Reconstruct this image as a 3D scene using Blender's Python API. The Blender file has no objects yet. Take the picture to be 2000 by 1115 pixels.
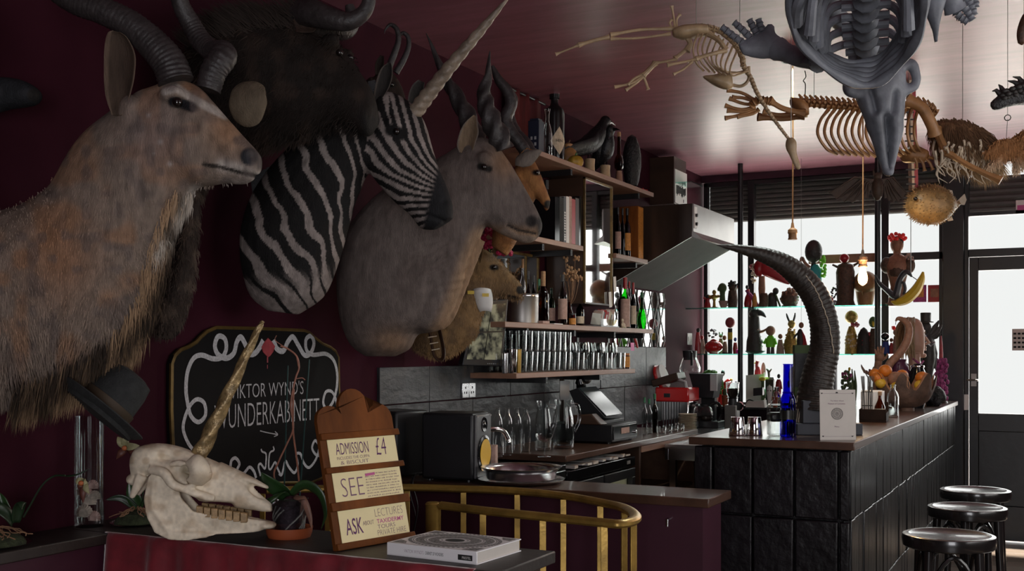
import bpy, bmesh, math, random
import numpy as np
from mathutils import Vector, Matrix, noise
random.seed(7); np.random.seed(7)
PI = math.pi
S = bpy.context.scene
COL = S.collection
V = Vector

# ------------------------------------------------------------------ camera
F = 2177.0; HZ = 687.0; YAW = math.radians(27.0); EYE = 1.5
cd = bpy.data.cameras.new('camera'); cam = bpy.data.objects.new('camera', cd); COL.objects.link(cam)
cam.location = (0, 0, EYE); cam.rotation_euler = (PI/2, 0, YAW)
cd.sensor_width = 36; cd.lens = 36*F/2000; cd.shift_y = (HZ-557.5)/2000; cd.clip_start = .02; cd.clip_end = 200
S.camera = cam
# ------------------------------------------------------------------ world, daylight, added fill lamps, exposure
w = bpy.data.worlds.new('world'); S.world = w; w.use_nodes = True
w.node_tree.nodes['Background'].inputs[0].default_value = (1.0, 1.0, .985, 1)
w.node_tree.nodes['Background'].inputs[1].default_value = .93
def light(name, kind, energy, loc, rot, color=(1, 1, 1), **k):
    l = bpy.data.lights.new(name, kind); l.energy = energy; l.color = color
    for a, b in k.items(): setattr(l, a, b)
    o = bpy.data.objects.new(name, l); COL.objects.link(o); o.location = loc; o.rotation_euler = rot
    return o
def aim(d): return V(d).to_track_quat('-Z', 'Y').to_euler()
light('sky_glow', 'SUN', 3.6, (2, 14, 8), aim((-.30, -1, -.42)), (1, .98, .95), angle=math.radians(70))
light('sun', 'SUN', 40, (2, 14, 12), aim((-.12, -.30, -.94)), (1, .96, .90), angle=math.radians(4))
light('rear_fill_light', 'AREA', 80, (1.0, -1.85, 1.45), aim((-.55, 1, .04)), (.97, .96, 1), shape='RECTANGLE', size=1.8, size_y=1.5)  # added fill lamp behind the camera, no rear window is known there
light('side_fill_light', 'AREA', 46, (2.38, 3.9, 1.95), aim((-1, 0, -.03)), (1, .97, .94), shape='RECTANGLE', size=3.4, size_y=1.4)  # added fill lamp from the right, set in an invented wall opening
S.view_settings.view_transform = 'Standard'; S.view_settings.look = 'None'
S.view_settings.exposure = 0; S.view_settings.gamma = 1; S.view_settings.use_curve_mapping = False

# ------------------------------------------------------------------ geometry helpers
FW = V((-math.sin(YAW), math.cos(YAW), 0)); RT = V((math.cos(YAW), math.sin(YAW), 0)); UP = V((0, 0, 1)); EY = V((0, 0, EYE))
def ray(px, py): return FW + RT*((px-1000)/F) + UP*((HZ-py)/F)
def C(px, py, D): return EY + ray(px, py)*D
def onx(px, py, x): r = ray(px, py); return EY + r*(x/r.x)
def ony(px, py, y): r = ray(px, py); return EY + r*(y/r.y)
def onz(px, py, z): r = ray(px, py); return EY + r*((z-EYE)/r.z)
def depth(p): return (V(p)-EY).dot(FW)
class Fr:
    """upright local frame: a, b in photograph-scaled units along the thing's side, w sideways"""
    def __init__(s, x0, y0, D, yaw=0.0):
        s.x0, s.y0, s.k = x0, y0, D/F
        q = Matrix.Rotation(yaw, 3, 'Z'); s.o = C(x0, y0, D); s.r = q @ RT; s.f = q @ FW; s.c = math.cos(yaw)
    def __call__(s, x, y, w=0.0):
        return s.o + s.r*((x-s.x0)*s.k/s.c) + UP*((s.y0-y)*s.k) - s.f*w
def smooth_path(pts, n=6):
    """Catmull-Rom through tuples of any length"""
    P = [np.array(p, float) for p in pts]
    if len(P) < 3: return [tuple(p) for p in P]
    P = [2*P[0]-P[1]] + P + [2*P[-1]-P[-2]]
    out = []
    for i in range(1, len(P)-2):
        for k in range(n):
            t = k/n
            out.append(.5*(2*P[i] + (P[i+1]-P[i-1])*t + (2*P[i-1]-5*P[i]+4*P[i+1]-P[i+2])*t*t + (3*P[i]-P[i-1]-3*P[i+1]+P[i+2])*t**3))
    out.append(P[-2])
    return [tuple(p) for p in out]
ORG = {}
def root_of(o):
    while o.parent: o = o.parent
    return o
class MB:
    def __init__(s): s.v = []; s.f = []
    def add(s, vs, fs):
        b = len(s.v); s.v += [tuple(p) for p in vs]; s.f += [tuple(i+b for i in f) for f in fs]; return s
    def box(s, x0, x1, y0, y1, z0, z1, M=None):
        vs = [V((x, y, z)) for z in (z0, z1) for y in (y0, y1) for x in (x0, x1)]
        if M is not None: vs = [M @ p for p in vs]
        return s.add(vs, [(0, 2, 3, 1), (4, 5, 7, 6), (0, 1, 5, 4), (2, 6, 7, 3), (0, 4, 6, 2), (1, 3, 7, 5)])
    def hexa(s, p):
        return s.add(p, [(0, 3, 2, 1), (4, 5, 6, 7), (0, 1, 5, 4), (1, 2, 6, 5), (2, 3, 7, 6), (3, 0, 4, 7)])
    def tube(s, pts, rad, n=8, cap=True, up=None, flat=1.0, closed=False):
        pts = [V(p[:3]) for p in pts]; m = len(pts)
        if not hasattr(rad, '__len__'): rad = [rad]*m
        tang = []
        for i in range(m):
            a = pts[i-1] if (i or closed) else pts[0]; b = pts[(i+1) % m] if (i < m-1 or closed) else pts[-1]
            t = (b-a); tang.append(t.normalized() if t.length > 1e-9 else V((0, 0, 1)))
        u = V(up) if up is not None else (V((0, 0, 1)) if abs(tang[0].z) < .9 else V((1, 0, 0)))
        rings = []
        for i in range(m):
            t = tang[i]; u = (u - t*u.dot(t))
            u = u.normalized() if u.length > 1e-6 else t.orthogonal().normalized()
            w = t.cross(u); r = rad[i]
            rings.append([pts[i] + u*(math.cos(2*PI*k/n)*r) + w*(math.sin(2*PI*k/n)*r*flat) for k in range(n)])
        return s.loft(rings, cap, closed)
    def loft(s, rings, cap=True, closed=False):
        n = len(rings[0]); m = len(rings); vs = [p for r in rings for p in r]; fs = []
        for i in range(m if closed else m-1):
            a = i*n; b = ((i+1) % m)*n
            fs += [(a+k, a+(k+1) % n, b+(k+1) % n, b+k) for k in range(n)]
        if cap and not closed: fs += [tuple(range(n-1, -1, -1)), tuple(range((m-1)*n, m*n))]
        return s.add(vs, fs)
    def lathe(s, prof, n=16, M=None, o=(0, 0, 0), cap=True):
        o = V(o); rings = []
        for r, z in prof:
            ring = [V((r*math.cos(2*PI*k/n), r*math.sin(2*PI*k/n), z)) for k in range(n)]
            rings.append([(M @ p if M is not None else p) + o for p in ring])
        return s.loft(rings, cap)
    def ell(s, c, r, n=12, m=8, R=None):
        c = V(c); rings = []
        if not hasattr(r, '__len__'): r = (r, r, r)
        for j in range(m+1):
            th = PI*j/m; th = min(max(th, .05), PI-.05); ring = []
            for k in range(n):
                p = V((r[0]*math.sin(th)*math.cos(2*PI*k/n), r[1]*math.sin(th)*math.sin(2*PI*k/n), -r[2]*math.cos(th)))
                ring.append((R @ p if R is not None else p) + c)
            rings.append(ring)
        return s.loft(rings)
    def prism(s, outline, ax, ay, o, nrm, d):
        """outline of (a,b) in plane o + a*ax + b*ay, thickness d along nrm"""
        o, ax, ay, nrm = V(o), V(ax), V(ay), V(nrm); n = len(outline)
        p = [o + ax*a + ay*b for a, b in outline]
        vs = p + [q + nrm*d for q in p]
        fs = [tuple(range(n-1, -1, -1)), tuple(range(n, 2*n))] + [(k, (k+1) % n, n+(k+1) % n, n+k) for k in range(n)]
        return s.add(vs, fs)
    def ribbon(s, pts, wvec, h):
        """flat strip along pts, half-width h (list or scalar) along wvec"""
        m = len(pts); hs = h if hasattr(h, '__len__') else [h]*m; wv = V(wvec)
        vs = []
        for p, q in zip(pts, hs): vs += [V(p)-wv*q, V(p)+wv*q]
        return s.add(vs, [(2*i, 2*i+1, 2*i+3, 2*i+2) for i in range(m-1)])
    def mesh(s, name, off=None):
        me = bpy.data.meshes.new(name)
        vs = s.v if off is None else [(p[0]-off[0], p[1]-off[1], p[2]-off[2]) for p in s.v]
        me.from_pydata(vs, [], s.f); me.update()
        bm = bmesh.new(); bm.from_mesh(me); bmesh.ops.recalc_face_normals(bm, faces=bm.faces); bm.to_mesh(me); bm.free()
        return me
    def build(s, name, mat, parent=None, smooth=True, bev=0, ang=40):
        off = ORG.get(root_of(parent).name) if parent else None
        me = s.mesh(name, off)
        return link(name, me, mat, parent, smooth, bev, ang)
def link(name, me, mat, parent=None, smooth=True, bev=0, ang=40):
    o = bpy.data.objects.new(name, me); COL.objects.link(o); o.parent = parent
    if mat: me.materials.append(M[mat] if isinstance(mat, str) else mat)
    if smooth:
        me.polygons.foreach_set('use_smooth', [True]*len(me.polygons))
        try: me.set_sharp_from_angle(angle=math.radians(ang))
        except Exception: pass
    if bev:
        b = o.modifiers.new('bevel', 'BEVEL'); b.width = bev; b.segments = 2; b.limit_method = 'ANGLE'; b.angle_limit = math.radians(50)
    return o
def tag(o, label, cat, group=None):
    o['label'] = label; o['category'] = cat
    if group: o['group'] = group
    return o
def thing(name, label, cat, loc=(0, 0, 0), group=None):
    o = bpy.data.objects.new(name, None); COL.objects.link(o); o.location = loc; o.empty_display_size = .05
    ORG[o.name] = V(loc); return tag(o, label, cat, group)
def struct(o): o['kind'] = 'structure'; return o
def stuff(o): o['kind'] = 'stuff'; return o
def copy_tree(o, parent=None):
    c = o.copy(); COL.objects.link(c); c.parent = parent
    for ch in list(o.children): copy_tree(ch, c)
    return c
def place(o, loc, rz=0, label=None, group=None, sc=1):
    o.location = loc; o.rotation_euler = (0, 0, rz); o.scale = (sc,)*3 if not hasattr(sc, '__len__') else sc
    if label: o['label'] = label
    if group: o['group'] = group
    return o
def bb(*p): return MB().box(*p)

# ------------------------------------------------------------------ materials
M = {}
def mat(name, col, rough=.6, metal=0, var=.0, scale=8, col2=None, bump=0, bscale=60, stretch=(1, 1, 1), spec=.5, trans=None, emit=None, attr=False, coat=0, det=6, sheen=0):
    m = bpy.data.materials.new(name); m.use_nodes = True; M[name] = m
    nt = m.node_tree; N = nt.nodes; L = nt.links; b = N['Principled BSDF']
    b.inputs['Roughness'].default_value = rough; b.inputs['Metallic'].default_value = metal
    b.inputs['Specular IOR Level'].default_value = spec; b.inputs['Coat Weight'].default_value = coat
    if sheen: b.inputs['Sheen Weight'].default_value = sheen; b.inputs['Sheen Roughness'].default_value = .4
    b.inputs['Base Color'].default_value = (*col, 1)
    tc = N.new('ShaderNodeTexCoord'); mp = N.new('ShaderNodeMapping'); mp.inputs['Scale'].default_value = stretch
    L.new(tc.outputs['Object'], mp.inputs[0])
    src = None
    if attr:
        at = N.new('ShaderNodeAttribute'); at.attribute_name = 'Col'; src = at.outputs['Color']
    if var or col2:
        no = N.new('ShaderNodeTexNoise'); no.inputs['Scale'].default_value = scale; no.inputs['Detail'].default_value = det; no.inputs['Roughness'].default_value = .62
        L.new(mp.outputs[0], no.inputs['Vector'])
        if attr:
            mx = N.new('ShaderNodeMix'); mx.data_type = 'RGBA'; mx.blend_type = 'MULTIPLY'; mx.inputs[0].default_value = 1
            rp = N.new('ShaderNodeValToRGB'); rp.color_ramp.elements[0].position = .3; rp.color_ramp.elements[1].position = .7
            rp.color_ramp.elements[0].color = (1-var, 1-var, 1-var, 1); rp.color_ramp.elements[1].color = (1+var*.5,)*3+(1,)
            L.new(no.outputs[0], rp.inputs[0]); L.new(src, mx.inputs[6]); L.new(rp.outputs[0], mx.inputs[7]); src = mx.outputs[2]
        else:
            rp = N.new('ShaderNodeValToRGB'); rp.color_ramp.elements[0].position = .32; rp.color_ramp.elements[1].position = .68
            c2 = col2 or tuple(c*(1-var) for c in col)
            rp.color_ramp.elements[0].color = (*c2, 1); rp.color_ramp.elements[1].color = (*[c*(1+var*.6) for c in col], 1)
            L.new(no.outputs[0], rp.inputs[0]); src = rp.outputs[0]
    if src: L.new(src, b.inputs['Base Color'])
    if bump:
        nb = N.new('ShaderNodeTexNoise'); nb.inputs['Scale'].default_value = bscale; nb.inputs['Detail'].default_value = 5
        L.new(mp.outputs[0], nb.inputs['Vector']); bp = N.new('ShaderNodeBump'); bp.inputs['Strength'].default_value = bump; bp.inputs['Distance'].default_value = .01
        L.new(nb.outputs[0], bp.inputs['Height']); L.new(bp.outputs[0], b.inputs['Normal'])
    if emit: b.inputs['Emission Color'].default_value = (*emit[:3], 1); b.inputs['Emission Strength'].default_value = emit[3]
    if trans is not None:   # thin clear glass: see-through with a fresnel reflection
        out = N['Material Output']; tr = N.new('ShaderNodeBsdfTransparent'); tr.inputs[0].default_value = (*trans, 1)
        gl = N.new('ShaderNodeBsdfGlossy'); gl.inputs['Roughness'].default_value = rough; gl.inputs[0].default_value = (1, 1, 1, 1)
        lw = N.new('ShaderNodeLayerWeight'); lw.inputs[0].default_value = spec
        ms = N.new('ShaderNodeMixShader'); L.new(lw.outputs['Facing'], ms.inputs[0]); L.new(tr.outputs[0], ms.inputs[1]); L.new(gl.outputs[0], ms.inputs[2])
        L.new(ms.outputs[0], out.inputs[0])
    return m
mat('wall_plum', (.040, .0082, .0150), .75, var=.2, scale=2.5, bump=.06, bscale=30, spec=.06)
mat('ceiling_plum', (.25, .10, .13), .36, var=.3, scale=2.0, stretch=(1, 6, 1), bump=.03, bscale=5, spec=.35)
mat('partition_plum', (.052, .012, .025), .45, var=.15, scale=3)
mat('pavement', (.62, .60, .57), .9, var=.1)
mat('floor_wood', (.12, .085, .06), .35, var=.3, scale=5, stretch=(1, 8, 1))
mat('black_paint', (.012, .012, .013), .38, var=.3, scale=9, bump=.08, bscale=25)
mat('panel_black', (.0085, .0065, .0085), .38, var=.5, scale=7, bump=.7, bscale=16, spec=.4)
mat('plank_black', (.0085, .0085, .0095), .32, var=.4, scale=9, bump=.55, bscale=40, stretch=(1, 1, .2))
mat('shutter', (.075, .068, .062), .45, var=.2, scale=5)
mat('bar_wood', (.075, .036, .022), .33, var=.45, scale=6, stretch=(1, .12, 1), bump=.05, bscale=50, coat=.2)
mat('shelf_wood', (.26, .135, .085), .5, var=.35, scale=6, stretch=(1, .15, 1), bump=.05)
mat('dark_wood', (.045, .022, .013), .42, var=.4, scale=5, stretch=(.2, 1, 1))
mat('sign_wood', (.165, .052, .012), .5, spec=.1, var=.55, scale=7, stretch=(1, 1, .3), bump=.08, bscale=40)
mat('old_table', (.028, .021, .018), .5, var=.4, scale=6, stretch=(.2, 1, 1), bump=.1)
mat('slate', (.026, .027, .032), .42, var=.5, scale=4, bump=.55, bscale=11, det=9, stretch=(1, 1, 2))
mat('slate_pale', (.042, .043, .047), .45, var=.4, scale=4, bump=.55, bscale=14, det=9, stretch=(1, 1, 2))
mat('steel', (.62, .62, .63), .20, 1, var=.1, scale=3)
mat('steel_dull', (.30, .285, .27), .42, 1, var=.15, scale=3)
mat('chrome', (.75, .74, .73), .08, 1)
mat('hood_reflection', (.05, .032, .024), .3, .4, var=.4, scale=6, stretch=(1, 6, .2))  # brown streaks paint a reflection into the hood's steel side panels
mat('brass', (.46, .29, .07), .32, .6, var=.4, scale=9, bump=.08, bscale=60)
mat('gold_paint', (.16, .10, .028), .45, .5, var=.5, scale=14)
mat('black_plastic', (.012, .012, .014), .4, var=.1)
mat('black_gloss', (.008, .008, .009), .12)
mat('grey_plastic', (.20, .20, .20), .4)
mat('pale_grey', (.42, .42, .42), .5)
mat('white', (.72, .70, .67), .5)
mat('cream_card', (.88, .77, .44), .75, var=.05)
mat('paper', (.62, .58, .53), .7, var=.05)
mat('book_white', (.86, .85, .86), .5)
mat('ink_purple', (.13, .04, .13), .8); mat('ink_pink', (.55, .12, .30), .8); mat('ink_black', (.012, .012, .012), .8); mat('ink_mid', (.20, .10, .17), .8)
mat('chalk', (.48, .47, .48), .9, var=.35, scale=120)
mat('board_black', (.008, .007, .007), .75, var=.2, spec=.12)
mat('velvet', (.20, .011, .021), .75, var=.45, scale=7, bump=.15, bscale=30, sheen=.6)
mat('red_cloth', (.09, .006, .008), .8, var=.4, stretch=(6, 6, .5))
mat('window_glass', (1, 1, 1), .02, trans=(.97, .98, .98), spec=.06)
mat('clear_glass', (1, 1, 1), .03, trans=(.94, .96, .955), spec=.28)
mat('green_edge_glass', (.12, .62, .50), .1, trans=(.62, .90, .84), spec=.2)
mat('mirror', (.70, .71, .71), .03, 1)
mat('bone', (.56, .46, .34), .55, var=.25, scale=9, bump=.12, bscale=40)
mat('bone_brown', (.33, .16, .06), .5, var=.4, scale=14, bump=.1)
mat('bone_tan', (.40, .28, .16), .45, var=.35, scale=14, bump=.1)
mat('bone_grey', (.16, .17, .195), .55, var=.45, scale=9, bump=.25, bscale=30)
# ------------------------------------------------------------------ room shell
ORD = ['first', 'second', 'third', 'fourth', 'fifth', 'sixth', 'seventh', 'eighth', 'ninth', 'tenth', 'eleventh', 'twelfth']
XL, YW, ZC, XR, YR = -3.0, 9.6, 3.06, 2.3, -2.0
def xw(px): return ony(px, 687, YW).x
def zw(px, py, y=None): return ony(px, py, y or YW).z
struct(bb(XL-.1, XR+.1, YR-.1, YW+.2, -.08, -.012).build('floor', 'floor_wood'))
fl = bpy.data.objects['floor']
for k in range(14):
    y = 7.0+k*.19
    bb(-1.6, 1.6, y+.003, y+.187, -.012, 0).build('plank', 'floor_wood', fl, bev=.002)
bb(XL-.1, XR+.1, YR-.1, 7.0, -.012, 0).build('near_boards', 'floor_wood', fl)
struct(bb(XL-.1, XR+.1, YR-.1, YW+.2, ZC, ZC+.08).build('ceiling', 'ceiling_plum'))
struct(bb(XL-.1, XL, YR-.1, YW+.2, 0, ZC).build('wall_left', 'wall_plum'))
wq = MB()
for b in ((YR-.1, 1.9, 0, ZC), (5.5, YW+.2, 0, ZC), (1.9, 5.5, 0, 1.15), (1.9, 5.5, 2.75, ZC)): wq.box(XR, XR+.06, b[0], b[1], b[2], b[3])
struct(wq.build('wall_right', 'wall_plum'))
wq = MB()
for b in ((1.9, 1.95, 1.15, 2.75), (5.45, 5.5, 1.15, 2.75), (3.68, 3.72, 1.15, 2.75), (1.9, 5.5, 1.15, 1.2), (1.9, 5.5, 2.7, 2.75)): wq.box(XR, XR+.05, b[0], b[1], b[2], b[3])
struct(wq.build('window_4', 'black_paint'))  # frame of an unseen window, added to carry the side fill lamp
struct(bb(-9, 9, YW+.25, YW+16, -.3, -.1).build('pavement_1', 'pavement'))
wr = MB()
for b in ((XL, .2, 0, ZC), (2.1, XR, 0, ZC), (.2, 2.1, 0, .6), (.2, 2.1, 2.3, ZC)): wr.box(b[0], b[1], YR-.1, YR, b[2], b[3])
struct(wr.build('wall_rear', 'wall_plum'))
# window wall ------------------------------------------------------
zs = 1.04; zg = zw(1500, 428); zh = zw(1500, 352)
xa, xb = xw(1843), xw(1884)
# front wall: the dado below the sill and what lies right of the door
wf = MB(); wf.box(XL, xa, YW, YW+.12, 0, zs-.02); wf.box(XL, XR, YW+.0, YW+.12, zh+.015, ZC); wf.box(.42, XR, YW, YW+.12, 0, .9)
wf.box(1.95, XR, YW, YW+.12, .9, zh+.015)
struct(wf.build('wall_front', 'partition_plum'))
struct(bb(xa, xb, YW-.08, YW+.12, 0, ZC).build('trim_1', 'black_paint', bev=.006))
struct(bb(XL, xa, YW-.46, YW+.0, zs-.02, zs).build('trim_2', 'black_paint', bev=.004))
def window(n, x0, x1, z0, z1, mull, trans):
    fr = MB(); t = .035
    fr.box(x0, x0+t, YW+.0, YW+.07, z0, z1); fr.box(x1-t, x1, YW, YW+.07, z0, z1)
    fr.box(x0, x1, YW, YW+.07, z0, z0+t*.6); fr.box(x0, x1, YW, YW+.07, z1-t, z1)
    o = struct(fr.build('window_%d' % n, 'black_paint', bev=.003))
    for a, b in mull: bb(a, b, YW-.01, YW+.07, z0, z1).build('mullion', 'black_paint', o, bev=.003)
    for a, b, c, d in trans: bb(a, b, YW+.0, YW+.06, c, d).build('transom', 'black_paint', o, bev=.003)
    bb(x0+t, x1-t, YW+.035, YW+.04, z0+.02, z1-t).build('pane', 'window_glass', o)
    return o
zt0, zt1 = zw(1780, 508), zw(1780, 493)
win = window(1, XL+.02, xa, zs, zh+.01, [(xw(1461), xw(1473)), (xw(1722), xw(1736))], [(xw(1736), xa, zt0, zt1)])
# pale wooden bar lying across the middle light
bb(xw(1580), xw(1716), YW-.02, YW+.0, zw(1640, 514), zw(1640, 497)).build('transom', 'shelf_wood', win, bev=.003)
def shutter(name, label, x0, x1, z0, z1, n):
    t = thing(name, label, 'shutter', ((x0+x1)/2, YW+.1, z0))
    h = (z1-z0)/n
    for k in range(n):
        p = [(-.012, .002), (.004, .0), (.012, h*.3), (.012, h*.7), (.004, h), (-.012, h-.002)]
        MB().prism(p, (0, -1, 0), (0, 0, 1), (x0, YW+.1, z0+k*h), (1, 0, 0), x1-x0).build('slat', 'shutter', t, ang=20)
    return t
shutter('roller_shutter', 'lowered dark slatted roller shutter above the bright bottle-filled shop window', XL+.05, xa-.0, zg, zh+.02, 9)
# door -------------------------------------------------------------
xd0, xd1 = xw(1892), .30
zd = zw(1950, 500); zd1 = zw(1950, 488); zds = zw(1950, 412)
fr = MB(); fr.box(xb, xd0, YW-.03, YW+.1, 0, zh+.02); fr.box(xd1, xd1+.12, YW-.03, YW+.1, 0, zh+.02); fr.box(xd0, xd1, YW-.03, YW+.1, zd, zd1+.01)
struct(fr.build('trim_3', 'black_paint', bev=.004))
zp0, zp1 = zw(1950, 808), zw(1950, 527)
xp0 = xw(1911); xp1 = xd1-.11
d = MB(); d.box(xd0+.004, xp0, YW, YW+.05, .01, zd-.004); d.box(xp1, xd1-.004, YW, YW+.05, .01, zd-.004)
d.box(xp0, xp1, YW, YW+.05, zp1, zd-.004); d.box(xp0, xp1, YW, YW+.05, zp0-.14, zp0)
d.box(xp0, xp1, YW+.0, YW+.05, .01, .28)
door = struct(d.build('door_1', 'black_paint', bev=.003))
bb(xp0, xp1, YW+.018, YW+.04, .28, zp0-.14).build('door_panel', 'black_paint', door, bev=.004)
bb(xp0, xp1, YW+.022, YW+.028, zp0, zp1).build('pane', 'window_glass', door)
bb(xp0-.012, xp0, YW-.006, YW, zp0-.02, zp1+.02).build('bead', 'black_paint', door)
hd = MB(); hx = xw(1902); hz = zw(1902, 742); hd.tube([(hx-.05, YW-.04, hz), (hx+.03, YW-.045, hz), (hx+.04, YW-.01, hz)], .008); hd.box(hx-.02, hx+.02, YW-.006, YW, hz-.05, hz+.05)
hd.build('door_handle', 'steel_dull', door)
bb(hx-.07, hx-.035, YW-.04, YW-.03, zw(1882, 800), zw(1882, 770)).build('lock_plate', 'white', door)
tr = MB(); tr.box(xd0, xd1, YW+.0, YW+.06, zds-.03, zds); o = struct(tr.build('window_2', 'black_paint'))
bb(xd0, xd1, YW+.03, YW+.035, zd1, zds-.03).build('pane', 'window_glass', o)
shutter('roller_shutter', 'short slatted roller shutter housed above the door at far right', xd0, xd1, zds, zw(1950, 340), 6)
window(3, .44, 1.95, .9, zh+.01, [(1.17, 1.21)], [])
# notices stuck on the door glass
p = ony(1993, 662, YW); t = bb(p.x-.06, p.x+.07, YW+.014, YW+.018, p.z-.09, p.z+.08)
no = tag(t.build('notice', 'paper'), 'small printed notice taped to the glass of the door', 'notice')
mk = MB()
for i in range(3):
    for j in range(4): mk.box(p.x-.05+i*.03, p.x-.03+i*.03, YW+.012, YW+.0138, p.z-.07+j*.035, p.z-.055+j*.035)
mk.build('print', 'ink_black', no)
p = ony(1995, 403, YW); s2 = tag(bb(p.x-.04, p.x+.09, YW+.0, YW+.006, p.z-.05, p.z+.05).build('sticker', 'white'), 'white and red sticker hanging over the door at far right', 'sticker')
bb(p.x-.03, p.x+.08, YW-.0012, YW-.0002, p.z-.03, p.z+.01).build('print', 'ink_pink', s2)
# shelf poles (dark tubes from sill to ceiling)
for px, z1, lab in ((1446, ZC, 'dark steel pole between sill and ceiling nearest the cooker hood'), (1714, ZC, 'dark steel pole between sill and ceiling behind the glowing bulb')):
    a = ony(px, 687, 9.1)
    zs_ = zs if a.x < -1.58 else 1.12
    t = thing('shelf_pole', lab, 'pole', (a.x, a.y, zs_), 'poles carrying the window shelves')
    MB().tube([(a.x, a.y, zs_), (a.x, a.y, z1)], .022, 12).build('pole', 'black_paint', t)
    MB().lathe([(.045, 0), (.045, .012), (.024, .02)], 12, o=(a.x, a.y, zs_)).build('foot', 'black_paint', t)
# glass shelves in the window
for px, py, lab in ((1500, 600, 'upper pale green glass shelf across the window'), (1500, 692, 'lower pale green glass shelf across the window')):
    z = zw(px, py, 9.16); x1 = ony(1735, 600, 9.16).x
    t = thing('glass_shelf', lab, 'shelf', (-2.0, 9.3, z), 'glass shelves in the window')
    bb(XL, x1, 9.16, 9.52, z-.004, z+.004).build('pane', 'green_edge_glass', t)
    bb(XL, x1, 9.155, 9.16, z-.005, z+.005).build('edge', 'green_edge_glass', t)
ZS1, ZS2 = zw(1500, 600, 9.16)+.004, zw(1500, 692, 9.16)+.004

# ------------------------------------------------------------------ bar
bx0, bx1, by0, by1, bz = -1.56, -.84, 4.80, 9.22, 1.12
bar = thing('bar_counter', 'black panelled bar counter running back towards the window', 'counter', ((bx0+bx1)/2, 7, 0))
bb(bx0+.05, bx1-.05, by0+.05, by1-.02, 0, bz-.034).build('carcass', 'panel_black', bar)
ncol = 5; fx_ = [0, .128, .39, .656, .93, 1]
zrow = [.03, .42, .785, bz-.036]
random.seed(3)
for r in range(3):
    for c in range(ncol):
        x0 = bx0+.02+fx_[c]*(bx1-bx0-.04); x9 = bx0+.02+fx_[c+1]*(bx1-bx0-.04); j = random.uniform(0, .008)
        bb(x0+.004, x9-.004, by0+.018-j, by0+.05, zrow[r]+.004, zrow[r+1]-.004).build('panel', 'panel_black', bar, bev=.006)
y = by0+.02; rows = [(.03, .40), (.405, .79), (.795, bz-.036)]
while y < by1-.05:
    wd = random.uniform(.085, .125)
    for z0, z1 in rows:
        j = random.uniform(0, .007)
        bb(bx1-.05, bx1-.02+j, y+.002, min(y+wd-.002, by1-.02), z0, z1).build('plank', 'plank_black', bar, bev=.004)
    y += wd
tag(bb(bx0, bx1, by0, by1+.02, bz-.034, bz).build('bar_worktop', 'bar_wood', bev=.004), 'long polished dark wood top of the black panelled bar', 'worktop')
# ------------------------------------------------------------------ partition with wooden cap
t = thing('low_partition', 'plum painted half wall with dark wood cap behind the brass rail', 'partition', (-2.1, 4.2, 0))
bb(XL, -1.27, 4.08, 4.32, 0, .915).build('panel', 'partition_plum', t)
bb(XL, -1.235, 4.045, 4.345, .915, .95).build('cap', 'bar_wood', t, bev=.004)
MB().tube([(-1.40, 4.08, .86), (-1.40, 4.05, .86), (-1.40, 4.05, .835)], .005).build('hook', 'steel', t)
# ------------------------------------------------------------------ back counter run
cx = -2.42; cz = .95
t = tag(bb(XL, cx, 5.38, 7.66, cz-.035, cz).build('back_worktop', 'bar_wood', bev=.004), 'brown worktop under the glass shelf carrying jugs and the till', 'worktop')
t = thing('steel_counter', 'stainless steel sink counter behind the loudspeaker', 'counter', (-2.7, 4.9, 0))
MB().box(XL+.022, cx, 4.40, 5.378, .875, .905).box(cx-.012, cx+.0, 4.40, 5.378, .83, .875).build('top', 'steel', t, bev=.003)
for yy in (4.5, 5.30): bb(cx-.09, cx-.04, yy, yy+.05, 0, .875).build('leg', 'steel', t)
bb(XL+.022, XL+.034, 4.40, 5.378, .905, .95).build('splashback', 'steel', t)
t = thing('bottle_fridge', 'black under-counter bottle fridge with lit glass doors', 'fridge', (-2.7, 5.9, 0))
fy0, fy1 = 5.44, 6.46
b = MB(); b.box(XL+.05, cx-.06, fy0, fy1, .02, .86); b.box(cx-.06, cx-.045, fy0, fy1, .02, .08); b.build('body', 'black_plastic', t, bev=.004)
bb(cx-.06, cx-.02, fy0, fy1, .80, .86).build('fascia', 'black_gloss', t, bev=.004)
bb(cx-.02, cx-.017, fy1-.14, fy1-.09, .82, .84).build('display', 'grey_plastic', t)
for k in range(2):
    y0 = fy0+.01+k*.51; y1 = y0+.49; dr = MB()
    for q in ((y0, y1, .735, .79), (y0, y1, .10, .15), (y0, y0+.05, .15, .735), (y1-.05, y1, .15, .735)): dr.box(cx-.05, cx-.015, q[0], q[1], q[2], q[3])
    dd = dr.build('door', 'black_plastic', t, bev=.003)
    bb(cx-.034, cx-.03, y0+.05, y1-.05, .15, .735).build('pane', 'clear_glass', dd)
    kx = y1-.025 if k == 0 else y0+.025
    MB().lathe([(.006, 0), (.006, .015), (.012, .02), (.0, .032)], 10, M=Matrix.Rotation(PI/2, 3, 'Y'), o=(cx-.015, kx, .68)).build('knob', 'chrome', dd)
bb(cx-.058, cx-.054, fy0+.06, fy1-.06, .14, .74).build('lit_interior', mat('fridge_glow', (.5, .48, .35), .6, emit=(1, .92, .6, .22)), t)
for k, yy in enumerate((5.52, 5.62, 5.74, 6.04, 6.14, 6.26, 6.36)):
    o = MB().lathe([(.03, 0), (.03, .13), (.012, .18), (.011, .23)], 10, o=(cx-.045+.0, yy, .16)); o = o.build('bottle', 'bone_tan', t)
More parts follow.
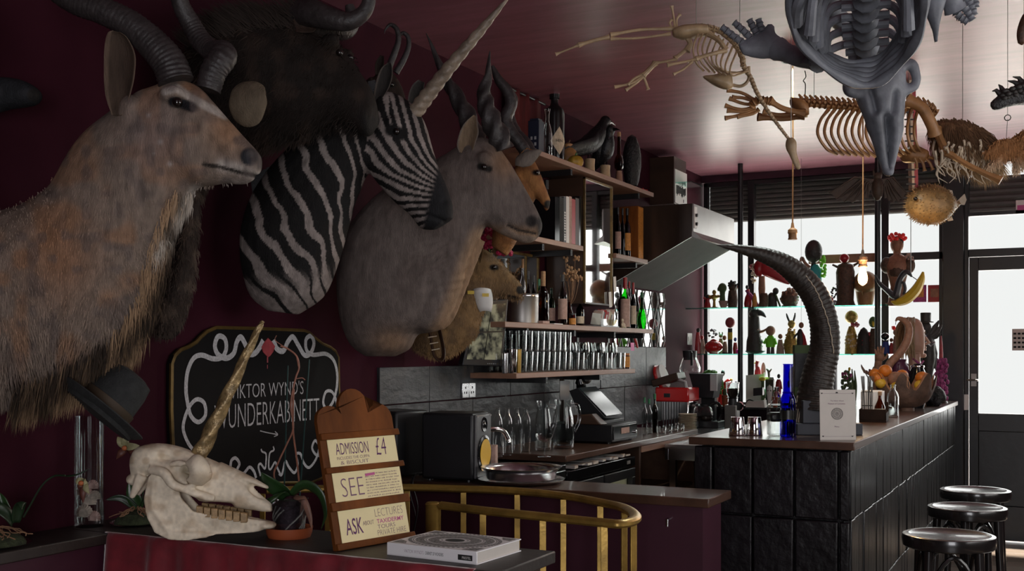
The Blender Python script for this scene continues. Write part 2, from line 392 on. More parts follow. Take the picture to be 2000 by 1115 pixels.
# carcass right of the fridge
t = thing('open_cupboard', 'open dark cupboard with a pale edge right of the fridge', 'cupboard', (-2.7, 7.05, 0))
bb(XL+.02, cx-.01, 6.50, 6.53, 0, cz-.036).build('side', 'dark_wood', t); bb(XL+.02, cx-.01, 7.60, 7.63, 0, cz-.036).build('side', 'shelf_wood', t)
bb(XL+.02, cx-.02, 6.53, 7.60, .56, .585).build('shelf', 'shelf_wood', t); bb(XL+.02, XL+.035, 6.53, 7.60, 0, cz-.036).build('back', 'black_paint', t)
bb(cx-.03, cx-.005, 6.53, 7.60, cz-.075, cz-.036).build('rail', 'shelf_wood', t)
# papers stuffed between worktop and fridge
random.seed(5)
for k in range(9):
    y0 = 5.5+k*.1; z0 = .862+random.uniform(0, .012)
    q = Matrix.Translation((cx-.14, y0+.05, z0)) @ Matrix.Rotation(random.uniform(-.2, .2), 4, 'Z') @ Matrix.Rotation(random.uniform(-.06, .06), 4, 'Y')
    tag(MB().box(-.1, .12, -.03, .03, 0, .006+random.random()*.012, q).build('folded_paper', random.choice(['paper', 'white', 'grey_plastic', 'paper'])), '%s paper from the left in the row stuffed above the black fridge' % ORD[k], 'paper', 'papers stuffed above the fridge')
# steel table by the window
t = thing('steel_table', 'low stainless steel drainer table behind the bar by the window', 'table', (-2.1, 8, 0))
MB().box(-2.405, -1.62, 6.9, 7.7, .87, .90).box(XL+.022, -1.62, 7.7, 9.13, .87, .90).build('top', 'steel', t, bev=.003)
bb(-2.40, -2.38, 6.9, 7.7, .80, .87).build('apron', 'steel', t); bb(-2.39, -1.63, 6.905, 6.92, .80, .87).build('apron', 'steel', t)
for x, y in ((-2.38, 6.93), (-1.68, 6.93), (-1.68, 9.07), (-2.9, 9.07)): bb(x, x+.04, y, y+.04, 0, .87).build('leg', 'steel', t)
# slate tiles -----------------------------------------------------
wl = bpy.data.objects['wall_left']
ty = 4.46; k = 0
while ty < 8.5:
    for z0, z1 in ((.95, 1.24), (1.245, 1.535)):
        if ty < 5.3 and z0 > 1: z1 = 1.425
        j = random.uniform(0, .004)
        bb(XL, XL+.014+j, ty+.002, ty+.458, z0, z1).build('slate_tile', 'slate_pale' if ty < 5.3 else 'slate', wl, bev=.002)  # paler slate copy paints the nearer tiles as lit
    ty += .46
# ------------------------------------------------------------------ wall shelves
sf = -2.70
def shelf(name, label, y0, y1, z, x1=sf, th=.03, br=()):
    t = thing(name, label, 'shelf', (-2.85, (y0+y1)/2, z))
    bb(XL, x1, y0, y1, z, z+th).build('board', 'shelf_wood', t, bev=.003)
    for y in br:
        b = MB(); b.box(XL, XL+.006, y-.015, y+.015, z-.17, z); b.box(XL, x1-.03, y-.012, y+.012, z-.035, z); b.build('bracket', 'black_paint', t)
        bb(x1-.034, x1-.03, y-.006, y+.006, z-.03, z-.008).build('bracket_end', 'pale_grey', t)
    return t
shelf('wall_shelf', 'wooden wall shelf crowded with spirit bottles above the glassware', 5.22, 7.52, 1.63, br=(5.55, 6.2, 6.85, 7.4))
shelf('wall_shelf', 'lowest wooden wall shelf full of drinking glasses', 5.35, 7.15, 1.355, br=(5.8, 6.6))
shelf('wall_shelf', 'short wooden wall shelf holding books beside the mirror cabinet', 5.35, 6.26, 2.115, br=(5.75, 6.15))
shelf('wall_shelf', 'short wooden wall shelf with wine bottles next to the hood', 6.80, 7.40, 2.115, br=(7.25,))
shelf('wall_shelf', 'topmost wooden wall shelf carrying crows and big black bottles', 5.5, 7.52, 2.60, br=(6.15, 7.3))
# mirror column
t = thing('mirror_cabinet', 'tall narrow framed mirror standing between the wall shelves', 'mirror', (-2.85, 6.5, 1.80))
XM = sf-.03; my0, my1 = 6.335, 6.795; mz0, mz1 = 1.80, 2.58
bb(XL+.016, XM-.006, my0, my1, mz0, mz1).build('case', 'dark_wood', t)
bb(XM-.006, XM, my0+.012, my1-.008, mz0+.01, mz1-.01).build('mirror_glass', 'mirror', t)
for q in ((my0, my0+.014, mz0, mz1), (my1-.01, my1, mz0, mz1), (my0, my1, mz1-.012, mz1)): bb(XM-.004, XM+.008, q[0], q[1], q[2], q[3]).build('frame', 'gold_paint', t)
t = thing('back_mirror', 'dim mirror panel on the wall behind the spirit bottles', 'mirror', (-2.95, 5.9, 1.66))
bb(XL, XL+.008, 5.62, 6.22, 1.67, 2.08).build('mirror_glass', 'mirror', t); 
for q in ((5.60, 5.62), (6.05, 6.06), (6.22, 6.235)): bb(XL, XL+.014, q[0], q[1], 1.67, 2.09).build('frame', 'gold_paint', t)
bb(XL, XL+.014, 5.60, 6.235, 2.08, 2.095).build('frame', 'gold_paint', t)
bb(XL, XL+.05, 5.40, 5.47, 1.67, 2.09).build('side_post', 'dark_wood', t)
# diamond leaded mirror under the hood
t = thing('leaded_mirror', 'mirror panel with diamond leaded lattice below the cooker hood', 'mirror', (-2.98, 8.0, 1.53))
dy0, dy1, dz0, dz1 = 7.5, 8.60, 1.54, 1.97
bb(XL, XL+.006, dy0, dy1, dz0, dz1).build('mirror_glass', 'mirror', t)
ld = MB(); st = .16; hh = dz1-dz0; sl = 1.9
n = 0; y = dy0-hh/sl
while y < dy1:
    for sgn in (1, -1):
        a = (y, dz0) if sgn > 0 else (y, dz1); b2 = (y+hh/sl, dz1) if sgn > 0 else (y+hh/sl, dz0)
        P = []
        for tt in range(21):
            yy = a[0]+(b2[0]-a[0])*tt/20
            if dy0 <= yy <= dy1: P.append((XL+.008, yy, a[1]+(b2[1]-a[1])*tt/20))
        if len(P) > 1: MB().tube(P, .004, 6).build('lead', 'steel_dull', t)
    y += st
# ------------------------------------------------------------------ cooker hood
hy0, hy1, hx1 = 7.46, 8.48, -2.40
mat('hood_under', (.065, .06, .056), .75, 0, var=.2, scale=3, spec=.12)
t = thing('cooker_hood', 'big steel extractor hood jutting from the wall', 'hood', (-2.7, 8, 2))
zb, zf, zt = 1.985, 2.30, 2.53
MB().hexa([(XL, hy0, zb), (hx1, hy0, zf), (hx1, hy0+.012, zf), (XL, hy0+.012, zb), (XL, hy0, zt), (hx1, hy0, zt), (hx1, hy0+.012, zt), (XL, hy0+.012, zt)]).build('side_panel', 'hood_reflection', t)
MB().hexa([(XL, hy1-.012, zb), (hx1, hy1-.012, zf), (hx1, hy1, zf), (XL, hy1, zb), (XL, hy1-.012, zt), (hx1, hy1-.012, zt), (hx1, hy1, zt), (XL, hy1, zt)]).build('side_panel', 'hood_reflection', t)
bb(hx1, hx1+.012, hy0, hy1, zf+.03, zt).build('front_panel', 'steel_dull', t, bev=.003)
bb(XL, hx1, hy0+.012, hy1-.012, zt-.012, zt).build('top_panel', 'steel_dull', t)
MB().hexa([(XL, hy0+.012, zb), (hx1, hy0+.012, zf), (hx1, hy1-.012, zf), (XL, hy1-.012, zb), (XL, hy0+.012, zb+.01), (hx1, hy0+.012, zf+.01), (hx1, hy1-.012, zf+.01), (XL, hy1-.012, zb+.01)]).build('underside', 'hood_under', t)
MB().hexa([(hx1, hy0, zf-.004), (hx1+.075, hy0, zf-.02), (hx1+.075, hy1, zf-.02), (hx1, hy1, zf-.004), (hx1, hy0, zf+.035), (hx1+.012, hy0, zf+.035), (hx1+.012, hy1, zf+.035), (hx1, hy1, zf+.035)]).build('lip', 'steel_dull', t)
bb(hx1+.012, hx1+.016, hy0+.01, hy0+.07, zf+.06, zt-.02).build('control_plate', 'white', t)
for z in (zf+.09, zf+.15): MB().lathe([(.012, 0), (.012, .014), (.002, .016)], 10, M=Matrix.Rotation(PI/2, 3, 'Y'), o=(hx1+.016, hy0+.04, z)).build('knob', 'black_plastic', t)
# wall box above the hood
p = onx(1315, 360, -2.85); t = thing('wall_box', 'brown box on the wall above the hood with white lettered front', 'box', (-2.9, p.y, p.z-.15))
by_ = p.y-.13
bb(XL, -2.80, by_, by_+.30, p.z-.17, p.z+.20).build('case', 'dark_wood', t, bev=.004)
bb(-2.80, -2.792, by_+.008, by_+.295, p.z-.16, p.z+.10).build('front', 'white', t)
sc = MB(); random.seed(11)
for k in range(14): sc.box(-2.792, -2.790, by_+.03+k*.017, by_+.04+k*.017, p.z-.075-random.random()*.03, p.z-.03+random.random()*.02)
sc.box(-2.792, -2.790, by_+.03, by_+.26, p.z-.053, p.z-.047); sc.box(-2.792, -2.79, by_+.2, by_+.212, p.z-.14, p.z-.115)
sc.build('lettering', 'ink_black', t)
bb(-2.792, -2.66, by_+.01, by_+.29, p.z-.012, p.z-.004).build('glass_ledge', 'green_edge_glass', t)
# ------------------------------------------------------------------ taxidermy
mat('hide', (.3, .25, .2), .75, attr=True, var=.36, scale=44, bump=.5, bscale=300, spec=.25, stretch=(1, 1, .22))
mat('fur', (.3, .25, .2), .8, attr=True, spec=.2)
mat('horn', (.036, .030, .030), .5, var=.4, scale=30, bump=.35, bscale=60)
mat('horn_tan', (.15, .10, .065), .5, var=.4, scale=30, bump=.3, bscale=60)
mat('unicorn', (.25, .195, .145), .45, var=.45, scale=22, stretch=(1, 1, 1), bump=.3, bscale=70)
mat('eye_black', (.008, .006, .005), .06, coat=.5)
mat('nose_black', (.02, .021, .024), .4, var=.3, scale=60, bump=.3, bscale=200)
mat('plaque_dark', (.012, .009, .008), .4)
def sst(a, b, x): t = np.clip((x-a)/(b-a), 0, 1); return t*t*(3-2*t)
def inv(fr, P):
    d = P - np.array(fr.o); e = P - np.array(EY); z = e @ np.array(FW)
    return 1000+F*(e @ np.array(RT))/z, HZ-F*e[:, 2]/z, -(d @ np.array(fr.f))
def lerp(a, b, t): return a*(1-t[:, None]) + np.array(b)[None]*t[:, None]
def seg_dist(x, y, pts):
    d = np.full(x.shape, 1e9)
    for (x0, y0), (x1, y1) in zip(pts[:-1], pts[1:]):
        dx, dy = x1-x0, y1-y0; t = np.clip(((x-x0)*dx+(y-y0)*dy)/(dx*dx+dy*dy+1e-9), 0, 1)
        d = np.minimum(d, np.hypot(x-x0-t*dx, y-y0-t*dy))
    return d
def vn(x, y, s, seed=0):
    """cheap smooth value noise"""
    r = np.random.RandomState(seed).rand(64, 64); u = x/s; v = y/s
    i = np.floor(u).astype(int); j = np.floor(v).astype(int); a = u-i; b = v-j; a = a*a*(3-2*a); b = b*b*(3-2*b)
    g = lambda p, q: r[p % 64, q % 64]
    return (g(i, j)*(1-a)+g(i+1, j)*a)*(1-b) + (g(i, j+1)*(1-a)+g(i+1, j+1)*a)*b
def hull(mb, fr, secs, n=22, sub=3, e=.9):
    rings = []
    for xa_, ya_, xb_, yb_, w in smooth_path(secs, sub):
        t = fr(xa_, ya_); b = fr(xb_, yb_); c = (t+b)/2; h = (t-b)/2; ring = []
        for k in range(n):
            q = 2*PI*k/n; cs, sn = math.cos(q), math.sin(q)
            ring.append(c + h*math.copysign(abs(cs)**e, cs) - fr.f*(w*math.copysign(abs(sn)**e, sn)))
        rings.append(ring)
    mb.loft(rings)
def set_col(me, cols):
    a = me.attributes.new('Col', 'FLOAT_COLOR', 'POINT')
    c = np.ones((len(me.vertices), 4), np.float32); c[:, :3] = np.clip(cols, 0, 1); a.data.foreach_set('color', c.ravel())
def coords(me):
    P = np.empty(len(me.vertices)*3, np.float32); me.vertices.foreach_get('co', P); return P.reshape(-1, 3).astype(float)
def organic(mb, name, mt, parent, colfn=None, voxel=.008, it=6, deform=None):
    me = mb.mesh('tmp'); o = bpy.data.objects.new('tmp', me); COL.objects.link(o)
    r = o.modifiers.new('r', 'REMESH'); r.mode = 'VOXEL'; r.voxel_size = voxel
    s = o.modifiers.new('s', 'SMOOTH'); s.iterations = it; s.factor = .5
    dg = bpy.context.evaluated_depsgraph_get(); me2 = bpy.data.meshes.new_from_object(o.evaluated_get(dg))
    bpy.data.objects.remove(o); bpy.data.meshes.remove(me)
    P = coords(me2)
    if deform is not None:
        Nn = np.empty(len(me2.vertices)*3, np.float32); me2.vertices.foreach_get('normal', Nn)
        P = P + Nn.reshape(-1, 3)*deform(P)[:, None]
    if colfn is not None: set_col(me2, colfn(P))
    P[:, 0] = np.maximum(P[:, 0], XL+.003)
    off = np.array(ORG.get(root_of(parent).name, V((0, 0, 0)))) if parent else np.zeros(3)
    me2.vertices.foreach_set('co', (P-off).astype(np.float32).ravel()); me2.update()
    return link(name, me2, mt, parent, True, ang=180)
def fur(src, name, parent, n, mask, length, dirv, colfn, width=.0016, lift=.25, jit=.25, seed=1, mt='fur'):
    """strands grown on a mesh object (its vertices are relative to the thing's origin)"""
    rs = np.random.RandomState(seed); me = src.data; off = np.array(ORG[root_of(parent).name])
    P = coords(me)+off; Nn = np.empty(len(P)*3, np.float32); me.vertices.foreach_get('normal', Nn); Nn = Nn.reshape(-1, 3)
    wgt = mask(P); idx = np.nonzero(wgt > 0)[0]
    if len(idx) == 0: return
    pr = wgt[idx]/wgt[idx].sum(); pk = rs.choice(idx, n, p=pr)
    p = P[pk] + rs.normal(0, .004, (n, 3)); nr = Nn[pk]
    L = (length(p) if callable(length) else np.full(n, length))*rs.uniform(.6, 1.25, n)
    d0 = dirv(p) if callable(dirv) else np.tile(np.array(dirv, float), (n, 1))
    d = d0 + nr*lift + rs.normal(0, jit, (n, 3)); d /= np.linalg.norm(d, axis=1)[:, None]
    d2 = d0 + nr*lift*.2 + rs.normal(0, jit*.5, (n, 3)); d2 /= np.linalg.norm(d2, axis=1)[:, None]
    vw = p-np.array((0, 0, 1.5)); sd = np.cross(d, vw); sd /= np.linalg.norm(sd, axis=1)[:, None]+1e-9; sd *= width
    m_ = p + d*(L*.5)[:, None]; e_ = m_ + d2*(L*.5)[:, None]
    vs = np.stack([p-sd, p+sd, m_-sd*.8, m_+sd*.8, e_], 1).reshape(-1, 3) - off
    b = np.arange(n)*5
    q = np.stack([b, b+1, b+3, b+2], 1).tolist(); t = np.stack([b+2, b+3, b+4], 1).tolist()
    m2 = bpy.data.meshes.new(name); m2.from_pydata(vs.tolist(), [], q+t); m2.update()
    c = colfn(p)*rs.uniform(.65, 1.3, n)[:, None]; set_col(m2, np.repeat(c, 5, 0))
    o = link(name, m2, mt, parent, True, ang=180); o['kind'] = 'stuff'; return o
def ear(fr, rows, w0, cup, name, parent, col_in, col_out, th=.006, sgn=1):
    """cupped leaf: rows of (xl,yl,xr,yr) from base to tip"""
    rows = smooth_path(rows, 4); nc = 8; mb = MB(); A = []
    for xl, yl, xr, yr in rows:
        wd = math.hypot(xr-xl, yr-yl)*fr.k
        A.append([fr(xl+(xr-xl)*k/nc, yl+(yr-yl)*k/nc, w0 - sgn*cup*math.sin(PI*k/nc)*wd) for k in range(nc+1)])
    B = [[p + fr.f*(th*sgn*(.2+.8*math.sin(PI*max(.05, k/nc)))) for k, p in enumerate(r)] for r in A]
    n1 = nc+1; m = len(A); vs = [p for r in A for p in r] + [p for r in B for p in r]; o = n1*m; fs = []
    for i in range(m-1):
        for k in range(nc):
            a = i*n1+k; fs += [(a, a+1, a+n1+1, a+n1), (o+a, o+a+n1, o+a+n1+1, o+a+1)]
    for i in range(m-1):
        a = i*n1; b = a+nc; fs += [(a, a+n1, o+a+n1, o+a), (b, o+b, o+b+n1, b+n1)]
    for k in range(nc):
        a = k; b = (m-1)*n1+k; fs += [(a, o+a, o+a+1, a+1), (b, b+1, o+b+1, o+b)]
    mb.add(vs, fs); e_ = mb.build(name, 'hide', parent, ang=180)
    c = np.array([col_in]*o + [col_out]*o, float)
    for i in range(m):
        for k in (0, nc): c[i*n1+k] = np.array(col_out)*1.15
    set_col(e_.data, c); return e_
def horn(fr, path, name, mt, parent, ring=0., rp=14, n=14, sub=8, twist=0., flat=1.):
    """path of (x, y, w, radius px); ring: ridge depth; twist: spiral flute turns"""
    P = smooth_path(path, sub); m = len(P); pts = []; rad = []
    s = 0; last = None
    for x, y, w, r in P:
        q = fr(x, y, w)
        if last is not None: s += (q-last).length
        last = q; pts.append(q); rad.append(max(r*fr.k, .0008)*(1+ring*math.sin(s*rp*10)))
    mb = MB()
    if not twist: mb.tube(pts, rad, n, flat=flat)
    else:
        rings = []; u = V((0, 0, 1)); s = 0
        for i in range(m):
            t = (pts[min(i+1, m-1)]-pts[max(i-1, 0)]).normalized(); u = (u-t*u.dot(t)).normalized(); w = t.cross(u); ph = twist*2*PI*i/m; ring_ = []
            for k in range(n):
                a = 2*PI*k/n; rr = rad[i]*(1+(.16 if twist < 3 else .08)*math.cos(3*(a-ph)))
                ring_.append(pts[i]+u*(math.cos(a)*rr)+w*(math.sin(a)*rr))
            rings.append(ring_)
        mb.loft(rings)
    return mb.build(name, mt, parent, ang=60)
def eye(fr, x, y, w, r, parent): return MB().ell(C(x, y, depth(fr(x, y, w))), r, 12, 8).build('eye', 'eye_black', parent)
def arr(*c): return np.array(c, float)

# ---- greater kudu, nearest the camera ----------------------------
fr = Fr(400, 260, 3.3, -.12)
t = thing('kudu_head', 'huge grey-brown kudu head with shaggy throat mane at far left', 'mounted head', fr(-40, 760))
mb = MB()
hull(mb, fr, [(-150, 470, -70, 800, .22), (-60, 420, 40, 770, .225), (20, 400, 130, 742, .205), (66, 380, 228, 680, .185), (98, 352, 288, 570, .16), (122, 306, 322, 470, .135), (152, 262, 347, 405, .115), (188, 230, 374, 374, .10), (225, 203, 392, 364, .092), (262, 183, 402, 362, .088)])
hull(mb, fr, [(215, 215, 330, 350, .07), (262, 180, 372, 362, .088), (315, 160, 398, 364, .09), (352, 154, 418, 362, .088), (388, 170, 436, 360, .076), (425, 210, 454, 361, .06), (458, 246, 472, 362, .052), (482, 272, 488, 358, .047), (500, 292, 501, 348, .042), (510, 305, 508, 337, .03)])
for sg in (1, -1):
    mb.ell(fr(266, 222, sg*.062), (.036, .026, .05)); mb.ell(fr(352, 196, sg*.07), (.045, .035, .03)); mb.ell(fr(488, 312, sg*.03), (.026, .02, .028))
STREAK = [(342, 452), (330, 500), (292, 588), (236, 655), (160, 700), (90, 732), (30, 750)]
def col(P):
    x, y, w = inv(fr, P); c = np.tile(arr(.215, .165, .132), (len(P), 1))
    n1 = vn(x, y, 42, 1); n2 = vn(x, y, 13, 2)
    c = lerp(c, (.30, .155, .08), sst(.5, .8, n1)*.55)
    c = lerp(c, (.34, .145, .055), np.exp(-(((x-115)/70)**2+((y-500)/80)**2))*.55)
    c = lerp(c, (.26, .20, .185), np.exp(-(((x-300)/60)**2+((y-270)/70)**2))*.6)
    c = lerp(c, (.33, .19, .11), np.exp(-(((x-445)/40)**2+((y-255)/40)**2))*.9)
    c = lerp(c, (.30, .16, .09), np.exp(-(((x-385)/30)**2+((y-175)/18)**2))*.9)
    c = lerp(c, (.55, .50, .45), (1-sst(4, 11, seg_dist(x, y, [(322, 178), (345, 172), (372, 190), (400, 206), (440, 226)])))*.8)
    c = lerp(c, (.012, .012, .015), 1-sst(7, 14, seg_dist(x, y, [(338, 199), (352, 201), (366, 206), (374, 209)])))
    c = lerp(c, (.58, .53, .48), np.exp(-((seg_dist(x, y, [(432, 322), (470, 330), (505, 344)])/11)**2))*.75)
    c = lerp(c, (.52, .47, .43), sst(340, 362, y)*sst(420, 450, x)*.6)
    c = lerp(c, (.02, .015, .012), 1-sst(2.2, 5.5, seg_dist(x, y, [(398, 321), (430, 326), (455, 333), (480, 340), (505, 345)])))
    c = lerp(c, (.022, .023, .028), 1-sst(15, 21, np.hypot(x-487, (y-306)*1.0)))
    c = lerp(c, (.07, .06, .058), sst(500, 506, x)*sst(338, 326, y)*.8)
    for a_, b_, r_ in ((313, 277, 5), (332, 320, 5), (300, 300, 3), (290, 225, 4)): c = lerp(c, (.50, .45, .42), np.exp(-(np.hypot(x-a_, y-b_)/r_)**2)*.7)
    c = lerp(c, (.12, .095, .088), sst(.52, .78, vn(x, y, 21, 31))*.55)
    c = lerp(c, (.02, .014, .010), sst(0, 26, -seg_dist(x, y, [(345, 440), (300, 575), (250, 665)])+26)*.5)
    c = lerp(c, (.42, .38, .34), (1-sst(8, 22, seg_dist(x, y, [(384, 375), (352, 420)])))*.7)
    c = lerp(c, (.018, .012, .009), np.exp(-(seg_dist(x, y, STREAK)/13)**2)*.92)
    return c*(.86+.28*n2)[:, None]
def deform(P):
    x, y, w = inv(fr, P); return -.006*np.exp(-(seg_dist(x, y, [(428, 323), (470, 336), (503, 345)])/5)**2) - .010*np.exp(-((x-492)**2+(y-306)**2)/50) + .008*np.exp(-(seg_dist(x, y, [(372, 222), (400, 245), (445, 285)])/11)**2) - .007*np.exp(-(seg_dist(x, y, [(395, 275), (440, 310)])/12)**2) + .008*np.exp(-(seg_dist(x, y, [(318, 235), (345, 300), (385, 345)])/14)**2) - .008*np.exp(-(np.hypot(x-350, y-201)/12)**2) + .004*(vn(x, y, 30, 5)-.5)
kb = organic(mb, 'body', 'hide', t, col, .0060, 7, deform)
def ldir(P):
    x, y, w = inv(fr, P); d = np.outer(np.ones(len(P)), np.array((0, 0, -1.0))) + np.outer(.25*np.sin(x*.03), np.array(fr.r)); return d
fringe = [(376, 378), (345, 425), (318, 500), (300, 570), (268, 640), (225, 690), (150, 735), (60, 765)]
def fmask(P):
    x, y, w = inv(fr, P); return sst(330, 420, y)*(x > -40)*(.35+.65*sst(420, 520, y))
fur(kb, 'coat', t, 22000, fmask, lambda p: .013+.022*sst(520, 720, inv(fr, p)[1]), ldir, lambda p: col(p)*1.1, .0009, .10, .16)
def mmask(P):
    x, y, w = inv(fr, P); return (seg_dist(x, y, fringe) < 32)*(y > 372)*(x < 374)
def mcol(P):
    x, y, w = inv(fr, P); c = lerp(np.tile(arr(.33, .215, .125), (len(P), 1)), (.018, .012, .009), np.exp(-(seg_dist(x, y, STREAK)/15)**2)*.95); c = lerp(c, (.02, .014, .01), (vn(x*1.3, y*.4, 22, 12) > .68)*.8); c = lerp(c, (.50, .45, .39), np.exp(-(seg_dist(x, y, [(378, 380), (352, 420)])/16)**2)); return lerp(c, (.45, .40, .34), np.exp(-(seg_dist(x, y, [(322, 455), (306, 490)])/10)**2))
    d = vn(x+y*.5, y*.6, 46, 9); e = seg_dist(x, y, [(q[0]+6, q[1]+6) for q in fringe]); c = lerp(np.tile(arr(.30, .20, .125), (len(P), 1)), (.022, .015, .011), sst(.36, .52, d)*sst(34, 16, e)*.92)
    c = lerp(c, (.48, .42, .36), sst(460, 420, y)*.8); return c
fur(kb, 'throat_mane', t, 5200, mmask, lambda p: .055+.05*sst(480, 680, inv(fr, p)[1]), lambda P: np.tile(np.array((0, 0, -1.0))-.22*np.array(fr.r), (len(P), 1)), mcol, .0014, .35, .16, 4)
ear(fr, [(238, 232, 258, 234), (228, 205, 268, 212), (223, 178, 277, 188), (222, 130, 284, 155), (224, 95, 285, 118), (230, 74, 270, 86), (240, 70, 254, 73)], .085, .30, 'ear', t, (.075, .05, .036), (.20, .14, .10))
ear(fr, [(430, 185, 434, 212), (437, 164, 444, 228), (455, 151, 466, 240), (482, 149, 492, 232), (500, 158, 506, 200), (505, 170, 507, 186)], -.075, -.22, 'ear', t, (.13, .10, .068), (.13, .10, .068))
horn(fr, [(352, 165, .035, 34), (338, 128, .035, 33), (306, 90, .04, 31), (262, 52, .05, 28), (210, 26, .06, 26), (158, 8, .06, 24), (112, -22, .05, 22), (90, -60, .04, 20), (85, -110, 0, 17)], 'horn', 'horn', t, .035, 45, 16, 16)
horn(fr, [(396, 170, -.04, 24), (406, 132, -.045, 26), (420, 104, -.06, 27), (412, 88, -.09, 25), (380, 76, -.13, 22), (350, 48, -.15, 21), (330, 15, -.15, 20), (314, -30, -.12, 17), (318, -90, -.1, 13)], 'horn', 'horn', t, .035, 45, 16, 14)
eye(fr, 346, 200, .090, .016, t); eye(fr, 368, 195, -.085, .013, t)

# ---- zebra dressed as a unicorn -----------------------------------
fr2 = Fr(680, 350, 4.3, -.10)
t = thing('zebra_head', 'striped zebra head with a long twisted horn on its brow', 'mounted head', fr2(545, 612))
mb = MB()
hull(mb, fr2, [(520, 606, 580, 614, .05), (488, 578, 628, 580, .12), (472, 525, 652, 530, .155), (468, 465, 674, 460, .165), (482, 400, 690, 402, .15), (512, 345, 702, 374, .13), (560, 290, 712, 350, .115), (620, 240, 722, 338, .1), (682, 205, 742, 345, .092), (735, 182, 770, 372, .09)])
hull(mb, fr2, [(700, 215, 716, 330, .06), (750, 180, 733, 352, .092), (800, 200, 752, 375, .096), (830, 240, 774, 398, .085), (846, 293, 796, 416, .07), (861, 338, 808, 429, .062), (876, 373, 816, 440, .064), (885, 404, 826, 449, .062), (886, 428, 848, 451, .036)])
for sg in (1, -1): mb.ell(fr2(775, 250, sg*.075), (.04, .03, .03))
def col2(P):
    x, y, w = inv(fr2, P); wob = (vn(x, y, 30, 3)-.5)*16
    front = np.interp(y, [340, 372, 402, 460, 530, 580], [722, 702, 690, 672, 652, 628])
    th = .44+.34*sst(400, 600, y); ph = (x-600)*np.cos(th)-(y-450)*np.sin(th) + wob; e = sst(52, 12, front-x); ph = ph + e*34*(1-(front-x)/52)*1.3
    sn = np.sin(ph*2*PI/43.0)
    neck = np.where(sn > .62-.5*sst(420, 560, y), 1.0, 0.0)
    neck = np.maximum(neck, sst(520, 590, y+ (x-560)*.15 + wob*1.3)*(sn > -.82))
    ang = np.arctan2(y-372, 905-x); rr = np.hypot(y-372, 905-x)
    fp = ang*1.0*7.2 + rr*.020 + wob*.03
    face = np.where(np.sin(fp*2*PI/1.0) > .0, 1.0, 0.0)
    brow = np.where(np.sin((x*.75+y*-.2)*2*PI/13) > .1, 1.0, 0.0)
    face = np.where((y < 262) & (x > 760) | ((x-800)*.75-(y-245)*.42 > 14), brow, face)
    isf = ((x > 712) & (x+y*.35 > 815)).astype(float)
    k = np.where(isf > .5, face, neck)
    c = lerp(np.tile(arr(.010, .009, .009), (len(P), 1)), (.30, .255, .235), k)
    c = lerp(c, (.013, .013, .015), sst(834, 846, x+.25*(y-385)))
    c = lerp(c, (.008, .007, .007), 1-sst(9, 15, seg_dist(x, y, [(764, 254), (784, 262)])))
    c = lerp(c, (.30, .15, .08), np.exp(-(((x-905)/60)**2+((y-330)/16)**2))*0)
    return c*(.8+.35*vn(x, y, 7, 4))[:, None]
def def2(P):
    x, y, w = inv(fr2, P); return -.008*np.exp(-(seg_dist(x, y, [(812, 400), (835, 420), (866, 432)])/4)**2) - .007*np.exp(-((x-868)**2+(y-392)**2)/50)
zb_ = organic(mb, 'body', 'hide', t, col2, .0062, 5, def2)
ear(fr2, [(738, 208, 756, 200), (740, 185, 768, 182), (746, 160, 774, 165), (754, 143, 775, 146), (766, 134, 772, 134)], .07, .3, 'ear', t, (.03, .026, .024), (.16, .13, .11))
ear(fr2, [(790, 205, 806, 208), (792, 180, 815, 190), (800, 160, 822, 172), (812, 150, 824, 156)], -.07, .3, 'ear', t, (.03, .026, .024), (.10, .09, .08))
mn = MB()
for k in range(30):
    q = k/29; x = 500+235*q; y = 372-182*q+18*math.sin(PI*q); mn.add(*[[fr2(x-9, y+6, .012), fr2(x+9, y+2, -.012), fr2(x-16, y-30, .0), fr2(x-2, y-33, 0)], [(0, 1, 3, 2)]])
mn.build('mane', 'nose_black', t)
horn(fr2, [(812, 226, .02, 15.5), (850, 184, .05, 14), (900, 132, .09, 11.5), (955, 76, .12, 8), (1006, 24, .15, 1.5)], 'horn', 'unicorn', t, 0, 14, 18, 22, twist=4.2)
eye(fr2, 774, 257, .094, .014, t); eye(fr2, 800, 250, -.09, .014, t)

# ---- eland ---------------------------------------------------------
fr3 = Fr(900, 400, 4.78, -.10)
t = thing('eland_head', 'smooth grey eland head with heavy dewlap and tall spiral horns', 'mounted head', fr3(735, 692))
mb = MB()
hull(mb, fr3, [(712, 696, 770, 696, .06), (682, 672, 798, 682, .12), (664, 625, 818, 655, .16), (656, 565, 868, 640, .18), (658, 508, 896, 590, .185), (674, 450, 915, 530, .175), (712, 400, 932, 482, .16), (762, 358, 945, 450, .138), (812, 330, 952, 442, .122), (852, 310, 962, 442, .112), (895, 288, 972, 446, .104)])
hull(mb, fr3, [(850, 315, 935, 430, .08), (896, 284, 958, 446, .104), (932, 268, 976, 457, .1), (962, 276, 991, 464, .094), (990, 310, 1004, 470, .08), (1012, 346, 1016, 474, .068), (1032, 381, 1028, 477, .062), (1048, 411, 1040, 474, .058), (1057, 432, 1049, 466, .046), (1059, 443, 1055, 458, .02)])
for sg in (1, -1): mb.ell(fr3(950, 318, sg*.085), (.045, .03, .032)); mb.ell(fr3(1040, 430, sg*.036), (.03, .02, .028))
hull(mb, fr3, [(925, 470, 950, 470, .012), (905, 545, 918, 548, .014), (880, 610, 888, 622, .014), (850, 640, 866, 645, .012)], 10)
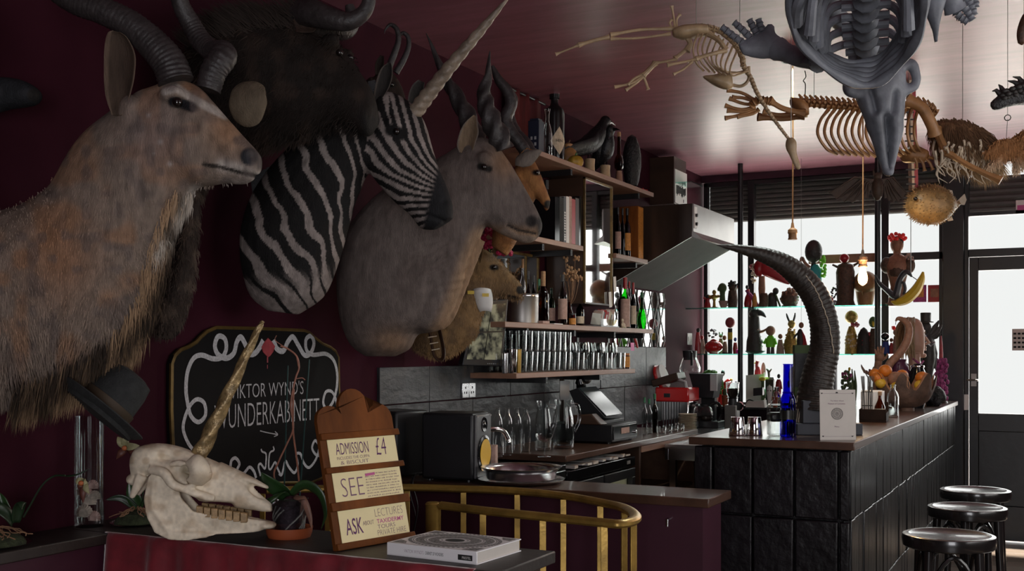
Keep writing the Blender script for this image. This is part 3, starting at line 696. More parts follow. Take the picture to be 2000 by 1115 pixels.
def col3(P):
    x, y, w = inv(fr3, P); c = np.tile(arr(.150, .120, .108), (len(P), 1)); n1 = vn(x, y, 40, 6)
    c = lerp(c, (.12, .092, .082), sst(.4, .8, n1)*.6)
    front = np.interp(y, [442, 500, 560, 620, 645], [950, 926, 905, 880, 862])
    c = lerp(c, (.36, .22, .12), sst(40, 4, front-x)*sst(430, 460, y)*(y < 660)*.75)
    c = lerp(c, (.28, .17, .10), np.exp(-(((x-765)/40)**2+((y-668)/26)**2))*.8)
    c = lerp(c, (.26, .15, .085), np.exp(-(((x-985)/30)**2+((y-315)/36)**2))*.8)
    c = lerp(c, (.015, .013, .012), 1-sst(4, 9, seg_dist(x, y, [(938, 325), (955, 330)])))
    c = lerp(c, (.03, .025, .024), 1-sst(8, 16, np.hypot(x-1038, y-432)))
    c = lerp(c, (.028, .024, .024), sst(1044, 1054, x)*sst(415, 430, y))
    c = lerp(c, (.30, .27, .25), (1-sst(5, 12, seg_dist(x, y, [(985, 455), (1010, 466), (1040, 470)])))*.5)
    c = lerp(c, (.02, .016, .015), 1-sst(1, 3.5, seg_dist(x, y, [(992, 440), (1010, 449), (1045, 456)])))
    return c*(.88+.24*vn(x, y, 9, 7))[:, None]
def def3(P):
    x, y, w = inv(fr3, P)
    return -.008*np.exp(-(seg_dist(x, y, [(992, 440), (1010, 449), (1045, 456)])/3.5)**2) - .010*np.exp(-((x-1037)**2+(y-432)**2)/45) + .0035*np.sin((x*.35+y*.9)*.42+6*vn(x, y, 30, 3))*np.exp(-(((x-860)/60)**2+((y-520)/70)**2)) - .012*np.exp(-(seg_dist(x, y, [(840, 560), (825, 600), (812, 648)])/14)**2)
organic(mb, 'body', 'hide', t, col3, .0068, 6, def3)
ear(fr3, [(902, 305, 930, 302), (898, 288, 935, 285), (905, 262, 940, 268), (915, 246, 938, 252), (930, 233, 935, 235)], .085, .3, 'ear', t, (.20, .14, .09), (.17, .14, .12))
ear(fr3, [(1002, 318, 1018, 322), (1004, 302, 1034, 318), (1022, 290, 1048, 302), (1044, 286, 1056, 290)], -.09, -.25, 'ear', t, (.17, .14, .12), (.14, .12, .1))
horn(fr3, [(984, 296, .02, 21), (974, 268, .03, 21), (962, 240, .04, 19), (953, 214, .03, 17), (947, 188, .02, 14), (954, 150, .02, 7), (958, 104, .02, 1)], 'horn', 'horn', t, 0, 14, 16, 10, twist=1.6)
horn(fr3, [(930, 280, -.04, 20), (916, 240, -.07, 19), (900, 205, -.09, 17), (880, 170, -.10, 14), (860, 135, -.1, 10), (842, 92, -.1, 5), (824, 50, -.1, 1)], 'horn', 'horn', t, 0, 14, 16, 10, twist=1.6)
eye(fr3, 945, 326, .108, .014, t); eye(fr3, 975, 318, -.1, .014, t)

# ---- wildebeest ----------------------------------------------------
fr4 = Fr(600, 140, 4.02, -.10)
t = thing('wildebeest_head', 'dark shaggy wildebeest head with curved horns above the zebra', 'mounted head', fr4(450, 330))
mb = MB()
hull(mb, fr4, [(380, 90, 400, 330, .19), (440, 45, 465, 305, .2), (505, 32, 545, 280, .18), (570, 38, 615, 262, .15), (625, 62, 650, 245, .125), (672, 100, 676, 250, .1), (706, 145, 698, 262, .085), (728, 180, 710, 268, .075), (737, 212, 722, 268, .06), (738, 238, 728, 260, .025)])
mb.ell(fr4(606, 55, 0), (.10, .12, .05))
for sg in (1, -1): mb.ell(fr4(660, 98, sg*.1), (.04, .03, .03)); mb.ell(fr4(722, 230, sg*.05), (.03, .03, .04))
def col4(P):
    x, y, w = inv(fr4, P); c = np.tile(arr(.014, .0095, .0075), (len(P), 1))
    c = lerp(c, (.030, .019, .014), sst(.45, .8, vn(x, y, 26, 8)))
    c = lerp(c, (.010, .009, .009), sst(215, 235, y)*sst(700, 715, x)); return c
def def4(P):
    x, y, w = inv(fr4, P); return -.014*np.exp(-((x-722)**2/90+(y-228)**2/160))
wb = organic(mb, 'body', 'hide', t, col4, .009, 5, def4)
fur(wb, 'shaggy_coat', t, 6000, lambda P: (inv(fr4, P)[0] < 700).astype(float), .04, lambda P: np.tile(np.array((0, 0, -.7))-.5*np.array(fr4.r), (len(P), 1)), lambda p: col4(p)*.95, .0014, .4, .3, 7)
fur(wb, 'mane', t, 1800, lambda P: (inv(fr4, P)[1] < np.interp(inv(fr4, P)[0], [400, 505, 600], [95, 58, 60])).astype(float)*(inv(fr4, P)[0] < 600), .085, lambda P: np.tile(np.array((0, 0, .55))-.8*np.array(fr4.r), (len(P), 1)), lambda p: np.tile(arr(.03, .021, .017), (len(p), 1)), .0014, .3, .2, 8)
ear(fr4, [(592, 60, 598, 82), (600, 54, 610, 84), (620, 56, 630, 84), (634, 68, 637, 78)], .13, .25, 'ear', t, (.05, .03, .022), (.04, .025, .018))
horn(fr4, [(600, 40, .08, 26), (630, 48, .13, 26), (668, 64, .16, 21), (705, 72, .17, 17), (735, 55, .17, 14), (746, 20, .17, 11), (742, -20, .16, 6), (735, -45, .15, 2)], 'horn', 'horn', t, .012, 25, 14, 10)
horn(fr4, [(606, 38, -.04, 26), (625, 30, -.14, 26), (648, 26, -.2, 22), (655, 0, -.25, 16), (650, -30, -.25, 9)], 'horn', 'horn', t, .012, 25, 14, 10)
eye(fr4, 663, 103, .118, .013, t); eye(fr4, 684, 112, -.07, .012, t)

# ---- small antelopes behind -----------------------------------------
def small_head(name, label, fr, neck, head, colA, colB, ears, horns, ey, nose, voxel=.0055, hm='horn'):
    t = thing(name, label, 'mounted head', fr(neck[0][0], neck[0][1])); mb = MB()
    hull(mb, fr, neck); hull(mb, fr, head)
    def c_(P):
        x, y, w = inv(fr, P); c = np.tile(np.array(colA), (len(P), 1)); c = lerp(c, colB, sst(.4, .75, vn(x, y, 18, 4))*.6)
        c = lerp(c, (.02, .017, .015), 1-sst(nose[2]*.8, nose[2]*1.3, np.hypot(x-nose[0], y-nose[1])))
        c = lerp(c, (.015, .012, .01), 1-sst(4, 8, np.hypot((x-ey[0])*.6, y-ey[1])))
        if len(nose) > 3: c = lerp(c, (.03, .02, .015), 1-sst(1, 3, seg_dist(x, y, nose[3])))
        return c*(.85+.3*vn(x, y, 6, 3))[:, None]
    b = organic(mb, 'body', 'hide', t, c_, voxel, 5)
    for e in ears: ear(fr, e[0], e[1], e[2], 'ear', t, tuple(c*.6 for c in colA), colA, .004)
    for h in horns: horn(fr, h, 'horn', hm, t, .03, 40, 12, 8)
    eye(fr, ey[0], ey[1], ey[2], ey[3], t); return t, b, c_
fr5 = Fr(930, 560, 5.45, -.05)
t5, b5, c5 = small_head('deer_head', 'small tan deer head wearing a white mask below its chin', fr5,
    [(808, 680, 845, 700, .05), (800, 650, 880, 695, .10), (815, 610, 925, 660, .115), (850, 570, 940, 620, .095), (880, 535, 950, 592, .075), (905, 505, 960, 585, .065)],
    [(895, 500, 925, 575, .05), (925, 487, 948, 582, .06), (950, 488, 965, 582, .055), (975, 510, 982, 578, .045), (997, 532, 1000, 584, .036), (1015, 553, 1012, 588, .03), (1023, 566, 1020, 582, .016)],
    (.24, .145, .065), (.16, .10, .055), [([(928, 512, 940, 515), (924, 498, 945, 500), (928, 484, 946, 486), (936, 475, 943, 477)], .06, .3), ([(958, 490, 968, 500), (966, 474, 982, 490), (980, 470, 986, 478)], -.06, .3)],
    [], (965, 522, .052, .011), (1016, 566, 8, [(992, 577), (1015, 582)]))
fur(b5, 'coat', t5, 5000, lambda P: np.ones(len(P)), .02, lambda P: np.tile(np.array((0, 0, -1.0)), (len(P), 1)), lambda p: c5(p)*1.1, .0012, .3, .3, 12)
fr6 = Fr(1055, 350, 5.35, -.05)
small_head('antelope_head', 'ginger antelope head half hidden behind the grey eland', fr6,
    [(960, 480, 990, 500, .05), (965, 430, 1010, 470, .09), (985, 370, 1030, 420, .085), (1005, 330, 1045, 390, .07)],
    [(1005, 325, 1025, 385, .05), (1030, 305, 1042, 385, .062), (1046, 318, 1052, 392, .055), (1058, 345, 1060, 402, .042), (1068, 372, 1066, 412, .034), (1075, 390, 1072, 408, .02)],
    (.32, .145, .05), (.22, .09, .035), [([(1018, 320, 1030, 325), (1016, 305, 1042, 312), (1030, 292, 1052, 296)], .05, .3)],
    [[(1030, 312, .02, 11), (1022, 290, .02, 12), (1000, 262, .02, 13), (988, 235, .02, 13), (998, 205, .02, 12), (992, 180, .02, 11), (975, 158, .02, 9), (962, 130, .02, 4)], [(1042, 306, -.03, 11), (1026, 276, -.06, 12), (1005, 250, -.1, 12), (992, 215, -.12, 11), (1000, 180, -.14, 9), (985, 150, -.15, 4)]],
    (1049, 337, .058, .012), (1070, 398, 7, [(1050, 398), (1070, 406)]))
fr7 = Fr(760, 150, 4.85, 0)
small_head('chamois_head', 'black hook-horned chamois head peering over the zebra ear', fr7,
    [(690, 220, 700, 250, .05), (700, 175, 720, 225, .07), (725, 150, 745, 205, .06)],
    [(725, 155, 738, 200, .04), (750, 135, 752, 200, .045), (770, 145, 765, 205, .04), (785, 170, 778, 215, .03), (793, 195, 788, 214, .02)],
    (.03, .018, .013), (.02, .012, .01), [([(735, 150, 745, 150), (735, 128, 752, 132), (745, 112, 752, 114)], .04, .3)],
    [[(758, 140, .02, 7), (770, 110, .02, 6.5), (779, 82, .02, 5.5), (776, 60, .02, 5), (764, 51, .02, 4), (754, 60, .02, 2), (752, 68, .02, .6)], [(772, 140, -.02, 7), (787, 115, -.02, 6), (797, 90, -.02, 5), (796, 70, -.02, 4.5), (786, 62, -.02, 4), (777, 72, -.02, 2), (774, 82, -.02, .6)]],
    (765, 165, .042, .01), (787, 205, 7))
fr8 = Fr(20, 180, 3.35, 0)
small_head('badger_head', 'black snouted head poking in at the far left edge', fr8,
    [(-170, 170, -170, 300, .1), (-120, 150, -110, 280, .1), (-70, 140, -60, 250, .09)],
    [(-90, 145, -80, 240, .08), (-30, 150, -25, 225, .06), (20, 152, 15, 214, .045), (48, 158, 45, 210, .04), (70, 170, 68, 205, .032), (81, 182, 78, 196, .015)],
    (.016, .017, .020), (.03, .03, .034), [], [], (-20, 175, .06, .01), (66, 186, 12), hm='horn')
# furry hook-shaped leg mount on an oval board
fr9 = Fr(330, 530, 3.95, 0)
t = thing('furry_leg_mount', 'dark furry curled leg mounted on an oval board beside the kudu mane', 'trophy', fr9(320, 660))
ol = [(math.cos(2*PI*k/28)*44*fr9.k, math.sin(2*PI*k/28)*92*fr9.k*(1 if math.sin(2*PI*k/28) < 0 else 1.0)) for k in range(28)]
MB().prism(ol, fr9.r, UP, fr9(316, 572, -.05), fr9.f, .02).build('board', 'plaque_dark', t, bev=.004)
mb = MB(); pth = smooth_path([(372, 380, 0, 20), (370, 440, .02, 20), (366, 520, .04, 22), (350, 580, .05, 27), (325, 625, .04, 30), (306, 640, .03, 22)], 6)
mb.tube([fr9(*p[:3]) for p in pth], [p[3]*fr9.k for p in pth], 14); mb.tube([fr9(300, 600, .0), fr9(318, 560, .0), fr9(330, 530, 0)], [.05, .045, .03], 12)
mb.tube([fr9(372, 385, 0), fr9(366, 330, -.15), fr9(360, 300, -.3)], .035, 10)
def c9(P): x, y, w = inv(fr9, P); return lerp(np.tile(arr(.045, .032, .026), (len(P), 1)), (.09, .065, .05), sst(.5, .8, vn(x, y, 16, 5)))
lb = organic(mb, 'leg', 'hide', t, c9, .008, 4)
fur(lb, 'coat', t, 3500, lambda P: np.ones(len(P)), .03, lambda P: np.tile(np.array((0, 0, -1.0)), (len(P), 1)), lambda p: c9(p)*1.3, .0013, .35, .3, 15)
MB().ell(fr9(310, 518, .02), .012).tube([fr9(310, 524, .0), fr9(310, 518, .02)], .006).build('brass_knob', 'brass', t)
# ------------------------------------------------------------------ lettering helper
def text(body, name, mt, parent, o, ax, ay, w=None, h=None, center=False, shear=0, bold=0):
    """flat lettering: o lower left corner (or centre), ax/ay unit axes, fitted to width w and height h"""
    cu = bpy.data.curves.new('t', 'FONT'); cu.body = body; cu.offset = bold; cu.resolution_u = 3; cu.shear = shear
    ob = bpy.data.objects.new('t', cu); COL.objects.link(ob); dg = bpy.context.evaluated_depsgraph_get()
    me = bpy.data.meshes.new_from_object(ob.evaluated_get(dg)); bpy.data.objects.remove(ob)
    P = coords(me); fs = [tuple(p.vertices) for p in me.polygons]; bpy.data.meshes.remove(me)
    a = P.min(0); b = P.max(0); P = P-a; sz = b-a
    kx = (w/sz[0]) if w else h/sz[1]; ky = (h/sz[1]) if h else kx
    x = P[:, 0]*kx; y = P[:, 1]*ky
    if center: x = x - sz[0]*kx/2; y = y - sz[1]*ky/2
    o, ax, ay = np.array(o), np.array(ax), np.array(ay)
    Q = o[None]+x[:, None]*ax[None]+y[:, None]*ay[None]
    m = MB(); m.add([tuple(q) for q in Q], fs); me = bpy.data.meshes.new(name)
    off = np.array(ORG.get(root_of(parent).name, V((0, 0, 0)))); me.from_pydata([tuple(q-off) for q in Q], [], fs); me.update()
    return link(name, me, mt, parent, False)

# ------------------------------------------------------------------ ledge and table
TZ = .92; ty0, ty1 = 2.60, 2.95; tx1 = -1.36
t = thing('wall_ledge', 'dark narrow ledge along the wall under the orchid plate', 'ledge', (-2.9, 1.9, 0))
bb(XL, -2.77, .9, ty0-.002, TZ-.035, TZ).build('top', 'old_table', t, bev=.004); bb(XL, -2.79, .9, ty0-.002, 0, TZ-.035).build('front', 'partition_plum', t)
t = thing('side_table', 'narrow dark table under the skull, sign and book', 'table', (-2.2, 2.8, 0))
bb(XL, tx1, ty0, ty1, TZ-.035, TZ).build('top', 'old_table', t, bev=.004)
bb(XL, tx1-.04, ty0+.03, ty1-.02, TZ-.10, TZ-.035).build('apron', 'dark_wood', t)
for x in (tx1-.1, -2.1): bb(x, x+.05, ty0+.04, ty0+.09, 0, TZ-.1).build('leg', 'dark_wood', t); bb(x, x+.05, ty1-.09, ty1-.04, 0, TZ-.1).build('leg', 'dark_wood', t)
# red velvet drape over the front edge
vd = MB(); n = 60; rows = []
x0, x1 = -2.79, -1.435
for j, (dy, z) in enumerate(((.004, TZ+.003), (-.008, TZ+.002), (-.016, TZ-.012), (-.02, TZ-.05), (-.03, TZ-.15), (-.035, TZ-.3), (-.04, TZ-.5), (-.045, TZ-.75))):
    r = []
    for i in range(n+1):
        x = x0+(x1-x0)*i/n; a = min(1, j/4)
        r.append(V((x, ty0+dy-a*.012*math.sin(x*34+math.sin(x*7))-a*.008*math.sin(x*61), z)))
    rows.append(r)
vs = [p for r in rows for p in r]; fs = [(j*(n+1)+i, j*(n+1)+i+1, (j+1)*(n+1)+i+1, (j+1)*(n+1)+i) for j in range(len(rows)-1) for i in range(n)]
o = tag(MB().add(vs, fs).build('velvet_drape', 'velvet', ang=180), 'crimson velvet cloth hanging over the front of the narrow table', 'cloth')
sm = o.modifiers.new('solid', 'SOLIDIFY'); sm.thickness = .003

# ------------------------------------------------------------------ chalk sign on the wall
def wp(px, py, d=.0): return onx(px, py, XL+.028+d)
def zb4(zx, zy): return (330+zx/3.38, 620+zy/3.38)
outl = [(338, 900), (334, 800), (335, 709), (341, 693), (352, 682), (368, 676), (383, 667), (393, 656), (404, 646), (422, 638), (505, 640), (596, 644), (606, 648), (616, 657), (632, 670), (648, 677), (658, 685), (664, 697), (666, 800), (664, 898), (655, 915), (640, 922), (630, 936), (610, 944), (500, 946), (410, 944), (395, 930), (370, 925), (350, 915)]
t = thing('chalkboard_sign', 'black chalkboard wall sign with chalk snakes and hand lettering', 'sign', wp(500, 945))
P0 = [wp(*q) for q in outl]
MB().prism([(p.y, p.z) for p in P0], (0, 1, 0), (0, 0, 1), (XL+.002, 0, 0), (1, 0, 0), .026).build('board', 'board_black', t, bev=.004)
cen = sum(P0, V((0, 0, 0)))/len(P0)
rim = [(p-cen)*.985+cen for p in P0]
MB().tube([V((XL+.022, p.y, p.z)) for p in rim], .009, 6, closed=True).build('gilt_edge', 'gold_paint', t)
def rope(pts, w0, w1, name='chalk_rope', z=True, nn=7):
    q = smooth_path([zb4(*p) for p in pts] if z else pts, nn); P = [wp(*p[:2], .0015) for p in q]; m = len(P); mb = MB(); L = []; R = []
    for i in range(m):
        tg = (P[min(i+1, m-1)]-P[max(i-1, 0)]).normalized(); s = V((1, 0, 0)).cross(tg); h = w0+(w1-w0)*i/(m-1)
        h *= D4; L.append(P[i]-s*h+V((.0004*i/m, 0, 0))); R.append(P[i]+s*h+V((.0004*i/m, 0, 0)))
    for i in range(m-1): mb.add([L[i], R[i], R[i+1], L[i+1]], [(0, 1, 2, 3)])
    return mb.build(name, 'chalk', t, False)
D4 = 4.4/F
rope([(622, 150), (600, 195), (568, 235), (530, 238), (505, 180), (475, 130), (448, 160), (428, 235), (380, 268), (325, 245), (303, 185), (325, 125), (368, 140), (378, 205), (350, 262), (290, 272), (215, 248), (160, 272), (122, 360), (112, 470), (122, 560), (145, 650), (195, 690), (240, 645), (232, 565), (185, 540), (140, 580), (105, 660), (94, 740), (125, 825), (165, 880)], 6.2, 3.6)
rope([(690, 148), (712, 205), (755, 220), (785, 160), (818, 128), (855, 185), (895, 248), (935, 235), (957, 170), (938, 122), (905, 145), (908, 215), (950, 246), (1035, 240), (1088, 285), (1110, 370), (1106, 470), (1080, 560), (1042, 603), (1018, 560), (1035, 492), (1075, 490), (1103, 550), (1110, 645)], 6.2, 3.2)
rope([(1010, 912), (970, 905), (945, 860), (965, 812), (990, 855), (970, 935), (925, 990), (890, 960), (868, 900), (840, 905), (850, 970), (828, 1025), (790, 985), (768, 950), (745, 1035), (725, 1030)], 3.2, 3.0)
rope([(405, 1000), (412, 945), (440, 928), (465, 965), (450, 1010), (490, 1030), (530, 988), (560, 1015), (575, 1060)], 3.4, 3.2)
rope([(608, 868), (615, 885), (640, 900), (640, 960), (632, 998), (605, 965), (590, 985), (605, 1045)], 1.8, 2.6)
rope([(688, 850), (692, 875), (665, 898), (658, 985), (672, 1000), (700, 955), (716, 995), (735, 1035)], 1.8, 2.6)
rope([(602, 748), (650, 760), (715, 772)], 1.0, 1.0, 'arrow'); rope([(700, 752), (718, 773), (693, 786)], 1.0, .8, 'arrow')
hp = [zb4(*q) for q in ((650, 135), (625, 165), (608, 195), (618, 228), (640, 252), (652, 262), (665, 252), (685, 225), (697, 190), (675, 160))]
P1 = [wp(*q) for q in hp]; MB().prism([(p.y, p.z) for p in P1], (0, 1, 0), (0, 0, 1), (XL+.0285, 0, 0), (1, 0, 0), .003).build('red_heart', mat('blood', (.36, .045, .055), .5, var=.3, scale=30), t)
q = [wp(*zb4(651, y), .002) for y in (255, 298)]; MB().ribbon(q, (0, 1, 0), .004).build('drip', 'blood', t, False)
q = [wp(*zb4(650, y), .002) for y in (312, 338)]; MB().ribbon(q, (0, 1, 0), .002).build('drip', 'blood', t, False)
def wtext(body, zx0, zx1, zyb, zyt, bold=.0):
    a = wp(*zb4(zx0, zyb[0]), .002); b = wp(*zb4(zx1, zyb[1]), .002); h = wp(*zb4((zx0+zx1)/2, zyt), .002).z-(a.z+b.z)/2
    ax = (b-a); ww = ax.length; text(body, 'lettering', 'chalk', t, a, ax.normalized(), (0, 0, 1), ww, h, bold=bold)
wtext("VIKTOR WYND'S", 405, 888, (538, 505), 428, -.008); wtext('WUNDERKABINETT', 300, 992, (740, 672), 556, -.012)
# ------------------------------------------------------------------ unicorn skull
fk = Fr(400, 960, 3.36, .05)
KB = TZ
t = thing('horse_skull', 'bleached horse skull with a gilded unicorn horn on the table', 'skull', fk(400, 1048))
mb = MB()
hull(mb, fk, [(258, 890, 262, 936, .025), (272, 872, 280, 930, .05), (310, 865, 318, 928, .062), (352, 872, 352, 952, .062), (392, 888, 388, 985, .060), (430, 905, 428, 988, .052), (462, 922, 466, 993, .042), (488, 946, 496, 997, .034), (508, 966, 514, 1000, .028), (528, 984, 530, 1000, .018)], 20, 3)
hull(mb, fk, [(430, 902, 432, 930, .035), (470, 921, 472, 941, .028), (500, 937, 502, 950, .02), (523, 950, 523, 956, .007)], 14, 3)
for s_ in (1, -1):
    q = smooth_path([(305, 912, s_*.058, 9), (335, 918, s_*.078, 10), (352, 940, s_*.08, 9), (395, 960, s_*.07, 10), (425, 970, s_*.055, 8)], 5); mb.tube([fk(*p[:3]) for p in q], [p[3]*fk.k for p in q], 10)
    q = smooth_path([(345, 900, s_*.065, 7), (365, 900, s_*.078, 7), (388, 912, s_*.075, 7), (392, 935, s_*.072, 7), (375, 948, s_*.076, 7)], 5); mb.tube([fk(*p[:3]) for p in q], [p[3]*fk.k for p in q], 10)
    q = [fk(285, 925, s_*.03), fk(275, 950, s_*.035), fk(265, 968, s_*.03)]; mb.tube(q, [.02, .014, .008], 8)
mb.ell(fk(268, 935), (.03, .03, .02))
def ccol(P):
    x, y, w = inv(fk, P); c = np.tile(arr(.80, .70, .54), (len(P), 1)); c = lerp(c, (.46, .33, .20), sst(.42, .8, vn(x, y, 15, 3))*.6)
    c = lerp(c, (.66, .58, .45), sst(.5, .8, vn(x, y, 34, 8))*.5); return c*(.88+.24*vn(x, y, 5, 2))[:, None]
def cdef(P):
    x, y, w = inv(fk, P); side = sst(.01, .03, np.abs(w))
    return -.058*np.exp(-(np.hypot(x-370, y-924)/15)**4)*side - .030*np.exp(-(((x-502)/12)**2+((y-960-(x-502)*.5)/7)**2))*sst(.0, .012, np.abs(w)) - .022*np.exp(-(((x-318)/18)**2+((y-893)/9)**2))*side - .012*np.exp(-(seg_dist(x, y, [(350, 970), (400, 988), (450, 990)])/7)**2)
mat('bone_attr', (.5, .4, .3), .55, attr=True, var=.15, scale=30, bump=.15, bscale=60)
organic(mb, 'cranium', 'bone_attr', t, ccol, .0036, 3, cdef)
mb = MB(); jo = [(300, 928), (318, 905), (340, 902), (352, 930), (362, 968), (384, 994), (430, 1004), (482, 1010), (524, 1018), (531, 1028), (505, 1038), (470, 1040), (425, 1041), (375, 1050), (340, 1049), (312, 1035), (297, 1005), (291, 970)]
for s_ in (1, -1):
    A = []; B = []
    for x, y in jo:
        w = (.052 if x < 400 else .052-.042*(x-400)/130)*s_
        A.append(fk(x, y, w)); B.append(fk(x, y, w-s_*.014))
    n = len(jo); mb.add(A+B, [tuple(range(n)), tuple(range(2*n-1, n-1, -1))]+[(k, (k+1) % n, n+(k+1) % n, n+k) for k in range(n)])
mb.ell(fk(522, 1026), (.025, .03, .012))
def jdef(P):
    x, y, w = inv(fk, P); return .006*np.exp(-(seg_dist(x, y, [(300, 940), (297, 990), (330, 1040), (400, 1042)])/7)**2) - .004*np.exp(-(np.hypot(x-497, y-1027)/3)**2)
organic(mb, 'jaw', 'bone_attr', t, ccol, .0042, 4, jdef)
mat('tooth', (.40, .26, .12), .45, var=.5, scale=60)
for s_ in (1, -1):
    for k in range(7):
        x = 390+k*14; y = 984+k*2.2
        bb_ = MB(); 
        p = [fk(x, y+20, s_*.045), fk(x+12.5, y+20, s_*.045), fk(x+12.5, y+20, s_*.025), fk(x, y+20, s_*.025), fk(x, y, s_*.045), fk(x+12.5, y+2, s_*.045), fk(x+12.5, y+2, s_*.025), fk(x, y, s_*.025)]
        bb_.hexa(p).build('tooth', 'tooth', t, bev=.002)
horn(fk, [(388, 892, 0, 15.5), (415, 835, .0, 13.5), (445, 770, .0, 11.5), (480, 693, .0, 8.5), (504, 642, .0, 6), (513, 627, 0, 3)], 'horn', mat('horn_gilt', (.36, .255, .12), .35, .35, var=.6, scale=40, bump=.5, bscale=60), t, 0, 14, 16, 16, twist=1.8)

# ------------------------------------------------------------------ orchid in a clear pot
po = onz(565, 1048, TZ); k = depth(po)/F
t = thing('potted_orchid', 'leafy orchid in a clear plastic pot on a terracotta saucer', 'plant', po)
mat('terracotta', (.36, .085, .03), .45, var=.2); mat('bark', (.05, .032, .035), .8, var=.6, scale=60, bump=.8, bscale=90); mat('leaf', (.022, .06, .016), .35, var=.3, scale=20, spec=.6); mat('leaf_pink', (.28, .14, .10), .5, var=.3, scale=20); mat('stem', (.30, .12, .075), .5, var=.3, scale=30); mat('stick', (.012, .045, .04), .5)
MB().lathe([(41*k, 0), (44*k, .012), (46*k, .032), (43*k, .032), (40*k, .008), (0.001, .007)], 28, o=po).build('saucer', 'terracotta', t)
MB().lathe([(28*k, .009), (36*k, .115), (38*k, .12), (36*k, .121), (34.5*k, .115), (27*k, .012)], 24, o=po).build('pot', mat('cloudy_plastic', (1, 1, 1), .15, trans=(.86, .86, .90), spec=.35), t)
MB().lathe([(26*k, .013), (33*k, .10), (20*k, .115), (.001, .118)], 18, o=po).build('bark_mix', 'bark', t)
rt = MB(); random.seed(21)
for i in range(12):
    a = random.random()*6.28; P = [po+V((math.cos(a+j*.35)*(30+j)*k*.98, math.sin(a+j*.35)*(30+j)*k*.98, .025+.018*j+random.uniform(-.006, .006))) for j in range(5)]
    rt.tube(P, .0025, 5)
rt.build('roots', mat('root', (.22, .22, .20), .6, var=.4, scale=40), t)
fo = Fr(565, 1000, depth(po))
def leaf(pts, wpx, mt, fr, parent, wv=0., name='leaf', lat=None):
    """arched blade along (x,y,w) points with width profile"""
    q = smooth_path(pts, 5); P = [fr(*p[:3]) for p in q]; m = len(P); nc = 4; vs = []
    for i in range(m):
        tg = (P[min(i+1, m-1)]-P[max(i-1, 0)]).normalized()
        sd = (lat if lat is not None else fr.f).copy(); sd = sd - tg*sd.dot(tg); sd = sd.normalized() if sd.length > .1 else tg.orthogonal().normalized()
        up = sd.cross(tg); s = i/(m-1); h = wpx*fr.k*math.sin(PI*min(1, .12+.88*s)**.8)**.8 if i < m-1 else 0
        for c in range(nc+1):
            e = c/nc*2-1; vs.append(P[i]+sd*(e*h)+up*(abs(e)**1.5*h*.35*(1 if wv == 0 else wv)))
    fs = [(i*(nc+1)+c, i*(nc+1)+c+1, (i+1)*(nc+1)+c+1, (i+1)*(nc+1)+c) for i in range(m-1) for c in range(nc)]
    o = MB().add(vs, fs).build(name, mt, parent, ang=180); sm = o.modifiers.new('s', 'SOLIDIFY'); sm.thickness = .002; return o
LAT = V((RT+UP*.6)).normalized()
leaf([(560, 965, 0), (545, 950, .03), (528, 932, .05), (519, 918, .06)], 15, 'leaf', fo, t, lat=V(RT*.5+UP*.9-FW*.3).normalized())
leaf([(562, 968, .02), (552, 958, .05), (540, 965, .08), (532, 985, .09)], 14, 'leaf', fo, t, lat=V(RT*.9+UP*.4).normalized())
leaf([(570, 968, 0), (598, 950, .02), (625, 965, .03), (636, 1000, .03), (630, 1032, .02)], 17, 'leaf', fo, t, lat=V(UP*.6-FW*.8+RT*.3).normalized())
leaf([(572, 970, -.02), (592, 975, .02), (606, 1005, .03), (612, 1030, .03)], 9, 'leaf_pink', fo, t, lat=V(RT*.8-FW*.4+UP*.2).normalized())
for pth, r in (([(556, 985, 0), (538, 930, .02), (545, 900, 0), (560, 868, 0), (573, 835, 0), (568, 790, 0), (577, 740, 0), (584, 718, 0), (579, 695, 0), (560, 680, 0), (548, 676, 0)], .0028), ([(586, 960, 0), (580, 900, 0), (573, 845, 0), (572, 800, .0), (574, 760, 0)], .003), ([(577, 740, 0), (590, 738, 0), (596, 742, 0)], .0015), ([(579, 695, 0), (584, 716, .01)], .0015), ([(560, 680, 0), (538, 665, 0), (540, 655, 0)], .0012)):
    q = smooth_path(pth, 5); MB().tube([fo(*p) for p in q], r, 6).build('flower_stem', 'stem', t)
for x0, y0, x1, y1 in ((552, 975, 560, 714), (583, 975, 602, 702)): MB().tube([fo(x0, y0, -.02), fo(x1, y1, -.02)], .0022, 6).build('support_stick', 'stick', t)

# ------------------------------------------------------------------ price sign
BL = onz(657, 1077, TZ); BR = onz(803, 1051, TZ); ax = (BR-BL); SW = ax.length; ax.normalize(); bk = UP.cross(ax).normalized()
lean = math.radians(13); su = UP*math.cos(lean)+bk*math.sin(lean); sn = -ax.cross(su)*1.0
if sn.dot(FW) > 0: sn = -sn
t = thing('price_sign', 'wooden easel sign with three handwritten yellow cards', 'sign', BL)
SH = .385
def sc_(a, b, d=0): return BL + ax*(a*SW) + su*b + sn*d
ol = [(0, 0), (0, SH)]
for k_ in range(9): q = PI-k_*PI/8; ol.append((.17+.17*math.cos(q), SH+.045*math.sin(q)))
for k_ in range(11): q = PI-k_*PI/10; ol.append((.50+.20*math.cos(q), SH+.035+.060*math.sin(q)))
for k_ in range(9): q = PI-k_*PI/8; ol.append((.83+.17*math.cos(q), SH+.045*math.sin(q)))
ol += [(1, SH), (1, 0)]
MB().prism([(a*SW, b) for a, b in ol], ax, su, BL, -sn, .014).build('board', 'sign_wood', t, bev=.004)
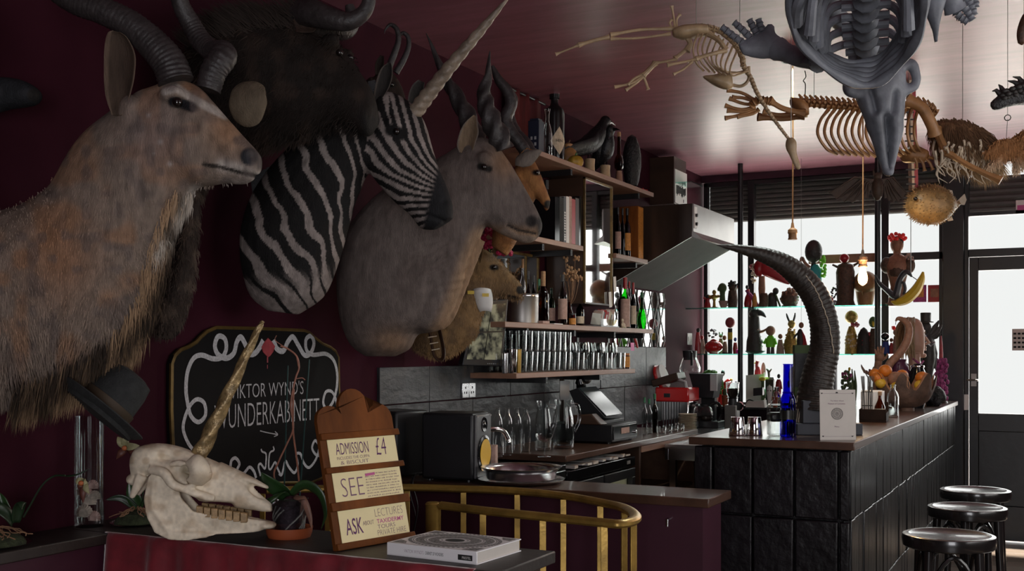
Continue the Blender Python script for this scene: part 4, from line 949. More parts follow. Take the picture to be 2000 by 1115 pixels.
for b0, h in ((.0, .02), (.114, .026), (.226, .018), (.326, .02)):
    MB().hexa([sc_(.0, b0), sc_(1.04, b0), sc_(1.04, b0, .012), sc_(.0, b0, .012), sc_(.0, b0+h), sc_(1.04, b0+h), sc_(1.04, b0+h, .009), sc_(.0, b0+h, .009)]).build('ledge', 'sign_wood', t, bev=.002)
def card(b0, b1):
    return MB().hexa([sc_(.08, b0, .001), sc_(.985, b0, .001), sc_(.985, b0, .003), sc_(.08, b0, .003), sc_(.08, b1, .001), sc_(.985, b1, .001), sc_(.985, b1, .003), sc_(.08, b1, .003)]).build('card', 'cream_card', t)
def st(body, a0, a1, b0, b1, mt, par, bold=0, shear=0): text(body, 'writing', mt, par, sc_(a0, b0, .0036), ax, su, (a1-a0)*SW, b1-b0, bold=bold, shear=shear)
def scrib(par, a0, a1, b0, b1, rows_, mt, seed):
    rs = random.Random(seed); mb = MB(); h = (b1-b0)/rows_
    for r in range(rows_):
        a = a0
        while a < a1-.02:
            wl_ = rs.uniform(.02, .07); bb0 = b0+(r+.2)*h
            aa = a
            while aa < min(a+wl_, a1):
                p, q = sc_(aa, bb0+rs.uniform(0, .1)*h, .0036), sc_(aa+rs.uniform(-.006, .01), bb0+h*rs.uniform(.45, .6), .0036)
                mb.ribbon([p, q], ax, .0005); 
                if rs.random() < .6: mb.ribbon([sc_(aa-.004, bb0+h*.25, .0037), sc_(aa+.008, bb0+h*.3, .0037)], su, .0004)
                aa += .0125
            a += wl_+.014
    mb.build('writing', mt, par, False)
c1 = card(.243, .328); c2 = card(.138, .226); c3 = card(.019, .114)
st('ADMISSION', .17, .60, .279, .314, 'ink_purple', c1, -.006); st('£4', .70, .84, .268, .322, 'ink_purple', c1, -.012)
st('INCLUDES THE CUPPA', .17, .60, .264, .273, 'ink_mid', c1, -.01); st('& BISCUIT', .21, .58, .249, .260, 'ink_mid', c1, -.01)
st('SEE', .17, .46, .153, .208, 'ink_mid', c2, -.02); scrib(c2, .50, .955, .142, .218, 9, 'ink_mid', 4)
q = MB().hexa([sc_(.50, .207, .0038), sc_(.63, .209, .0038), sc_(.63, .209, .0039), sc_(.50, .207, .0039), sc_(.5, .215, .0038), sc_(.63, .217, .0038), sc_(.63, .217, .0039), sc_(.5, .215, .0039)]).build('highlight', 'ink_pink', c2)
st('ASK', .15, .37, .040, .088, 'ink_purple', c3, .004); st('ABOUT', .375, .52, .062, .074, 'ink_purple', c3, -.01)
st('LECTURES', .55, .93, .082, .105, 'ink_mid', c3, -.025); st('TAXIDERMY', .56, .93, .061, .074, 'ink_pink', c3, .01); st('TOURS', .56, .80, .045, .057, 'ink_mid', c3, -.01); st('PRIVATE HIRE', .55, .94, .025, .041, 'ink_mid', c3, -.02)
# back strut
MB().hexa([sc_(.45, .0, -.16), sc_(.55, .0, -.16), sc_(.55, .0, -.14), sc_(.45, .0, -.14), sc_(.45, .30, -.02), sc_(.55, .30, -.02), sc_(.55, .30, -.014), sc_(.45, .30, -.014)]) 
# ------------------------------------------------------------------ big book
p0 = onz(757, 1083, TZ); p1 = onz(932, 1103, TZ); p2 = onz(1033, 1078, TZ)
a1 = (p1-p0); LW = a1.length; a1.normalize(); a2 = p2-p1; LD = a2.dot(UP.cross(a1)); a2 = UP.cross(a1).normalized()
if a2.y < 0: a2 = -a2
LD = abs(LD); BH = .036
t = thing('art_book', 'thick white hardback with engraved cover lying on the table', 'book', p0)
def bk_(a, b, c): return p0 + a1*a + a2*b + UP*c
def bbox(mb, a0, a1_, b0, b1_, c0, c1_): return mb.hexa([bk_(a0, b0, c0), bk_(a1_, b0, c0), bk_(a1_, b1_, c0), bk_(a0, b1_, c0), bk_(a0, b0, c1_), bk_(a1_, b0, c1_), bk_(a1_, b1_, c1_), bk_(a0, b1_, c1_)])
bbox(MB(), .004, LW-.004, .004, LD-.004, .003, BH-.003).build('pages', 'paper', t)
bbox(MB(), 0, LW, 0, LD, 0, .003).build('back_cover', 'book_white', t); cv = bbox(MB(), 0, LW, 0, LD, BH-.003, BH).build('front_cover', 'book_white', t)
sp = bbox(MB(), 0, LW, -.003, .003, 0, BH).build('spine', 'book_white', t, bev=.001)
text("VIKTOR WYND'S", 'lettering', 'ink_mid', sp, bk_(LW*.20, -.0034, .013), a1, UP, LW*.22, .009, bold=-.02); text('CABINET OF WONDERS', 'lettering', 'ink_black', sp, bk_(LW*.44, -.0034, .013), a1, UP, LW*.20, .009)
bbox(MB(), LW*.80, LW*.955, -.0036, -.003, .009, .024).build('publisher_block', 'ink_black', sp); text('PRESTEL', 'lettering', 'white', sp, bk_(LW*.845, -.0040, .0125), a1, UP, LW*.095, .007)
cc = bk_(LW*.5, LD*.5, BH+.0005)
def ringm(r0, r1, dash=0, n=72, zo=0):
    mb = MB()
    for k_ in range(n):
        if dash and k_ % 2: continue
        q0, q1 = 2*PI*k_/n, 2*PI*(k_+1)/n; mb.add([cc+(a1*math.cos(q)*r+a2*math.sin(q)*r*LD/LW)+UP*zo for q, r in ((q0, r0), (q1, r0), (q1, r1), (q0, r1))], [(0, 1, 2, 3)])
    return mb
eng = mat('engraving', (.34, .33, .33), .6, col2=(.02, .02, .02), var=.5, scale=170, det=3)
ringm(.0, LW*.10).build('engraving_eye', 'ink_black', cv, False); ringm(LW*.16, LW*.27).build('engraving_ring', eng, cv, False); ringm(LW*.31, LW*.40, zo=.0001).build('engraving_ring', eng, cv, False)
for r in (.13, .29, .42, .44): ringm(LW*r, LW*(r+.006), zo=.0002).build('engraving_line', 'ink_black', cv, False)
ringm(LW*.45, LW*.475, 1, 120).build('engraving_border', 'ink_black', cv, False)
for i in (0, 1):
    for j in (0, 1):
        u0, v0 = (.02, .14) if not i else (.86, .98), 0
        s_ = 1 if i else -1; q_ = 1 if j else -1
        c_ = bk_(LW*.5+s_*LW*.47, LD*.5+q_*LD*.46, BH+.0006); MB().add([c_, c_-a1*(s_*LW*.16), c_-a1*(s_*.03)-a2*(q_*.03), c_-a2*(q_*LD*.18)], [(0, 1, 2, 3)]).build('engraving_corner', eng, cv, False)

# ------------------------------------------------------------------ brass stair rail
RZ = .95
t = thing('brass_stair_rail', 'curved brass handrail around the stairwell in front of the half wall', 'railing', (-1.9, 3.6, 0))
back = [onz(x, y, RZ) for x, y in ((520, 958), (600, 955), (700, 953), (800, 952), (905, 955), (1008, 959), (1100, 968), (1173, 981), (1215, 991), (1238, 1004), (1238, 1016), (1212, 1023), (1180, 1021), (1060, 1009), (943, 997), (862, 987))]
q = smooth_path([tuple(p) for p in back], 6)
MB().tube(q, .015, 10, flat=1.4).build('handrail', 'brass', t)
for px, py in ((795, 953), (905, 956), (1010, 960), (1100, 969), (1172, 982), (1219, 994), (1237, 1009), (1180, 1021), (1060, 1009), (943, 997), (513, 958), (640, 955)):
    p = onz(px, py, RZ); MB().box(-.011, .011, -.005, .005, 0, RZ-.012, Matrix.Translation((p.x, p.y, 0)) @ Matrix.Rotation(YAW+.3*(px > 1200), 4, 'Z')).build('baluster', 'brass', t, bev=.001)
p = onz(846, 986, RZ); MB().lathe([(.028, 0), (.028, RZ), (.030, RZ+.003), (.024, RZ+.01), (.002, RZ+.013)], 20, o=(p.x, p.y, 0)).build('newel_post', 'brass', t)
MB().tube([onz(520, 1042, .62), onz(660, 1034, .62)], .012, 8).build('lower_rail', 'brass', t)

# ------------------------------------------------------------------ loudspeakers
def speaker(loc, rz, label, sc=1):
    t = thing('loudspeaker', label, 'speaker', (0, 0, 0), 'pair of studio loudspeakers'); w_, d_, h_ = .095, .12, .29
    MB().box(-d_, d_, -w_, w_, .006, h_).build('cabinet', 'black_plastic', t, bev=.012)
    MB().box(d_-.004, d_+.012, -w_+.006, w_-.006, .012, h_-.006).build('baffle', mat('baffle_grey', (.055, .055, .058), .4) if 'baffle_grey' not in M else 'baffle_grey', t, bev=.008)
    Ry = Matrix.Rotation(PI/2, 3, 'Y')
    MB().lathe([(.078, 0), (.078, .006), (.066, .008), (.062, .002)], 28, M=Ry, o=(d_+.010, 0, .115)).build('woofer_ring', 'black_gloss', t)
    MB().lathe([(.062, .008), (.045, -.002), (.022, -.012), (.018, -.006), (.001, -.002)], 28, M=Ry, o=(d_+.012, 0, .115)).build('woofer_cone', mat('cone_yellow', (.62, .36, .02), .4) if 'cone_yellow' not in M else 'cone_yellow', t)
    MB().lathe([(.034, 0), (.030, .006), (.016, .001), (.012, .006), (.001, .009)], 20, M=Ry, o=(d_+.010, 0, .238)).build('tweeter', 'black_gloss', t)
    for y in (-w_+.018, w_-.018):
        for z in (.025, .275): MB().lathe([(.005, 0), (.004, .003)], 8, M=Ry, o=(d_+.011, y, z)).build('screw', 'steel_dull', t)
    for x in (-.09, .09):
        for y in (-.07, .07): MB().lathe([(.01, 0), (.01, .006)], 8, o=(x, y, 0)).build('foot', 'black_plastic', t)
    return place(t, loc, rz)
sp1 = ony(890, 930, 4.19); speaker((sp1.x, 4.19, .95), math.radians(7), 'black loudspeaker with yellow woofer on the half wall')
sp2 = ony(785, 900, 4.62); speaker((-2.73, 4.215, .95), math.radians(160), 'black loudspeaker standing behind its twin, beside the wooden sign')
MB().tube(smooth_path([tuple(C(808, 905, 4.7)), tuple(C(812, 860, 4.75)), tuple(C(822, 842, 4.8))], 5), .002, 5)
# cables by the speakers
for i, pth in enumerate(([(806, 930), (800, 960), (812, 1010), (803, 1050)], [(812, 925), (806, 945), (816, 990), (808, 1040)])):
    q = smooth_path([tuple(ony(x, y, 4.03)) for x, y in pth], 5); tag(MB().tube(q, .003, 6).build('cable', 'black_plastic'), ['black cable looping down from the half wall cap', 'second black cable hanging beside the looping one'][i], 'cable', 'speaker cables')
# steel trays
pt = onz(1018, 932, .95); pt.y = 4.2; pt = V((ony(1018, 932, 4.2).x, 4.2, .95))
t = thing('steel_tray', 'wide flat steel tray at the bottom of the pair on the half wall', 'tray', pt, 'stacked steel trays')
MB().lathe([(.12, 0), (.17, .006), (.182, .014), (.184, .018), (.178, .018), (.165, .012), (.115, .006), (.001, .005)], 40, o=pt).build('pan', 'steel', t)
t = thing('steel_tray', 'deep round steel tray nested on top of the flat one', 'tray', pt+V((0, 0, .019)), 'stacked steel trays')
MB().lathe([(.145, 0), (.15, .028), (.16, .040), (.172, .046), (.173, .049), (.160, .047), (.148, .036), (.140, .006), (.001, .005)], 40, o=pt+V((0, 0, .019))).build('pan', 'steel', t)

# ------------------------------------------------------------------ socket, monitor, hat
def plate(px, py, label, n=2, x=XL+.018, dz=0):
    p = onx(px, py, x); t = thing('wall_socket', label, 'socket', p)
    for k_ in range(n):
        bb(x, x+.008, p.y-.075*n/2+.075*k_, p.y-.075*n/2+.075*k_+.072, p.z-.04, p.z+.04).build('plate', 'steel', t, bev=.002)
        for dy, dz_ in ((0, .015), (-.012, -.012), (.012, -.012)): bb(x+.008, x+.0095, p.y-.075*n/2+.075*k_+.033+dy, p.y-.075*n/2+.075*k_+.039+dy, p.z+dz_-.006, p.z+dz_+.006).build('hole', 'ink_black', t)
    return t
plate(914, 762, 'double steel socket on the slate behind the loudspeaker')
t = thing('monitor', 'wall-hung monitor showing grey camera views below the deer', 'monitor', C(945, 715, 5.85))
qc = [(903, 714, 5.80), (981, 716, 5.97), (993, 584, 6.01), (930, 590, 5.84)]
fp = [C(*q) for q in qc]; nn = (fp[1]-fp[0]).cross(fp[3]-fp[0]).normalized()
if nn.dot(FW) > 0: nn = -nn
MB().hexa([p-nn*.04 for p in fp]+fp).build('case', 'black_plastic', t, bev=.006)
fi = lambda u, v_: (fp[0]*(1-u)+fp[1]*u)*(1-v_)+(fp[3]*(1-u)+fp[2]*u)*v_
ms = mat('screen_view', (.01, .01, .01), .15, coat=.3)
nt = ms.node_tree; b_ = nt.nodes['Principled BSDF']; tc = nt.nodes.new('ShaderNodeTexCoord'); nz = nt.nodes.new('ShaderNodeTexNoise'); nz.inputs['Scale'].default_value = 16; nz.inputs['Detail'].default_value = 4
rp = nt.nodes.new('ShaderNodeValToRGB'); rp.color_ramp.elements[0].position = .42; rp.color_ramp.elements[0].color = (.02, .02, .018, 1); rp.color_ramp.elements[1].position = .62; rp.color_ramp.elements[1].color = (.33, .31, .20, 1)
nt.links.new(tc.outputs['Object'], nz.inputs[0]); nt.links.new(nz.outputs[0], rp.inputs[0]); nt.links.new(rp.outputs[0], b_.inputs['Emission Color']); b_.inputs['Emission Strength'].default_value = .55
for i in range(2):
    for j in range(2):
        u0, u1, v0, v1 = .07+.44*i, .49+.44*i, .10+.43*j, .51+.43*j
        MB().add([fi(u0, v0)+nn*.0015, fi(u1, v0)+nn*.0015, fi(u1, v1)+nn*.0015, fi(u0, v1)+nn*.0015], [(0, 1, 2, 3)]).build('picture', 'screen_view', t, False)
for k_ in range(6): q = fi(.62+k_*.05, .04)+nn*.001; MB().ell(q, .003, 6, 4).build('button', 'gold_paint' if k_ == 5 else 'pale_grey', t)
MB().tube([fi(.5, .5)-nn*.03, fi(.5, .5)-nn*.2, V((XL, 5.0, 1.55))], .02, 8).build('arm', 'black_plastic', t)
# felt hat hung below the mane
fh = Fr(205, 780, 3.3, 0)
t = thing('felt_hat', 'dark felt trilby hanging on the wall under the kudu mane', 'hat', fh(205, 850))
mat('felt', (.022, .024, .024), .9, var=.35, scale=40, bump=.3, bscale=150); mat('hat_band', (.05, .033, .018), .7)
axh = (fh(246, 722)-fh(172, 815)+FW*.06).normalized(); Rm = axh.to_track_quat('Z', 'Y').to_matrix()
oc = fh(196, 806)
SCH = 1.22
MB().lathe([(.118, -.01), (.122, 0), (.112, .006), (.085, .004), (.083, .012), (.080, .04), (.074, .085), (.064, .115), (.04, .122), (.02, .108), (.001, .104)], 32, M=Rm @ Matrix.Diagonal((SCH, .8*SCH, SCH)), o=oc).build('crown', 'felt', t)
MB().lathe([(.0835, .012), (.0835, .038), (.082, .038)], 32, M=Rm @ Matrix.Diagonal((1.01*SCH, .81*SCH, SCH)), o=oc, cap=False).build('band', 'hat_band', t)
MB().lathe([(.083, .004), (.115, .004), (.135, .016), (.137, .013), (.118, -.002), (.083, -.004)], 36, M=Rm @ Matrix.Diagonal((SCH, .85*SCH, SCH)), o=oc).build('brim', 'felt', t)
# glass tube of sea shells
pv = onz(190, 1024, TZ); pv = V((-2.88, pv.y, TZ)); pv = V((-2.935, 2.665, TZ))
kk = depth(pv)/F
t = thing('glass_cylinder', 'tall clear glass cylinder holding sea shells beneath the hat', 'vase', pv)
hgt = 215*kk; MB().lathe([(.045, 0), (.047, .004), (.047, hgt), (.0445, hgt), (.0445, .012), (.001, .010)], 28, o=pv).build('glass', 'clear_glass', t)
mat('shell', (.50, .40, .34), .5, var=.4, scale=30, bump=.2); mat('shell_pink', (.48, .30, .27), .5, var=.4, scale=30)
for i, (dx, dz, r, mt, lab) in enumerate(((-.018, .045, .028, 'shell', 'fan-ribbed cream scallop lowest in the glass cylinder'), (.022, .03, .022, 'shell_pink', 'brownish scallop at the bottom right in the cylinder'), (.0, .085, .026, 'shell', 'white folded shell in the middle of the cylinder'), (-.02, .115, .025, 'shell_pink', 'pinkish scallop leaning at the upper left of the shells'), (.024, .10, .020, 'shell', 'pale spiral shell on the right of the pile'), (.016, .135, .02, 'shell_pink', 'small fluted shell on top of the cylinder pile'))):
    c_ = pv+RT*dx*.8+UP*dz-FW*.004; mb = MB(); rings = []
    for j in range(2):
        rg = []
        for q_ in range(25):
            an = PI*(-.15)+PI*1.3*q_/24; rr = r*(1+.06*math.cos(q_*PI))
            rg.append((math.cos(an)*rr, math.sin(an)*rr))
        rings.append(rg)
    vs = [c_+UP*(-r*.5)-FW*.004]; 
    for a_, b_2 in rings[0]: vs.append(c_+RT*a_*.55+UP*b_2*.55-FW*(r*.45))
    for a_, b_2 in rings[0]: vs.append(c_+RT*a_+UP*b_2)
    fs = [(0, 1+q_, 2+q_) for q_ in range(24)]+[(1+q_, 26+q_, 27+q_, 2+q_) for q_ in range(24)]+[tuple(range(50, 25, -1))+(0,)]
    o = MB().add(vs, fs).build('sea_shell', mt, ang=25); tag(o, lab, 'shell', 'shells in the glass cylinder')
# moss plates with orchids
mat('moss', (.035, .045, .018), .95, var=.6, scale=50, bump=1, bscale=80); mat('leaf_dark', (.014, .032, .013), .4, var=.3); mat('flower', (.32, .30, .16), .6, var=.3, scale=60); mat('flower_dark', (.10, .03, .02), .5); mat('dry_root', (.26, .14, .075), .7, var=.4, scale=40)
def moss_plate(pc, r, label, seed):
    t = thing('orchid_plate', label, 'plant', pc); rs = random.Random(seed)
    MB().lathe([(r*.6, 0), (r*.98, .006), (r, .010), (r*.9, .009), (.001, .006)], 32, o=pc).build('dish', 'clear_glass', t)
    vs = MB().lathe([(r*.86, .007), (r*.8, .02), (r*.6, .035), (r*.3, .043), (.001, .045)], 28, o=pc).build('moss', 'moss', t)
    rt = MB()
    for i in range(16):
        a = rs.random()*6.28; L = r*rs.uniform(.5, 1.05); P = [pc+V((0, 0, .05))]
        for j in range(1, 6): P.append(pc+V((math.cos(a+rs.uniform(-.2, .2))*L*j/5, math.sin(a+rs.uniform(-.2, .2))*L*j/5, .058-.006*j+rs.uniform(0, .012))))
        rt.tube(smooth_path([tuple(p) for p in P], 3), .0017, 5)
    rt.build('roots', 'dry_root', t); return t
pA = onx(30, 1058, -2.885); pA = V((-2.885, onz(25, 1052, TZ).y, TZ)); dA = 3.45
pA = V((-2.885, 2.26, TZ)); fa = Fr(25, 1050, depth(pA)); 
t = moss_plate(pA, .105, 'mossy glass plate with a drooping orchid at the far left', 1)
leaf([(30, 1020, 0), (38, 990, .01), (50, 976, .03), (56, 992, .05)], 12, 'leaf_dark', fa, t, lat=V(RT*.6+FW*.6).normalized())
leaf([(28, 1022, .01), (20, 1000, .03), (5, 988, .05), (-12, 1000, .06)], 13, 'leaf_dark', fa, t, lat=V(UP*.8+FW*.6).normalized()); leaf([(24, 1020, 0), (8, 980, .0), (0, 962, 0)], 9, 'leaf', fa, t, lat=V(RT).normalized())
q = smooth_path([(46, 1010, 0), (60, 985, 0), (82, 948, 0), (105, 930, 0), (130, 928, .01)], 6); MB().tube([fa(*p) for p in q], .003, 6).build('flower_stem', 'leaf_dark', t)
def bloom(fr, x, y, s, par, ups):
    for i, (dx, dy) in enumerate(ups): leaf([(x, y, 0), (x+dx*.5*s, y+dy*.5*s, .015), (x+dx*s, y+dy*s, .01)], 7*s, 'flower' if i % 2 == 0 else 'flower_dark', fr, par, name='petal', lat=V(RT*abs(dy)-UP*dx*(1 if dy <= 0 else -1)+FW*.2).normalized())
    MB().ell(fr(x, y+2, .02), .008*s, 8, 6).build('flower_lip', mat('lip_orange', (.42, .12, .04), .5) if 'lip_orange' not in M else 'lip_orange', par)
leaf([(128, 928, 0), (150, 925, .0), (174, 915, 0)], 7, 'leaf_dark', fa, t, lat=V(FW)); bloom(fa, 163, 940, 1.0, t, [(-12, -4), (-8, 14), (14, 24), (2, 42), (10, 2)])
pB = V((-2.825, 2.765, TZ)); fb = Fr(250, 1020, depth(pB))
t = moss_plate(pB, .085, 'mossy plate with a pale orchid beside the skull', 2)
gx = 1000+F*(pB-EY).dot(RT)/depth(pB); gy = HZ-F*(pB.z-EYE)/depth(pB)
fb = Fr(gx, gy, depth(pB))
ox = gx-250; oy = gy-1018
def sh(l): return [(a+ox, b+oy, c) for a, b, c in l]
leaf(sh([(255, 985, 0), (246, 958, .01), (238, 930, .01)]), 14, 'leaf', fb, t, lat=V(RT*.9+UP*.3).normalized())
leaf(sh([(255, 988, 0), (268, 965, .02), (290, 958, .03)]), 8, 'leaf_dark', fb, t, lat=V(RT*.5+UP*.8).normalized()); leaf(sh([(252, 988, 0), (225, 965, .02), (195, 968, .03)]), 8, 'leaf_dark', fb, t, lat=V(UP*.9+RT*.2).normalized())
q = smooth_path(sh([(258, 985, 0), (262, 930, -.02), (255, 890, -.02), (238, 865, 0)]), 6); MB().tube([fb(*p) for p in q], .003, 6).build('flower_stem', 'leaf_dark', t)
bloom(fb, 230+ox, 866+oy, 1.1, t, [(-14, -18), (-16, 22), (26, -2), (28, 18), (2, -20)])
# ------------------------------------------------------------------ bottles and glassware
def tglass(name, c, spec=.22): return mat(name, (1, 1, 1), .03, trans=c, spec=spec)
tglass('glass_green', (.05, .42, .05), .12); tglass('glass_amber', (.30, .10, .02), .12); tglass('glass_dark', (.035, .03, .03), .16); tglass('glass_blue', (.02, .04, .75), .12); tglass('glass_red', (.45, .02, .03), .14); tglass('glass_smoke', (.35, .33, .30), .2)
mat('cork', (.36, .20, .10), .8, var=.3, scale=60); mat('red_wax', (.36, .02, .02), .35); mat('green_wax', (.02, .13, .05), .4); mat('black_cap', (.012, .012, .012), .35); mat('cream_label', (.55, .45, .33), .7, var=.25, scale=60); mat('pink_label', (.42, .27, .22), .7, var=.25, scale=60); mat('orange_label', (.55, .23, .04), .6, var=.3, scale=60); mat('amber_plastic', (.42, .14, .03), .3)
PROF = {
 'wine':   [(.96, 0), (1, .01), (1, .60), (.92, .66), (.55, .73), (.36, .78), (.33, .97), (.36, .98), (.36, 1)],
 'spirit': [(.95, 0), (1, .01), (1, .58), (.9, .66), (.5, .74), (.32, .79), (.30, .98), (.36, .985), (.36, 1)],
 'round':  [(.7, 0), (.85, .02), (1, .16), (1, .30), (.8, .45), (.5, .56), (.30, .66), (.26, .97), (.32, .98), (.32, 1)],
 'taper':  [(.85, 0), (.9, .01), (1, .35), (.92, .5), (.6, .62), (.34, .74), (.30, .97), (.36, .98), (.36, 1)],
 'carafe': [(.8, 0), (1, .04), (1, .45), (.75, .60), (.40, .75), (.42, .88), (.62, 1)],
 'swing':  [(.95, 0), (1, .01), (1, .66), (.9, .76), (.5, .86), (.42, .9), (.42, .97), (.52, .975), (.52, 1)],
 'jar':    [(.95, 0), (1, .01), (1, .84), (.88, .9), (.88, 1)],
}
def bottle(px, ytop, w, x, zb_, label, kind='wine', gm='glass_dark', cap='black_cap', lab='cream_label', lr=(.12, .45), grp='spirit bottles on the wall shelf', name='bottle', cat='bottle', y=None, caph=.1, n=16):
    p = onx(px, 600, x) if y is None else ony(px, 600, y); D = depth(p); z1 = EYE+(HZ-ytop)*D/F; H = z1-zb_; R = w*D/F/2
    o = V((p.x, p.y, zb_)); t = thing(name, label, cat, o, grp)
    pr = [(r*R, z*H*(1-caph*.4)) for r, z in PROF[kind]]; top = pr[-1][1]
    MB().lathe(pr, n, o=o).build('glass', gm, t)
    if cap:
        rr = pr[-1][0]*1.12; MB().lathe([(rr, top-H*caph), (rr*1.02, top), (rr*1.02, H), (rr*.8, H+.001)], 12, o=o).build('cap', cap, t)
    if lab:
        MB().lathe([(R*1.012, H*lr[0]), (R*1.012, H*lr[1])], n, o=o, cap=False).build('paper_label', lab, t)
    return t
ZB = 1.66
B = bottle
B(1021, 506, 12, -2.86, ZB, 'tall clear cork-topped bottle left of the steel bucket', 'spirit', 'clear_glass', 'cork', None)
B(1032, 530, 10, -2.86, ZB, 'slim amber bottle rising behind the steel bucket', 'spirit', 'glass_amber', 'black_cap', None)
B(1042, 538, 12, -2.88, ZB, 'dark slim bottle behind the right corner of the bucket', 'wine', 'glass_dark', 'black_cap', 'pink_label')
B(1053, 545, 13, -2.90, ZB, 'green bottle half hidden beside the whisky bottle', 'wine', 'glass_green', 'green_wax', None)
B(1061, 530, 23, -2.79, ZB, 'brown whisky bottle with cream neck right of the steel bucket', 'spirit', 'glass_amber', 'cork', None, caph=.2)
B(1077, 560, 15, -2.87, ZB, 'green glass bottle between whisky and labelled bottle', 'wine', 'glass_green', None, 'pink_label')
B(1099, 536, 18, -2.79, ZB, 'clear-necked rum bottle with tall pale pink label', 'spirit', 'glass_smoke', 'black_cap', 'pink_label', (.12, .52))
B(1110, 552, 14, -2.88, ZB, 'dark bottle standing behind the rum bottle', 'wine', 'glass_dark', 'black_cap', None)
B(1133, 582, 16, -2.80, ZB, 'dark bottle with pale band left of the card tray', 'spirit', 'glass_dark', 'black_cap', 'cream_label', (.1, .35))
B(1213, 556, 12, -2.88, ZB, 'black-capped bottle behind the big red-topped green bottle', 'wine', 'glass_dark', 'black_cap', None)
B(1221, 542, 19, -2.78, ZB, 'big green bottle with red wax cap and brown label', 'spirit', 'glass_green', 'red_wax', 'pink_label', (.03, .58), caph=.16)
B(1229, 550, 10, -2.88, ZB, 'thin bottle squeezed behind two red-capped ones', 'wine', 'glass_dark', 'red_wax', None)
B(1237, 552, 11, -2.78, ZB, 'narrow dark bottle with a red cap near the shelf end', 'wine', 'glass_dark', 'red_wax', 'cream_label', (.1, .5), caph=.18)
B(1244, 566, 10, -2.84, ZB, 'narrow dark bottle touching the round green one', 'wine', 'glass_dark', 'black_cap', 'pink_label')
B(1254, 571, 19, -2.78, ZB, 'bulbous green liqueur bottle at the right end of the shelf', 'round', 'glass_green', 'green_wax', None)
B(1118, 612, 14, -2.76, ZB, 'small square red spice jar in front of the dried flowers', 'jar', 'glass_red', 'black_cap', 'orange_label', (.1, .6), name='spice_jar', cat='jar', grp=None)
# steel bucket
p = onx(1020, 600, -2.82); t = thing('steel_bucket', 'brushed steel bucket at the left end of the bottle shelf', 'bucket', (p.x, p.y, ZB))
MB().lathe([(.088, 0), (.092, .003), (.092, .165), (.094, .168), (.090, .168), (.088, .006), (.001, .005)], 28, o=(p.x, p.y, ZB)).build('pail', 'steel_dull', t); MB().lathe([(.0935, .150), (.095, .155), (.0935, .16)], 28, o=(p.x, p.y, ZB), cap=False).build('rim_band', 'steel', t)
# dried flowers in a vase
p = onx(1112, 600, -2.80); t = thing('dried_flowers', 'brown dried flowers in a slim bottle before the mirror', 'plant', (p.x, p.y, ZB)); rs = random.Random(4)
MB().lathe([(.03, 0), (.032, .06), (.012, .11), (.012, .16)], 14, o=(p.x, p.y, ZB)).build('vase', 'glass_amber', t)
for i in range(14):
    a = rs.random()*6.28; r = rs.uniform(.02, .10); h = rs.uniform(.28, .42); P = [V((p.x, p.y, ZB+.12)), V((p.x+math.cos(a)*r*.3+.02, p.y+math.sin(a)*r*.4, ZB+h*.6)), V((p.x+max(-.09, math.cos(a)*r*.6)+.03, p.y+math.sin(a)*r, ZB+h))]
    MB().tube(smooth_path([tuple(q) for q in P], 4), .0016, 5).build('stalk', 'dry_root', t)
    mb = MB()
    for j in range(6): mb.ell(P[2]+V((rs.uniform(-.016, .016), rs.uniform(-.02, .02), rs.uniform(-.012, .016))), (.008, .008, .010), 6, 4)
    mb.build('flower_head', 'cork', t)
# card tray
p = onx(1174, 640, -2.77); t = thing('card_tray', 'clear tray on the bottle shelf full of little cards', 'tray', (p.x, p.y, ZB))
b_ = MB(); L_ = .145
b_.box(p.x-.06, p.x+.06, p.y-L_, p.y+L_, ZB, ZB+.012); b_.box(p.x+.056, p.x+.06, p.y-L_, p.y+L_, ZB, ZB+.05); b_.box(p.x-.06, p.x+.06, p.y-L_, p.y-L_+.004, ZB, ZB+.11); b_.box(p.x-.06, p.x+.06, p.y+L_-.004, p.y+L_, ZB, ZB+.11)
b_.build('box', 'clear_glass', t); bb(p.x-.07, p.x+.065, p.y-L_-.01, p.y+L_+.01, ZB, ZB+.008).build('base', 'grey_plastic', t)
rs = random.Random(9); cm = ['paper', 'pink_label', 'white', 'grey_plastic', 'red_wax', 'paper', 'blood', 'paper', 'cream_label', 'slate_pale']
for i in range(12):
    y = p.y-.125+i*.02; q = Matrix.Translation((p.x+.01, y, ZB+.014)) @ Matrix.Rotation(-.45+rs.uniform(-.1, .1), 4, 'X') @ Matrix.Rotation(.35+rs.uniform(-.2, .2), 4, 'Z')
    tag(MB().box(-.03, .03, -.001, .001, 0, rs.uniform(.075, .12), q).build('gift_card', cm[i % 10]), '%s little card from the left leaning in the clear tray' % ORD[i], 'card', 'cards in the clear tray')
for i, (px, py, lab) in enumerate(((1201, 555, 'blank paper tag hanging on the mirror edge'), (1192, 585, 'long receipt strip tucked behind the card tray'))):
    q = onx(px, py, -2.715); tag(MB().box(-.001, .001, -.022, .022, -.05, .05, Matrix.Translation(q) @ Matrix.Rotation(.12, 4, 'X')).build('paper_tag', 'paper'), lab, 'tag')
p = onx(1217, 640, -2.74); t = thing('bone_figurine', 'tiny pale animal figurine at the front of the bottle shelf', 'figurine', (p.x, p.y, ZB))
MB().ell((p.x, p.y, ZB+.018), (.014, .026, .018)).ell((p.x, p.y-.012, ZB+.05), (.009, .010, .014)).tube([(p.x, p.y-.01, ZB+.02), (p.x, p.y-.013, ZB+.05)], .007, 8).build('body', 'cream_label', t); MB().tube([(p.x, p.y+.02, ZB+.01), (p.x, p.y+.05, ZB+.006)], .005, 6).build('tail', 'cream_label', t)
